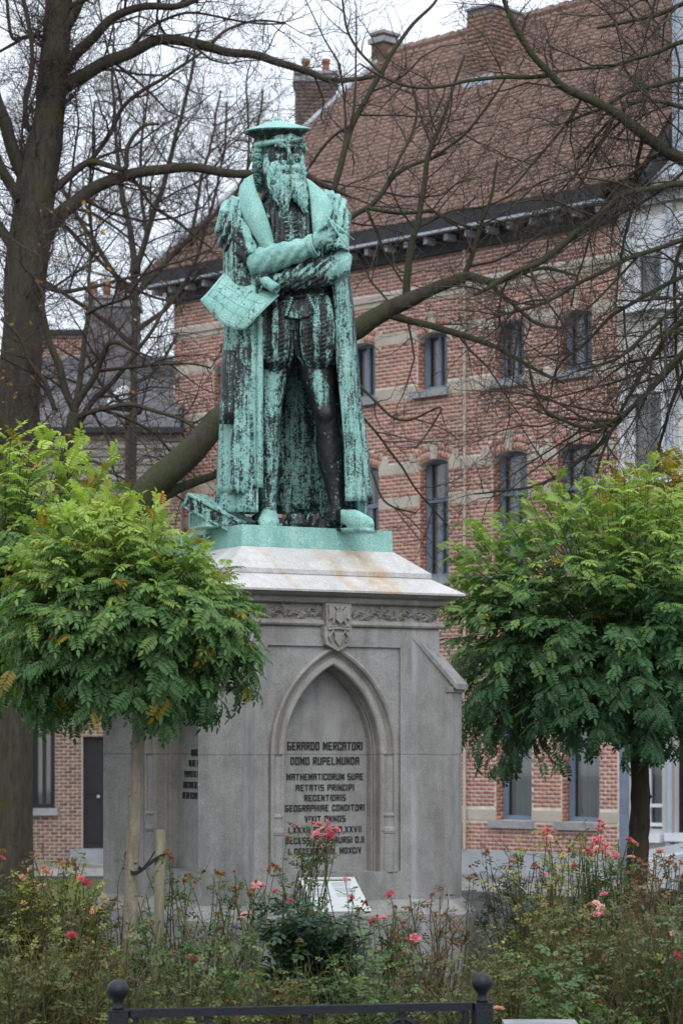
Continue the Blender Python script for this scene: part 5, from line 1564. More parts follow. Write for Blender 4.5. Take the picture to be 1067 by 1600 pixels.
for k in range(4, 24, 5): m.tube([rowsV[i][k]+nrm*.0015 for i in range(2,20)], .0012, 4)
m.tube([p+nrm*.002 for p in rowsV[20][1:25]], .0025, 4); m.tube([rowsV[i][1]+nrm*.002 for i in range(1,21)], .0025, 4); m.tube([rowsV[i][24]+nrm*.002 for i in range(1,21)], .0025, 4)
raw(m, 'chart_lines', .72, mp_)
m = MB()
ra, rb_ = S(411,438,-.215), S(433,453,-.265); axr = (rb_-ra).normalized(); e1 = axr.orthogonal().normalized(); e2 = axr.cross(e1)
vs = []; nsp = 34
for k in range(nsp):
    a = k*.42; rad = (9.2 - k*.16)*KS
    o_ = (e1*math.cos(a)+e2*math.sin(a))*rad
    vs += [ra+o_, rb_+o_]
rows2 = [[vs[2*k].lerp(vs[2*k+1],t) for t in np.linspace(0,1,5)] for k in range(nsp)]
sheet('chart_roll', rows2, .72, .003, st)

# ---- dividers
m = MB(); hgv = S(514,343,HD-.075)
m.sphere(hgv, 3.2*KS, 10)
m.tube([hgv, S(553,374.5,HD-.12)], [2.1*KS,.7*KS], 8); m.tube([hgv, S(543,387,HD-.12)], [2.1*KS,.7*KS], 8)
m.tube([hgv, S(509,336,HD-.07)], [2.0*KS,1.4*KS], 8)
m.tube([S(530,356,HD-.095), S(528,364,HD-.095)], 1.2*KS, 6)
raw(m, 'dividers', .85, st, True)
# rocky ground casting under the heels
m = MB(); gr = random.Random(4)
for i in range(26):
    c = S(gr.uniform(380,545), 822+gr.uniform(-3,4), gr.uniform(.12,.36)); m.sphere(c, (gr.uniform(.04,.09),gr.uniform(.04,.09),gr.uniform(.03,.09)), 7)
raw(m, 'rough_ground', .22, st)
# ------------------------------------------------------------------ leaf and bark materials
def leaf_mat(name, trans=.35, rough=.45, var=.25):
    m, nt, ns, ls, b = nm(name)
    a = ns.new('ShaderNodeAttribute'); a.attribute_name = 'tint'
    w = wcoords(nt)
    f = ramp(nt, noisen(nt, w, 7, 3), [(.3, 1-var), (.7, 1+var*.6)])
    c = mixc(nt, 1.0, a.outputs['Color'], f, 'MULTIPLY')
    ls.new(c, b.inputs['Base Color']); b.inputs['Roughness'].default_value = rough
    b.inputs['Specular IOR Level'].default_value = .3
    tr = ns.new('ShaderNodeBsdfTranslucent'); ls.new(mixc(nt, 1.0, c, (1.15, 1.25, .6), 'MULTIPLY'), tr.inputs[0])
    mx = ns.new('ShaderNodeMixShader'); mx.inputs[0].default_value = trans
    out = [n for n in ns if n.type == 'OUTPUT_MATERIAL'][0]
    ls.new(b.outputs[0], mx.inputs[1]); ls.new(tr.outputs[0], mx.inputs[2]); ls.new(mx.outputs[0], out.inputs['Surface'])
    return m
MAT['leaf'] = leaf_mat('leaf')
MAT['rose_leaf'] = leaf_mat('rose_leaf', .25, .4)
MAT['petal'] = leaf_mat('petal', .35, .6, .15)
MAT['stem'] = tinted('stem', .75, .25, 60, .2, .3, 20)
def bark_mat(name, base, moss, amount):
    m, nt, ns, ls, b = nm(name)
    w = wcoords(nt)
    f = noisen(nt, wcoords(nt, (22, 22, 5)), 1.0, 6, .65)
    c = ramp(nt, f, [(.25, tuple(x*.45 for x in base)), (.75, tuple(x*1.35 for x in base))])
    g = ramp(nt, noisen(nt, w, 3.5, 6, .65), [(.62-amount*.3, 0.0), (.74-amount*.2, 1.0)])
    c = mixc(nt, mathn(nt, 'MULTIPLY', g, .75), c, moss)
    ls.new(c, b.inputs['Base Color']); b.inputs['Roughness'].default_value = .92; b.inputs['Specular IOR Level'].default_value = .15
    bump(nt, b, mathn(nt, 'ADD', f, mathn(nt, 'MULTIPLY', noisen(nt, w, 50, 3), .4)), .9, .02)
    return m
MAT['bark'] = bark_mat('bark', (.064, .055, .046), (.058, .062, .026), .5)
MAT['bark_mossy'] = bark_mat('bark_mossy', (.058, .052, .043), (.050, .060, .024), .8)
MAT['twig'] = simple('twig', (.050, .038, .034), .85, .35, 5, 0)
MAT['twig_right'] = simple('twig_green', (.050, .042, .034), .85, .35, 5, 0)
MAT['young_bark'] = bark_mat('young_bark', (.27, .235, .185), (.20, .20, .12), .4)
MAT['shoot_bark'] = bark_mat('shoot_bark', (.085, .085, .04), (.08, .10, .03), .4)
MAT['dark_bark'] = bark_mat('dark_bark', (.055, .042, .032), (.05, .05, .025), .3)

# ------------------------------------------------------------------ bare trees
def smooth_path(ctrl, n):
    return [Vector(p) for p in cr_spline([tuple(c) for c in ctrl], n)]

def wander(p0, d0, L, seg, r, bend=.25, droop=0.0):
    pts = [Vector(p0)]; d = Vector(d0).normalized()
    for i in range(seg):
        d = (d + Vector((r.gauss(0,bend), r.gauss(0,bend), r.gauss(0,bend)+droop))).normalized()
        pts.append(pts[-1] + d*(L/seg))
    return pts

def twigs_on(mb, pts, rad, r, level, per_m, Lr, flat=.6, up=.12, droop=0.0, start=.12):
    """side shoots along a branch, and their own side shoots"""
    L = sum((pts[i+1]-pts[i]).length for i in range(len(pts)-1))
    n = L*per_m; n = int(n) + (r.random() < n-int(n))
    for k in range(n):
        t = start + (1-start)*r.random(); x = t*(len(pts)-1); i = min(len(pts)-2, int(x)); f = x-i
        p = pts[i].lerp(pts[i+1], f); tan = (pts[i+1]-pts[i]).normalized()
        pr_ = rad[min(i,len(rad)-1)]*(1-f) + rad[min(i+1,len(rad)-1)]*f
        a = r.uniform(0, 6.283); o = tan.orthogonal().normalized(); o2 = tan.cross(o)
        side = o*math.cos(a) + o2*math.sin(a); side.y *= flat
        d = (tan*r.uniform(.35,.9) + side.normalized()*r.uniform(.6,1.1) + Vector((0,0,up+droop))).normalized()
        ln = Lr[0] + (Lr[1]-Lr[0])*r.random()**1.6
        ln *= (1.15 - .5*t)
        rb = min(pr_*.6, .0035 + ln*.0068)
        seg = 6 if level > 1 else (4 if level == 1 else 3)
        path = wander(p, d, ln, seg, r, .20 if level > 0 else .28, up*.25+droop)
        rr_ = [max(.0017, rb*(1-.75*j/seg)) for j in range(seg+1)]
        mb.tube(path, rr_, 4 if level > 1 else 3, cap=False)
        if level > 0:
            twigs_on(mb, path, rr_, r, level-1, per_m*(1.5 if level > 1 else 1.7), (Lr[0]*.42, Lr[1]*.42), flat, up*.6, droop, .1)

def frame_M(p, x, z, s):
    x = x.normalized(); y = z.cross(x); y = y.normalized() if y.length > 1e-4 else x.orthogonal().normalized(); z = x.cross(y)
    return Matrix(((x.x*s,y.x*s,z.x*s,p.x),(x.y*s,y.y*s,z.y*s,p.y),(x.z*s,y.z*s,z.z*s,p.z),(0,0,0,1)))
def dead_leaf():
    vs = [(t, w, .10*abs(w)*2-.2*t*t) for t, w in ((0,0),(.3,.3),(.7,.26),(1,0),(.7,-.26),(.3,-.3))]
    return np.array(vs), np.array([(0,1,2,3),(0,3,4,5)])
def bare_tree(name, label, D, trunk, limbs, seed, bark='bark', twig='twig', per_m=3.4, Lr=(.25,1.5), levels=2, up=.12, droop=0.0, group='bare trees', dj=.5, epi=0, last=0):
    r = random.Random(seed)
    def PP(q): return P(q[0], q[1], D + (q[3] if len(q) > 3 else 0.0))
    b0 = PP(trunk[0])
    root = empty(name, (b0.x, b0.y, GROUND), 0, label, 'tree', group)
    m = MB(); tp = smooth_path([PP(q) for q in trunk], 40); tr_ = cr_spline([(q[2]/2*D/FPX,0) for q in trunk], 40)[:,0]
    tp = [Vector((b0.x, b0.y, GROUND-.1))] + [p for p in tp if p.z > GROUND+.05]; tr_ = np.concatenate([[tr_[0]*1.35], tr_[-len(tp)+1:]])
    m.tube(tp, tr_, 18)
    for i, v in enumerate(m.v):                        # bark ribs
        ring = i//18; c = tp[min(ring, len(tp)-1)]; a = Vector(v)-c
        k = 1 + .16*noise.noise(Vector((v[0]*6, v[1]*6, v[2]*1.6+seed))) + .08*noise.noise(Vector((v[0]*25, v[1]*25, v[2]*4)))
        m.v[i] = tuple(c + a*k)
    m.build('trunk', MAT[bark], root, True)
    tw = MB()
    for li, lm in enumerate(limbs):
        ctrl = []
        dd = r.uniform(-dj, dj)
        for j, q in enumerate(lm):
            ctrl.append(P(q[0]+r.uniform(-1,1), q[1]+r.uniform(-1,1), D + (q[3] if len(q) > 3 else dd*j/max(1,len(lm)-1))))
        n = max(8, len(lm)*5)
        path = smooth_path(ctrl, n); rad = [max(.003, x) for x in cr_spline([(q[2]/2*D/FPX,0) for q in lm], n)[:,0]]
        path = [p + Vector((noise.noise(p*3.1+Vector((li,0,0))), noise.noise(p*3.1+Vector((0,li,5))), noise.noise(p*3.1+Vector((9,0,li)))))*.025 for p in path]
        m = MB(); m.tube(path, rad, 9 if max(rad) > .02 else 6); m.build('limb', MAT[bark], root, True)
        twigs_on(tw, path, rad, r, levels, per_m, Lr, up=up, droop=droop)
    if epi: twigs_on(tw, tp, [x*.12 for x in tr_], r, 1, epi, (.2,1.1), up=.25, start=.2)
    tag(tw.build('twigs', MAT[twig], root), kind='stuff')
    if last:
        Ms = []; Ts = []; inv = root_inv(root)
        for _ in range(last):
            p = Vector(tw.v[r.randrange(len(tw.v))]); Ms.append(np.array(inv @ frame_M(p, Vector((r.gauss(0,1),r.gauss(0,1),-.8)), Vector((r.gauss(0,1),-1,r.gauss(0,1))), r.uniform(.03,.055)))); Ts.append(r.choice(((.45,.22,.04),(.38,.15,.03),(.40,.30,.05),(.25,.12,.04))))
        lv, lf = dead_leaf(); V, Q, T = np_stamp(lv, lf, np.array(Ms), Ts)
        tag(link(bpy.data.objects.new('last_leaves', np_mesh('last_leaves', V, Q, MAT['leaf'], T)), root), kind='stuff')
    return root

bare_tree('bare_tree', 'big bare tree with thick mossy trunk at the left edge, limbs reaching behind the hat', 25.0,
  [(24,1340,58),(26,1140,54),(27,900,60),(30,700,64),(36,500,66),(50,350,66),(62,260,60),(78,180,48),(87,90,44),(92,0,42),(94,-120,36),(98,-300,24),(104,-470,9)],
  [[(96,140,24),(130,120,22),(165,100,20),(215,78,18),(260,60,16.5),(310,70,16),(350,79,14),(400,88,13),(450,103,12),(480,112,11),(530,125,9),(600,118,5)],
   [(96,112,20),(125,78,18),(150,55,16),(180,25,14),(220,12,12),(280,8,10),(330,-10,7)],
   [(70,372,26),(95,335,24),(120,315,22),(150,292,20),(200,274,18),(250,265,16),(300,262,15),(350,267,14),(400,272,13),(470,270,11),(505,288,9),(545,305,6)],
   [(78,308,13),(105,280,12),(130,258,11),(150,254,10),(195,264,8),(200,230,7),(222,200,5.5),(250,194,4)],
   [(140,255,8),(170,210,7.5),(195,165,6.5),(225,140,6),(270,115,5),(315,80,3.5)],
   [(195,264,8),(215,290,6),(240,322,5.5),(275,345,5),(300,365,4),(330,390,3)],
   [(48,300,22),(28,255,22),(10,195,20),(-6,150,18),(-20,90,16)],
   [(70,57,6),(40,58,6.5),(18,58,6),(14,0,5),(8,-40,4)],[(40,58,5),(20,70,5),(-10,88,4)],
   [(62,214,8),(42,195,8),(38,160,8),(50,128,8),(53,100,7),(45,50,6),(34,-10,5)],
   [(55,345,18),(30,310,18),(0,262,16),(-30,200,14)],[(40,420,20),(15,380,18),(-20,330,16)],
   [(100,60,18),(112,30,15),(128,-10,12),(150,-60,9)],
   [(62,330,9),(110,360,7),(170,420,5.5),(215,455,5),(260,470,3.5)],[(55,440,8),(100,455,7),(180,440,5),(250,420,4),(330,390,3)],
   [(92,20,10),(160,-10,8),(230,-30,6)],[(200,80,6),(240,40,5),(300,20,4),(380,35,3.5),(445,38,2.5)],[(330,70,6),(355,48,5),(395,32,4.5),(447,34,3)],
   [(390,265,4),(388,200,3.5),(385,140,3),(392,90,2)],[(265,62,4.5),(245,30,4),(250,-10,3)],
  ], 3, 'bark', 'twig', 6.0, (.22,1.9), 2, epi=26, last=16)

bare_tree('bare_tree', 'leaning bare tree whose thick mossy limb passes behind the statue', 22.0,
  [(225,1330,60),(215,1150,56),(200,960,52),(205,850,50),(228,772,48),(262,738,46),(298,706,42),(332,666,39),(372,632,38),(440,585,36),(500,548,34),(556,515,33),(586,496,29),(616,479,26),(650,464,22),(686,447,19),(725,435,15)],
  [[(600,485,18),(630,500,12),(650,508,11),(690,512,11),(735,528,10),(780,546,8),(830,575,6),(880,600,4)],
   [(690,446,16),(723,433,15),(770,440,12),(800,432,9),(850,420,6),(900,430,4)],
   [(636,468,14),(634,440,12),(639,400,11),(652,340,10),(660,295,9),(668,245,8),(684,200,7),(704,150,5),(725,90,3.5)],
   [(500,380,9),(534,350,9),(560,332,8.5),(574,325,8.5),(592,305,8),(609,280,8),(630,265,7),(655,252,6),(699,236,4)],
   [(574,325,7),(619,333,6.5),(669,328,6),(690,338,5.5),(720,350,5),(760,362,3.5)],
   [(520,300,11),(534,240,10),(552,195,10),(570,160,9),(594,115,8),(615,80,7),(640,45,6),(679,0,4.5),(700,-30,3.5)],
   [(574,325,6),(590,365,5),(602,400,4),(630,440,3)],
   [(230,790,20),(270,770,17),(310,752,14),(350,735,12),(420,690,9)],
   [(725,436,9),(740,400,8),(752,350,6),(770,300,5),(780,250,4)],[(760,440,8),(790,470,7),(830,500,6),(880,510,5)],
   [(552,195,5),(520,215,4.5),(490,250,4),(470,290,3)],[(609,280,5),(640,215,4.5),(650,170,4),(640,120,3)],
   [(665,250,5),(720,215,4.5),(760,170,4),(790,120,3)],[(645,360,5),(700,330,4.5),(760,320,4),(820,290,3)],
   [(594,115,5),(560,80,4.5),(540,40,4),(535,-10,3)],[(615,480,4),(580,440,3.5),(575,420,3)],
   [(560,600,5),(600,640,4.5),(640,655,4),(690,640,3),(650,700,2.5)],[(560,640,4),(620,720,3.6),(660,780,3),(700,820,2.5)],[(565,700,4),(600,780,3.5),(650,800,3)],
  ], 5, 'bark_mossy', 'twig', 5.4, (.2,1.45), 2)

bare_tree('bare_tree', 'bare tree standing off the right edge, its branches sweeping in over the roof and windows', 19.5,
  [(1330,1330,80),(1325,1000,72),(1315,700,66),(1300,500,60),(1290,300,52),(1290,100,44),(1295,-100,36),(1300,-300,22),(1306,-450,8)],
  [[(1292,330,34),(1200,285,28),(1130,268,25),(1067,247,21),(1035,230,19),(1004,210,17.5),(959,178,15),(909,150,13),(880,132,12),(859,115,11),(835,90,10),(814,60,9.5),(795,25,8),(783,-5,7),(770,-50,5)],
   [(862,118,8),(830,121,7),(784,120,6.5),(734,128,6),(690,136,5),(640,136,4.5),(600,122,3.5),(560,100,2.5)],
   [(1290,80,16),(1160,45,11),(1067,65,8),(1020,82,7),(984,95,6),(940,103,5),(895,109,4),(840,112,2.5)],
   [(1292,180,14),(1160,120,10),(1067,122,8),(1020,134,7),(974,148,6.5),(934,170,6),(890,190,4)],
   [(1295,350,16),(1180,300,12),(1067,289,10),(1020,294,9.5),(984,302,9),(941,328,9),(893,371,10),(855,401,11),(820,420,9),(780,441,8),(740,460,5)],
   [(1296,420,14),(1180,350,10),(1067,374,7.5),(995,401,7),(952,422,6.5),(901,446,6),(861,468,5.5),(807,487,4.5),(760,500,3)],
   [(1300,450,14),(1160,400,9),(1067,431,7.5),(1022,452,7),(968,484,6),(930,520,5),(880,560,4),(860,600,3)],
   [(1302,500,18),(1160,470,13),(1090,520,10),(1022,600,7.5),(976,646,7),(947,662,6.5),(914,667,6),(888,660,5.5),(855,640,5),(831,600,4.5),(825,560,3)],
   [(1304,520,16),(1170,490,11),(1090,540,9),(1017,605,7),(968,662,6.5),(931,702,6),(896,729,5.5),(861,751,5),(807,764,4),(740,770,2.5)],
   [(1303,480,14),(1150,440,10),(1067,500,8),(1020,560,7),(985,610,6),(955,670,5),(930,740,4)],
   [(1292,120,12),(1150,-5,9),(1067,5,8),(1000,30,6),(930,45,4)],[(1292,240,10),(1150,200,8),(1067,170,7),(1000,160,6),(950,190,5),(900,250,4)],
   [(1300,380,12),(1150,420,9),(1067,470,7),(1010,520,6),(960,560,5),(900,580,4)],
   [(1290,60,12),(1150,-40,10),(1050,-20,8),(1010,-5,7)],[(1040,232,7),(1000,260,6),(960,300,5),(930,350,4),(905,420,3.5),(890,480,3)],[(959,180,6),(935,230,5),(905,290,4),(870,340,3.5),(850,400,3)],
   [(909,150,6),(880,200,5),(840,250,4),(790,300,3)],[(1004,212,7),(990,270,6),(985,340,5),(970,400,4),(960,470,3)],[(1100,520,7),(1050,620,6),(1035,680,5),(1020,750,4)],[(1110,330,7),(1058,400,6),(1055,500,5),(1060,600,4)],
  ], 8, 'bark_mossy', 'twig_right', 7.0, (.25,1.6), 2, up=.03, droop=-.04)

bare_tree('bare_tree', 'small forked bare tree rising behind the left green crowns', 23.0,
  [(25,1330,26),(30,1100,24),(62,900,22),(92,765,20),(106,700,18),(117,645,16)],
  [[(117,645,13),(108,615,12),(95,580,12),(82,545,11),(73,515,10),(66,480,9),(63,450,8),(64,410,6),(70,360,4)],
   [(117,645,11),(124,600,10),(127,570,9),(133,529,8),(139,490,7),(141,440,5),(142,400,4),(130,350,3)],
   [(117,645,11),(135,610,10),(152,580,10),(163,553,9),(170,540,8),(185,538,7),(206,548,5),(240,560,3)],
   [(136,492,6),(165,478,5),(195,464,5),(215,440,4),(240,405,3)],
   [(112,690,10),(130,650,9),(150,620,9),(176,597,8),(205,565,7),(230,530,6),(255,490,5),(272,465,4)],
   [(85,640,8),(70,600,8),(50,565,7),(30,530,6),(0,500,5)],[(100,720,7),(60,690,6),(30,670,5),(0,685,4)],
   [(120,655,9),(150,640,8),(170,635,7),(205,632,7),(250,645,6),(290,660,5),(330,690,3.5)],[(160,640,5),(200,655,5),(240,675,4.5),(270,710,4),(300,740,3)],
   [(90,770,6),(140,720,5),(180,740,4),(215,760,3)],[(145,640,5),(170,690,4),(180,740,3)],
   [(152,580,6),(190,575,6),(230,570,5),(290,568,4),(330,575,3)],
  ], 12, 'bark', 'twig', 8.5, (.2,1.25), 2, epi=8, last=110)

bare_tree('bare_tree', 'farther bare tree with a fine mesh of twigs filling the pale sky at left', 36.0,
  [(205,1300,15),(206,900,13),(208,700,12),(210,560,10),(212,430,9)],
  [[(212,440,12),(205,360,10),(190,280,8),(180,200,6),(175,120,4.5),(180,40,3)],[(212,430,11),(235,350,9),(262,270,8),(280,190,6),(300,110,5),(310,40,3)],
   [(210,470,10),(160,400,8),(120,330,7),(80,260,6),(50,180,4)],[(212,460,10),(270,400,8),(320,350,7),(370,300,5),(400,220,4),(410,140,3)],
   [(208,540,9),(150,490,7),(100,460,6),(40,420,4)],[(210,520,9),(260,480,7),(300,420,6),(330,330,5),(350,240,4),(355,160,3)],
   [(230,365,6),(220,280,5),(225,200,4),(235,110,3)],[(300,380,6),(310,300,5),(330,220,4),(345,140,3)],[(150,395,6),(140,320,5),(145,240,4),(150,160,3)],[(210,600,7),(250,570,5),(280,520,4)],[(208,640,7),(160,600,5),(130,540,4)],
  ], 15, 'bark', 'twig', 6.5, (.3,2.0), 2, dj=1.5, epi=6)

# ------------------------------------------------------------------ mop-headed green trees with feather leaves
def pinnate(pairs, droop, fold, width=.30, seed=0):
    """feather leaf of unit length along +X, leaflets both sides, upper face +Z"""
    r = random.Random(seed); vs = []; fs = []
    def rp(t): return Vector((t*math.cos(droop*t*.7), 0, -droop*.55*t*t))
    def leaflet(p, dirv, L, W, nrm):
        dirv = dirv.normalized(); s = dirv.cross(nrm).normalized(); o = len(vs)
        cup = nrm*fold*W
        for a, b_ in ((0,0),(.30,.46),(.72,.42),(1.0,0),(.72,-.42),(.30,-.46)):
            vs.append(tuple(p + dirv*a*L + s*b_*W*1.0 + (cup*abs(b_)*1.5) - nrm*.12*L*a*a))
        fs.append((o,o+1,o+2,o+3)); fs.append((o,o+3,o+4,o+5))
    for i in range(pairs):
        t = .22 + .74*i/pairs; p = rp(t); tn = (rp(t+.02)-rp(t)).normalized(); n = Vector((-tn.z,0,tn.x)); n = n if n.z > 0 else -n
        L = width*(1-.25*abs(i/pairs-.45))*r.uniform(.9,1.1)
        for sg in (-1,1):
            d = Vector((tn.x*.42,0,tn.z*.42)) + Vector((0,sg,0)) - n*r.uniform(.0,.3)
            leaflet(p, d, L, L*.40, (n+Vector((r.gauss(0,.12),sg*.15,0))).normalized())
    leaflet(rp(.96), rp(1)-rp(.95), width*1.0, width*.46, Vector((0,0,1)))
    o = len(vs)                                         # stalk
    for t in (0,.5,1.0): p = rp(t); vs.append((p.x,-.008,p.z)); vs.append((p.x,.008,p.z))
    fs.append((o,o+2,o+3,o+1)); fs.append((o+2,o+4,o+5,o+3))
    return np.array(vs), np.array(fs)
LEAVES = [pinnate(6,.55,.35,.31,1), pinnate(6,.9,.3,.33,2), pinnate(7,.3,.4,.29,3), pinnate(6,1.3,.25,.31,4)]

def frame_M(p, x, z, s):
    x = x.normalized(); y = z.cross(x); y = y.normalized() if y.length > 1e-4 else x.orthogonal().normalized(); z = x.cross(y)
    return Matrix(((x.x*s,y.x*s,z.x*s,p.x),(x.y*s,y.y*s,z.y*s,p.y),(x.z*s,y.z*s,z.z*s,p.z),(0,0,0,1)))

def mop_tree(name, label, D, cx_, cy_, rx, ry, trunk, tw, seed, nshoot, leafL, top_tint, mid_tint, low_tint, yellow=.03, single=300, tilt=0.0, bark='young_bark', group='green mop-headed trees'):
    r = random.Random(seed); mpp = D/FPX
    c = P(cx_, cy_, D); Rx, Rz = rx*mpp, ry*mpp; Ry = Rx*.95
    b0 = P(trunk[0][0], trunk[0][1], D)
    root = empty(name, (b0.x, D, -.1 if D < 20 else GROUND), 0, label, 'tree', group)
    tpts = [P(q[0], q[1], D) for q in trunk]; tpts = [Vector((b0.x, D, root.location.z-.05))] + tpts
    m = MB(); pth = smooth_path(tpts, 24); m.tube(pth, [tw*mpp/2*(1.15-.42*i/23)*(1+.06*math.sin(i*2.3)) for i in range(24)], 12)
    for i, q in enumerate(pth[2:-2]):                   # scars of cut side shoots
        if i % 3 == 0: a = r.uniform(3.2,6.2); m.sphere(q+Vector((math.cos(a),math.sin(a),0))*tw*mpp/2*.9, .012, 7)
    m.build('trunk', MAT[bark], root, True)
    head = pth[-1]
    br = MB(); Ms = [[] for _ in LEAVES]; info = []
    for k in range(nshoot):
        # direction over a flattened ball; the lower half hangs as a skirt
        z = r.uniform(-.75, 1.0); a = r.uniform(0, 6.283); h = math.sqrt(max(0,1-z*z))
        d = Vector((h*math.cos(a), h*math.sin(a), z))
        lump = 1 + .13*noise.noise(Vector((d.x*2.3+seed, d.y*2.3, d.z*2.3))) + r.gauss(0,.06)
        if z > .6: lump += r.random()**3*.12
        tipp = c + Vector((d.x*Rx, d.y*Ry, d.z*Rz))*lump
        tipp.z -= tilt*Rz*max(0,d.x+.15)*max(0,d.z+.2)
        st_ = head.lerp(c, r.uniform(.1,.8)) + Vector((d.x*Rx,d.y*Ry,d.z*Rz))*r.uniform(.05,.3)
        mid = st_.lerp(tipp, .6) + Vector((0,0,.12*Rz*(1 if z < .4 else .0)))
        pth2 = smooth_path([st_, mid, tipp], 9)
        br.tube(pth2, [.0045*(1-.8*i/8)+.0008 for i in range(9)], 4, cap=False)
        nl = r.randint(8,11)
        for j in range(nl):
            t = .30 + .70*j/(nl-1); x = t*8; i = min(7,int(x)); p = pth2[i].lerp(pth2[i+1], x-i)
            tan = (pth2[i+1]-pth2[i]).normalized(); outw = (p-c).normalized()
            sg = 1 if j % 2 else -1
            side = tan.cross(Vector((0,0,1))); side = side.normalized() if side.length > .1 else Vector((1,0,0))
            hang = .15 - .75*max(0,(.55 - (p.z-c.z)/Rz)*.6)
            ld = tan*.55 + side*sg*r.uniform(.4,1.0) + outw*.35 + Vector((r.gauss(0,.2), r.gauss(0,.2), hang + r.gauss(0,.15)))
            nrm = outw*.55 + Vector((0,0,.75)) + Vector((r.gauss(0,.22),r.gauss(0,.22),r.gauss(0,.15)))
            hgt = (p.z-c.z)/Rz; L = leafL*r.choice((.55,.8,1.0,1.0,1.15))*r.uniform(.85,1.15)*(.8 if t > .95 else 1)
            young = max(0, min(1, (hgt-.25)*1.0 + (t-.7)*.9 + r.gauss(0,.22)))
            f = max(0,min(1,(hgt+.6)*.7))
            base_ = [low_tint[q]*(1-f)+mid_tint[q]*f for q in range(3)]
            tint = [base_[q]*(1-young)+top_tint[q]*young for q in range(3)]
            if r.random() < yellow*(1+3*max(0,hgt)): tint = [.30*r.uniform(.8,1.2),.24*r.uniform(.8,1.1),.03]
            kf = r.uniform(.78,1.18); tint = [q*kf for q in tint]
            v_ = r.randrange(len(LEAVES)); M = frame_M(p, ld, nrm, L)
            vis = -(p.y-c.y)/Ry + .6*((p-c).length/Rx) + r.uniform(0,.3)
            info.append((vis, v_, M, tint))
    br.build('branches', MAT['shoot_bark'], root)
    info.sort(key=lambda q: -q[0])
    inv = root_inv(root)
    cache = {}
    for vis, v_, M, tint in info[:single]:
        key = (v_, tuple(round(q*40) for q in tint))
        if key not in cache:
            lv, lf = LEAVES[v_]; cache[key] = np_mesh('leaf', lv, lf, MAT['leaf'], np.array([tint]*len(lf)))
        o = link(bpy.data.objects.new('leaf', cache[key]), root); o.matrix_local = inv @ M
    AV = []; AQ = []; AT = []; off = 0
    for v_ in range(len(LEAVES)):
        sel = [q for q in info[single:] if q[1] == v_]
        if not sel: continue
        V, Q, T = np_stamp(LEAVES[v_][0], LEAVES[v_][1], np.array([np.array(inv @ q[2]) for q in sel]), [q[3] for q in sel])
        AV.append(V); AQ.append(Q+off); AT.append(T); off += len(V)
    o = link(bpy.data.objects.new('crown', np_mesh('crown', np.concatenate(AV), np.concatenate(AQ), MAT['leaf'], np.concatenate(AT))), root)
    tag(o, kind='stuff')
    return root
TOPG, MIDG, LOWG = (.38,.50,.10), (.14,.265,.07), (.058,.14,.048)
mop_tree('robinia_tree', 'round headed young green tree tied to a stake in front of the pedestal', 13.0, 203, 978, 197, 196,
         [(198,1560),(203,1450),(208,1330),(214,1200),(217,1120),(216,1040)], 22, 31, 460, .122, TOPG, MIDG, LOWG, .03, tilt=.42)
mop_tree('robinia_tree', 'leafy green tree cut by the left edge, standing behind the staked one', 15.2, 25, 930, 190, 235,
         [(-40,1500),(-32,1200),(-10,1050)], 24, 32, 380, .135, TOPG, MIDG, LOWG, .02)
mop_tree('robinia_tree', 'broad dense green tree with dark trunk at the right of the pedestal', 19.0, 945, 1008, 254, 246,
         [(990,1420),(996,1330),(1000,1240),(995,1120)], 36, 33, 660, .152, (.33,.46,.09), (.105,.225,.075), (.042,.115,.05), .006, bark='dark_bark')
mop_tree('robinia_tree', 'yellowing tree top showing behind the dense green tree at right', 21.6, 1040, 862, 112, 140,
         [(1095,1400),(1095,1200),(1092,1000)], 30, 34, 200, .17, (.55,.49,.07), (.46,.45,.07), (.20,.24,.05), .2, single=150, bark='dark_bark')

# stake and tie beside the young tree
sk = MB(); s0 = P(246,1600,12.85); s1 = P(251,1296,12.85)
sk.tube([Vector((s0.x, s0.y, -.15)), s0, s0.lerp(s1,.5), s1-Vector((0,0,.012)), s1], [.026,.026,.0255,.025,.017], 14)
MAT['stake_wood'] = simple('stake_wood', (.20,.185,.13), .85, .35, 14, .6, stretch=(3,3,.35))
tag(sk.build('tree_stake', MAT['stake_wood'], None, True), 'weathered round wooden stake beside the young tree trunk', 'stake')
MAT['strap'] = simple('strap', (.014,.014,.016), .6, .2, 10, .1)
tm_ = MB()
def band(pts, w, t_=.0025):
    vs = []; fs = []
    for p in pts: vs += [p+Vector((0,0,w/2)), p-Vector((0,0,w/2)), p+Vector((0,-t_,w/2)), p+Vector((0,-t_,-w/2))]
    for i in range(len(pts)-1):
        a, c = 4*i, 4*i+4; fs += [(a+2,a+3,c+3,c+2),(a,c,c+1,a+1),(a,a+2,c+2,c),(a+1,c+1,c+3,a+3)]
    tm_.add(vs, fs)
band(smooth_path([P(203,1358,12.99), P(206,1364,12.955), P(214,1364,12.93), P(225,1357,12.90), P(240,1345,12.83), P(252,1338,12.815), P(259,1334,12.83)], 16), .022)
band(smooth_path([P(222,1359,12.95), P(234,1344,12.92), P(243,1330,12.89), P(250,1330,12.885)], 10), .014)
band(smooth_path([P(203,1358,13.0), P(206,1356,13.05), P(216,1356,13.05), P(221,1358,12.98)], 10), .022)
tag(tm_.build('tree_tie', MAT['strap'], None), 'black rubber strap tying the young trunk to its stake', 'strap')
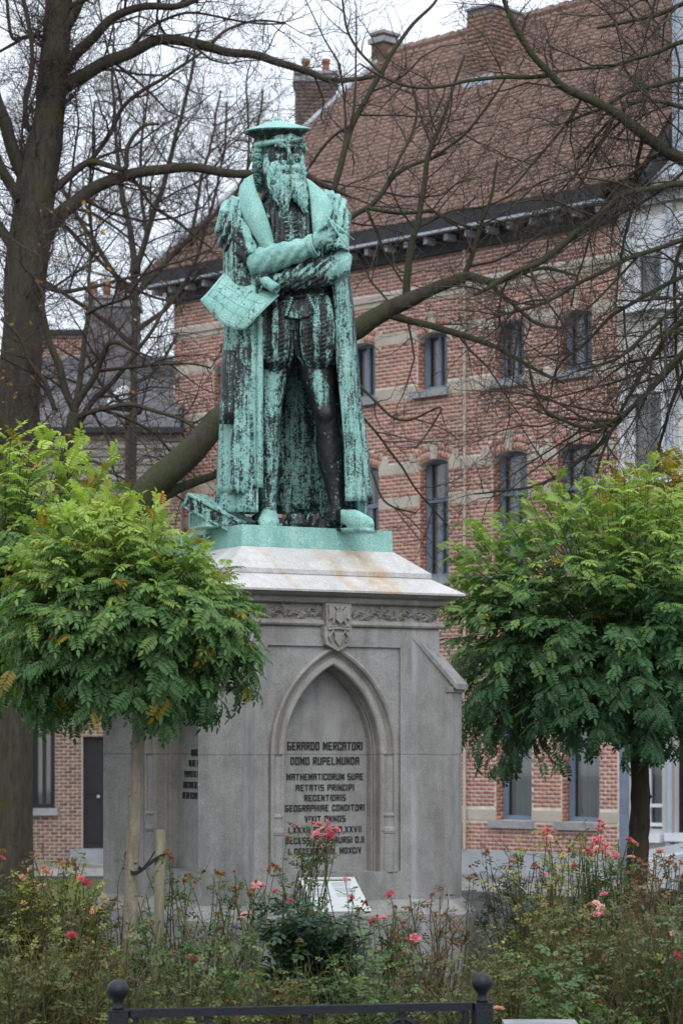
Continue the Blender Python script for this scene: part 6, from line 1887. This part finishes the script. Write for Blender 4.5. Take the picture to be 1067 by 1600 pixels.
# ------------------------------------------------------------------ rose bed
def rose_leaf():
    vs = []; fs = []
    for i,(px_, py_, a) in enumerate(((.35,.0,1.2),(.35,.0,-1.2),(.65,.0,1.0),(.65,.0,-1.0),(.8,0,0))):
        d = Vector((math.cos(a), math.sin(a), -.12)); s = Vector((-d.y, d.x, 0)); p = Vector((px_, py_, 0)); L = .36; o = len(vs)
        for t, w in ((0,0),(.35,.30),(.75,.24),(1,0),(.75,-.24),(.35,-.30)): vs.append(tuple(p + d*t*L + s*w*L + Vector((0,0,.10*abs(w)*2*L - .1*L*t*t))))
        fs += [(o,o+1,o+2,o+3),(o,o+3,o+4,o+5)]
    return np.array(vs), np.array(fs)
RL = rose_leaf()
def one_leaf():
    vs = []
    for t, w in ((0,0),(.3,.26),(.7,.24),(1,0),(.7,-.24),(.3,-.26)): vs.append((t, w, .10*abs(w)*2-.12*t*t))
    return np.array(vs), np.array([(0,1,2,3),(0,3,4,5)])
OL = one_leaf()

def flower_mesh(seed, col):
    """double rose: three rings of cupped petals round a tight heart"""
    r = random.Random(seed); m = MB()
    for ring, (n, R0, up, L) in enumerate(((5,.35,.25,.85),(5,.25,.75,.75),(4,.12,1.4,.62))):
        for i in range(n):
            a = 6.283*i/n + ring*.6 + r.gauss(0,.1); o = Vector((math.cos(a), math.sin(a), 0)); s = Vector((-o.y, o.x, 0))
            d = (o + Vector((0,0,up))).normalized(); nn = d.cross(s)
            b_ = o*R0*.3; w = L*.48
            k = r.uniform(.85,1.12); t = tuple(c*k for c in col)
            vs = [b_-s*w*.3, b_+s*w*.3, b_+d*L*.6+s*w-nn*.12, b_+d*L*.6-s*w-nn*.12, b_+d*L+s*w*.5+o*.1, b_+d*L-s*w*.5+o*.1, b_+d*L*.62+nn*.10]
            m.add(vs, [(0,1,2,6),(0,6,3),(6,2,4),(6,4,5),(6,5,3)], tint=t)
    m.sphere((0,0,.22), (.26,.26,.34), 7, tint=tuple(c*.85 for c in col))
    return m
PINK = [flower_mesh(1,(.80,.20,.30)).mesh('rose_flower', MAT['petal']), flower_mesh(2,(.84,.30,.39)).mesh('rose_flower', MAT['petal']), flower_mesh(3,(.76,.14,.24)).mesh('rose_flower', MAT['petal']), flower_mesh(4,(.85,.45,.45)).mesh('rose_flower', MAT['petal'])]
def wilt_mesh(seed):
    r = random.Random(seed); m = MB(); cols = [(.30,.12,.045),(.24,.09,.04),(.36,.17,.06),(.20,.11,.05)]
    for i in range(9):
        d = Vector((r.gauss(0,1), r.gauss(0,1), r.gauss(.3,.7))).normalized(); s = d.orthogonal().normalized(); L = r.uniform(.5,1.0); w = L*.4
        m.add([d*.1-s*w*.3, d*.1+s*w*.3, d*L+s*w+Vector((0,0,-.2)), d*L-s*w*.6+Vector((0,0,-.35)), d*L*.6+d.cross(s)*.2], [(0,1,4),(1,2,4),(2,3,4),(3,0,4)], tint=r.choice(cols))
    m.sphere((0,0,0), .22, 6, tint=cols[1])
    return m.mesh('wilted_flower', MAT['petal'])
WILT = [wilt_mesh(i) for i in range(4)]
HIP = MB(); HIP.sphere((0,0,0), (1,1,1.15), 8, tint=(.32,.07,.03)); HIP = HIP.mesh('rose_hip', MAT['petal'])

PAL = {
 'olive': [(.095,.13,.034),(.125,.145,.042),(.072,.105,.033),(.14,.13,.042),(.15,.115,.043)],
 'green': [(.068,.14,.042),(.095,.165,.052),(.055,.108,.038),(.13,.165,.05)],
 'dark':  [(.030,.068,.040),(.042,.085,.048),(.025,.055,.036),(.06,.10,.05)],
 'yellow':[(.30,.29,.07),(.22,.25,.065),(.12,.15,.045),(.085,.115,.035),(.34,.29,.075)],
 'brown': [(.14,.08,.04),(.17,.10,.045),(.11,.10,.04),(.085,.11,.04),(.21,.11,.04)],
}
STEMC = [(.085,.105,.036),(.10,.10,.042),(.065,.06,.033),(.12,.12,.055),(.075,.048,.034),(.09,.11,.036)]

LEAFX = 3.5
def bush(px_, D, ytop, half, label, pal, ncane, nfine, nleaf, flowers=(), wilts=(), hips=0, seed=0, leafL=.056, dense=1.0, name='rose_bush', cat='rose bush', group='rose bushes in the bed', fine_h=.75):
    r = random.Random(seed*7+3)
    x = (px_-CX)/FPX*D; ztop = EYE + (CY-ytop)/FPX*D; h = half*D/FPX; z0 = -.09; H = ztop - z0
    root = empty(name, (x, D, z0), 0, label, cat, group)
    sm = MB(); paths = []
    for k in range(ncane):
        a = r.uniform(0,6.283); q = math.sqrt(r.random())
        tip = Vector((h*q*math.cos(a), h*.9*q*math.sin(a), H*r.uniform(.62,1.0)))
        b_ = Vector((tip.x*.2, tip.y*.2, 0)); mid = b_.lerp(tip,.5) + Vector((r.gauss(0,.04), r.gauss(0,.04), .05*H))
        p = smooth_path([b_, mid, tip], 9); p = [v + Vector((r.gauss(0,.006), r.gauss(0,.006), 0)) for v in p]
        sm.tube(p, [.0042*(1-.6*i/8)+.0008 for i in range(9)], 4, cap=False, tint=r.choice(STEMC)); paths.append(p)
        for j in range(r.randint(2,5)):
            i = r.randint(3,7); p0 = p[i]; d = Vector((r.gauss(0,.7), r.gauss(0,.5), r.uniform(.4,1.2))).normalized(); L = r.uniform(.08,.26)
            pp = wander(p0, d, L, 4, r, .18, .02); sm.tube(pp, [.0022,.002,.0018,.0015,.0012], 3, cap=False, tint=r.choice(STEMC)); paths.append(pp)
    inv = None
    def head(px2, py2, D2, meshes, s, nm_):
        p = P(px2, py2, D2) - Vector((x, D, z0))
        b_ = Vector((p.x*.75 + r.gauss(0,.07), p.y*.7, max(0, p.z*.55)))
        mid = b_.lerp(p, .6) + Vector((r.gauss(0,.03), r.gauss(0,.03), .02))
        pp = smooth_path([b_, mid, p], 8); sm.tube(pp, [.0032*(1-.5*i/7) for i in range(8)], 4, cap=False, tint=r.choice(STEMC)); paths.append(pp)
        o = link(bpy.data.objects.new(nm_, r.choice(meshes)), root); o.location = p; s_ = s*r.uniform(.8,1.2); o.scale = (s_,s_,s_)
        o.rotation_euler = (r.gauss(.35,.4), r.gauss(0,.4), r.uniform(0,6.28))
    for f in flowers: head(f[0], f[1], D+(f[2] if len(f) > 2 else r.uniform(-.25,.2)), PINK, .0245, 'rose_flower')
    for f in wilts: head(f[0], f[1], D+r.uniform(-.2,.2), WILT, .026, 'wilted_flower')
    for k in range(hips):
        p = r.choice(paths)[-1]; o = link(bpy.data.objects.new('rose_hip', HIP), root); o.location = p; s_ = .006*r.uniform(.8,1.4); o.scale = (s_,s_,s_)
    for k in range(int(nfine*1.5)):                              # the dense brush of thin stems
        a = r.uniform(0,6.283); q = math.sqrt(r.random())
        b_ = Vector((h*q*math.cos(a)*.95, h*.9*q*math.sin(a), r.uniform(0,.12)*H)); L = H*r.uniform(.35, fine_h)
        pp = wander(b_, Vector((r.gauss(0,.5), r.gauss(0,.4), 1)), L, 4, r, .24, .02)
        sm.tube(pp, [.0019,.0018,.0015,.0012,.0009], 3, cap=False, tint=r.choice(STEMC))
        if r.random() < .4: paths.append(pp)
    tag(sm.build('stems', MAT['stem'], root, world=False), kind='stuff')
    Ms = []; Ts = []; Ms2 = []; Ts2 = []
    for k in range(int(nleaf*LEAFX)):
        p = r.choice(paths); i = r.randint(1, len(p)-1); q = p[i-1].lerp(p[i], r.random())
        d = Vector((r.gauss(0,1), r.gauss(0,1), r.gauss(.15,.4))); nrm = Vector((r.gauss(0,.4), r.gauss(-.15,.4), 1))
        c = r.choice(PAL[pal]); kf = r.uniform(.75,1.3); c = tuple(v*kf for v in c)
        if r.random() < .5: Ms.append(np.array(frame_M(q, d, nrm, leafL*r.uniform(.6,1.3)))); Ts.append(c)
        else: Ms2.append(np.array(frame_M(q, d, nrm, leafL*.5*r.uniform(.5,1.3)))); Ts2.append(c)
    A = [np_stamp(RL[0], RL[1], np.array(Ms), Ts), np_stamp(OL[0], OL[1], np.array(Ms2), Ts2)]
    V = np.concatenate([A[0][0], A[1][0]]); Q = np.concatenate([A[0][1], A[1][1]+len(A[0][0])]); T = np.concatenate([A[0][2], A[1][2]])
    tag(link(bpy.data.objects.new('foliage', np_mesh('foliage', V, Q, MAT['rose_leaf'], T)), root), kind='stuff')
    return root

bush(14, 13.2, 1345, 75, 'rose bush with pale pink buds at the left edge beside the thick bare trunk', 'olive', 30, 330, 1400, [(5,1342),(48,1358),(36,1372),(41,1383),(52,1380)], [(4,1328),(52,1334),(32,1432),(20,1400)], 10, 1)
bush(92, 12.9, 1350, 75, 'rose bush crowded with pink flowers below the dark house door', 'yellow', 30, 330, 1500, [(68,1357),(74,1363),(80,1393),(100,1350),(127,1373),(66,1384),(58,1376),(136,1381)], [(66,1324),(100,1356),(115,1345),(106,1348),(98,1396),(118,1352),(94,1344)], 10, 2)
bush(150, 13.4, 1400, 70, 'sparse rose bush with brown dead heads left of the young tree trunk', 'olive', 22, 260, 900, [(138,1420),(145,1425),(144,1436),(113,1459)], [(160,1424),(152,1430),(200,1331),(208,1346),(197,1340),(166,1418)], 12, 3)
bush(45, 11.7, 1440, 105, 'low brownish rose bush in the bottom left corner', 'olive', 22, 420, 1100, [(112,1462)], [], 6, 4, fine_h=.95)
bush(150, 11.8, 1455, 70, 'low brushy rose bush behind the left ball topped fence post', 'olive', 14, 420, 520, [], [(125,1540),(158,1562)], 8, 5, fine_h=1.0)
bush(300, 13.3, 1355, 80, 'thin rose bush with orange leaves in front of the shadowed corner buttress', 'green', 18, 90, 300, [(382,1430),(300,1496)], [(266,1335),(262,1331),(288,1376),(293,1368),(338,1362),(345,1366),(270,1340)], 10, 6)
bush(330, 11.9, 1450, 85, 'low green rose bush just right of the wooden stake', 'green', 18, 330, 900, [(300,1500)], [], 8, 7)
bush(372, 13.5, 1370, 55, 'rose bush with a pair of pink flowers and dead heads left of the information panel', 'green', 14, 60, 260, [(401,1383),(409,1386),(398,1389),(430,1393),(452,1412),(454,1407)], [(370,1390),(392,1391),(391,1398),(420,1357),(431,1355),(340,1430)], 10, 8)
bush(452, 13.9, 1300, 24, 'tall rose cane whose pink cluster hangs over the Latin inscription', 'green', 6, 14, 210, [(464,1291,.0),(488,1287,0),(499,1288,-.03),(511,1286,.02),(502,1296,-.05),(514,1297,-.04),(522,1303,0),(495,1302,-.05),(498,1312,-.03),(508,1308,-.06),(520,1312,0),(505,1322,-.03),(510,1330,0),(497,1333,.02),(515,1306,-.07),(492,1308,0),(526,1297,.02),(450,1308,0)], [(428,1352),(436,1357)], 0, 9)
bush(487, 12.3, 1440, 75, 'dark glossy leafed shrub in front of the information panel', 'dark', 30, 120, 1900, [], [], 6, 10, leafL=.085, name='evergreen_shrub', cat='shrub', group='shrubs among the roses')
bush(425, 11.55, 1500, 80, 'low twiggy rose bush left of the dark glossy shrub, close to the fence rail', 'olive', 16, 320, 760, [], [], 6, 11, fine_h=.95)
bush(585, 11.6, 1480, 85, 'low green rose bush right of the dark glossy shrub, close to the fence rail', 'green', 18, 340, 900, [], [], 6, 12, fine_h=.95)
bush(590, 13.2, 1395, 55, 'open rose bush with single pink flowers right of the information panel', 'green', 14, 90, 300, [(539,1375,.1),(549,1402,.0),(610,1396,0),(583,1438),(598,1435),(578,1441)], [(628,1442),(570,1410),(560,1420)], 14, 13)
bush(668, 12.9, 1395, 75, 'straggly rose bush with brown dead heads before the base right corner', 'brown', 22, 230, 420, [(648,1466),(610,1398)], [(675,1398),(680,1427),(697,1425),(692,1430),(640,1420),(720,1440)], 14, 14)
bush(752, 11.7, 1500, 70, 'low rose bush with a pale bloom beside the right ball topped fence post', 'olive', 18, 380, 760, [(778,1577,-.4)], [], 6, 15, fine_h=1.0)
bush(815, 15.7, 1345, 72, 'dark leaved rose bush against the house plinth right of the pedestal', 'dark', 26, 300, 1000, [(850,1367),(800,1346)], [(762,1330),(757,1334),(740,1366),(734,1372),(836,1352),(842,1356)], 14, 16)
bush(868, 14.0, 1318, 75, 'pale yellow leafed rose bush under the two ground floor windows', 'yellow', 26, 260, 900, [(855,1297),(861,1300),(851,1305),(858,1309),(848,1300),(853,1318),(897,1353)], [(875,1335),(888,1326)], 6, 17)
bush(935, 14.4, 1305, 65, 'tall rose bush with the densest pink flower cluster beside the dark trunk', 'green', 30, 300, 1000, [(936,1284),(941,1291),(935,1296),(925,1321),(931,1326),(918,1329),(940,1330),(933,1316),(922,1336),(945,1322),(915,1321),(928,1312),(938,1308),(950,1335),(908,1333),(985,1340),(990,1318),(981,1312),(962,1338)], [(955,1350),(970,1345)], 12, 18)
bush(1030, 13.8, 1330, 75, 'rose bush covered in orange brown dead heads at the right edge', 'brown', 30, 340, 1000, [(1031,1331)], [(1000,1346),(1010,1352),(1022,1344),(1034,1352),(1046,1346),(1056,1354),(1006,1362),(1018,1368),(1040,1364),(1058,1370),(996,1370),(984,1362),(1028,1376),(1050,1338),(1062,1345),(990,1380)], 18, 19)
bush(872, 12.6, 1400, 105, 'broad olive rose bush with three pink blooms right of the base', 'olive', 26, 460, 1200, [(943,1398),(931,1412),(938,1419),(942,1424),(931,1430)], [], 10, 20)
bush(985, 12.3, 1385, 115, 'broad brushy rose bush without blooms in the lower right', 'olive', 24, 480, 1100, [], [(940,1500),(955,1490)], 8, 21, fine_h=.95)
bush(1062, 12.0, 1420, 70, 'rose bush with one red bloom cut by the right edge', 'green', 18, 330, 760, [(1056,1492),(1052,1460)], [], 8, 22, fine_h=.95)
bush(880, 11.5, 1500, 90, 'low mixed bush with broad green leaves behind the stone edging', 'green', 14, 260, 800, [], [(935,1565),(940,1545)], 4, 23, leafL=.08)
bush(235, 12.4, 1440, 45, 'small rose bush between the young trunk and the wooden stake', 'green', 12, 130, 420, [], [(262,1332)], 6, 24)

# low tangle of stems and weeds over the soil
r = random.Random(77); tg = MB(); Ms = []; Ts = []
for k in range(5200):
    D = r.uniform(11.0, 16.5); x = r.uniform(-.155,.155)*D
    q = MP.inverted() @ Vector((x, D, 0))
    if abs(q.x) < .95 and abs(q.y) < .95: continue
    L = r.uniform(.10,.42) if D > 12.5 else r.uniform(.18,.55)
    p = wander(Vector((x,D,-.09)), Vector((r.gauss(0,.4), r.gauss(0,.4), 1)), L, 3, r, .22)
    tg.tube(p, [.0024,.002,.0016,.001], 3, cap=False, tint=r.choice(STEMC))
    if r.random() < .75:
        for _ in range(2):
            c = r.choice(PAL[r.choice(('olive','green','brown','green'))]); Ms.append(np.array(frame_M(p[r.randint(1,3)], Vector((r.gauss(0,1),r.gauss(0,1),.2)), Vector((r.gauss(0,.4),r.gauss(0,.4),1)), r.uniform(.02,.05)))); Ts.append(c)
und = tag(tg.build('undergrowth', MAT['stem']), kind='stuff')
V, Q, T = np_stamp(OL[0], OL[1], np.array(Ms), Ts)
tag(link(bpy.data.objects.new('weeds', np_mesh('weeds', V, Q, MAT['rose_leaf'], T))), kind='stuff')

# ------------------------------------------------------------------ low metal railing in front
MAT['rail_paint'] = simple('rail_paint', (.012,.016,.022), .42, .2, 18, .25, spec=.3)
fz0 = GROUND
pl_, pr_ = P(185,1600,10.34), P(753,1600,10.645)
fence = empty('metal_railing', ((pl_.x+pr_.x)/2, (pl_.y+pr_.y)/2, fz0), math.atan2(pr_.y-pl_.y, pr_.x-pl_.x), 'low dark grey metal railing with two ball topped posts in the foreground', 'railing')
W2 = (Vector((pr_.x,pr_.y,0))-Vector((pl_.x,pl_.y,0))).length/2
bz = EYE + (CY-1546)/FPX*10.34 - fz0                 # centre of the balls above the ground
def bevbox(mb, x0,x1,y0,y1,z0,z1,b=.006):
    poly = [(x0+b,y0),(x1-b,y0),(x1,y0+b),(x1,y1-b),(x1-b,y1),(x0+b,y1),(x0,y1-b),(x0,y0+b)]
    mb.prism(poly, z0, z1)
for sx in (-1,1):
    m = MB(); hw_ = .0385; bevbox(m, sx*W2-hw_, sx*W2+hw_, -hw_, hw_, 0, bz-.088); post = m.build('post', MAT['rail_paint'], fence, world=False)
    m = MB(); bevbox(m, sx*W2-hw_-.003, sx*W2+hw_+.003, -hw_-.003, hw_+.003, bz-.0875, bz-.082, .004); m.build('post_cap', MAT['rail_paint'], post, world=False)
    m = MB(); T_ = Matrix.Translation((sx*W2,0,bz))
    m.lathe([(.024,-.0815),(.022,-.070),(.019,-.060),(.0195,-.046),(.030,-.0325)]+[(.0435*math.cos(a),.0435*math.sin(a)) for a in np.linspace(R(-46),R(88),16)], T_, 28); m.build('ball_finial', MAT['rail_paint'], post, True, world=False)
tz = EYE + (CY-1575.5)/FPX*10.49 - fz0
m = MB(); bevbox(m, -W2+.0425, W2-.0425, -.020, .020, tz-.0225, tz+.011, .006); m.build('top_rail', MAT['rail_paint'], fence, world=False)
m = MB(); bevbox(m, -W2+.0425, W2-.0425, -.015, .015, .14, .17, .004); m.build('bottom_rail', MAT['rail_paint'], fence, world=False)
for px_ in (212, 320, 473, 625, 726):
    x = (px_-469)/284*W2; m = MB(); bevbox(m, x-.011, x+.011, -.011, .011, .171, tz-.0235, .003); m.build('baluster', MAT['rail_paint'], fence, world=False)
for px_ in (320, 625):
    x = (px_-469)/284*W2; m = MB(); c0 = Vector((x,0,tz-.115))
    m.tube([c0+Vector((math.cos(a),0,math.sin(a)))*.062 for a in np.linspace(0,6.2832,30)], .012, 8); m.build('ring_ornament', MAT['rail_paint'], fence, True, world=False)

# kerb stones by the right of the bed
m = MB(); a, c = P(800,1592,11.0), P(985,1600,11.0)
m.box((P(786,1590,11.1).x, 11.02, -.3), (P(900,1590,11.1).x, 11.2, EYE+(CY-1596.5)/FPX*11.1))
tag(m.build('stone_edging', MAT['sill_stone']), kind='structure')

# ------------------------------------------------------------------ parked car behind the bushes at the right
MAT['car_paint'] = simple('car_paint', (.34,.38,.42), .25, .05, 3, 0, spec=.6)
MAT['car_glass'] = simple('car_glass', (.03,.035,.04), .05, .1, 3, 0, spec=.8)
MAT['tyre'] = simple('tyre', (.02,.02,.021), .85, .2, 20, .1)
MAT['rim'] = simple('rim', (.35,.36,.38), .35, .1, 9, 0, spec=.6)
MAT['lamp_glass'] = simple('lamp_glass', (.6,.62,.64), .1, .05, 9, 0, spec=.8)
car = empty('parked_car', (4.15, 36.4, GROUND), R(4), 'pale grey parked car half hidden behind the bushes at the right edge', 'car')
side = [(0,.30),(.02,.55),(.12,.70),(.9,.86),(1.15,.90),(3.55,.93),(4.0,.92),(4.12,.70),(4.15,.34),(3.75,.24),(.45,.22)]
def car_loft(mb, prof, ws, mat=None):
    vs = []; fs = []; n = len(prof)
    for (w, k) in ws:
        cxm = 2.05
        for x, z in prof: vs.append((cxm+(x-cxm)*k, w, .24+(z-.24)*(k if k < 1 else 1)))
    for i in range(len(ws)-1):
        for j in range(n): fs.append((i*n+j, i*n+(j+1)%n, (i+1)*n+(j+1)%n, (i+1)*n+j))
    fs.append(tuple(range(n-1,-1,-1))); b_ = (len(ws)-1)*n; fs.append(tuple(range(b_,b_+n))); mb.add(vs, fs)
m = MB(); car_loft(m, side, [(-.84,.955),(-.80,.985),(-.55,1),(.55,1),(.80,.985),(.84,.955)]); m.build('body', MAT['car_paint'], car, world=False)
def cabin(z_s, w0, w1, x): return x
gh = [(.95,.885),(1.75,1.38),(2.2,1.45),(3.1,1.44),(3.6,1.28),(3.95,.93)]
m = MB(); n = len(gh)
vs = [(x,-.74+.17*max(0,(z-.9)/.55),z) for x,z in gh]+[(x,.74-.17*max(0,(z-.9)/.55),z) for x,z in gh]
m.add(vs, [tuple(range(n)), tuple(range(2*n-1,n-1,-1))]+[(i,n+i,n+i+1,i+1) for i in range(n-1)]); m.build('cabin', MAT['car_paint'], car, world=False)
m = MB()
def onside(x,z,sg): return (x, sg*(.748-.17*max(0,(z-.9)/.55)), z)
m.add([(1.03,-.64,.945),(1.70,-.52,1.355),(1.70,.52,1.355),(1.03,.64,.945)], [(3,2,1,0)])
m.v = [(x-.02,y,z+.012) for x,y,z in m.v]; m.build('windscreen', MAT['car_glass'], car, world=False)
for sg in (-1,1):
    for q in ([(1.3,.95),(1.82,1.34),(2.3,1.38),(2.3,.95)], [(2.38,.95),(2.38,1.38),(3.05,1.37),(3.4,1.22),(3.45,.95)]):
        m = MB(); m.add([onside(x,z,sg) for x,z in q], [(0,1,2,3,4)[:len(q)] if sg > 0 else (0,1,2,3,4)[:len(q)][::-1]]); m.build('side_window', MAT['car_glass'], car, world=False)
    for xw in (.78, 3.28):
        m = MB(); Tm = Matrix.Translation((xw, sg*.76, .31)) @ Matrix.Rotation(R(90),4,'X')
        m.lathe([(.20,-.09),(.30,-.09),(.315,-.05),(.315,.05),(.30,.09),(.20,.09)], Tm, 24); wh = m.build('wheel', MAT['tyre'], car, world=False)
        m = MB(); m.lathe([(.02,-.105),(.19,-.098),(.205,-.09),(.205,.09),(.19,.098),(.02,.105)], Tm, 20); m.build('rim', MAT['rim'], wh, world=False)
    m = MB(); m.box((.035, sg*.62-.13, .60),(.13, sg*.62+.13, .70)); m.build('headlight', MAT['lamp_glass'], car, world=False)
    m = MB(); m.box((1.32, sg*.86-.07, .96),(1.44, sg*.86+.07, 1.08)); m.build('wing_mirror', MAT['car_paint'], car, world=False)
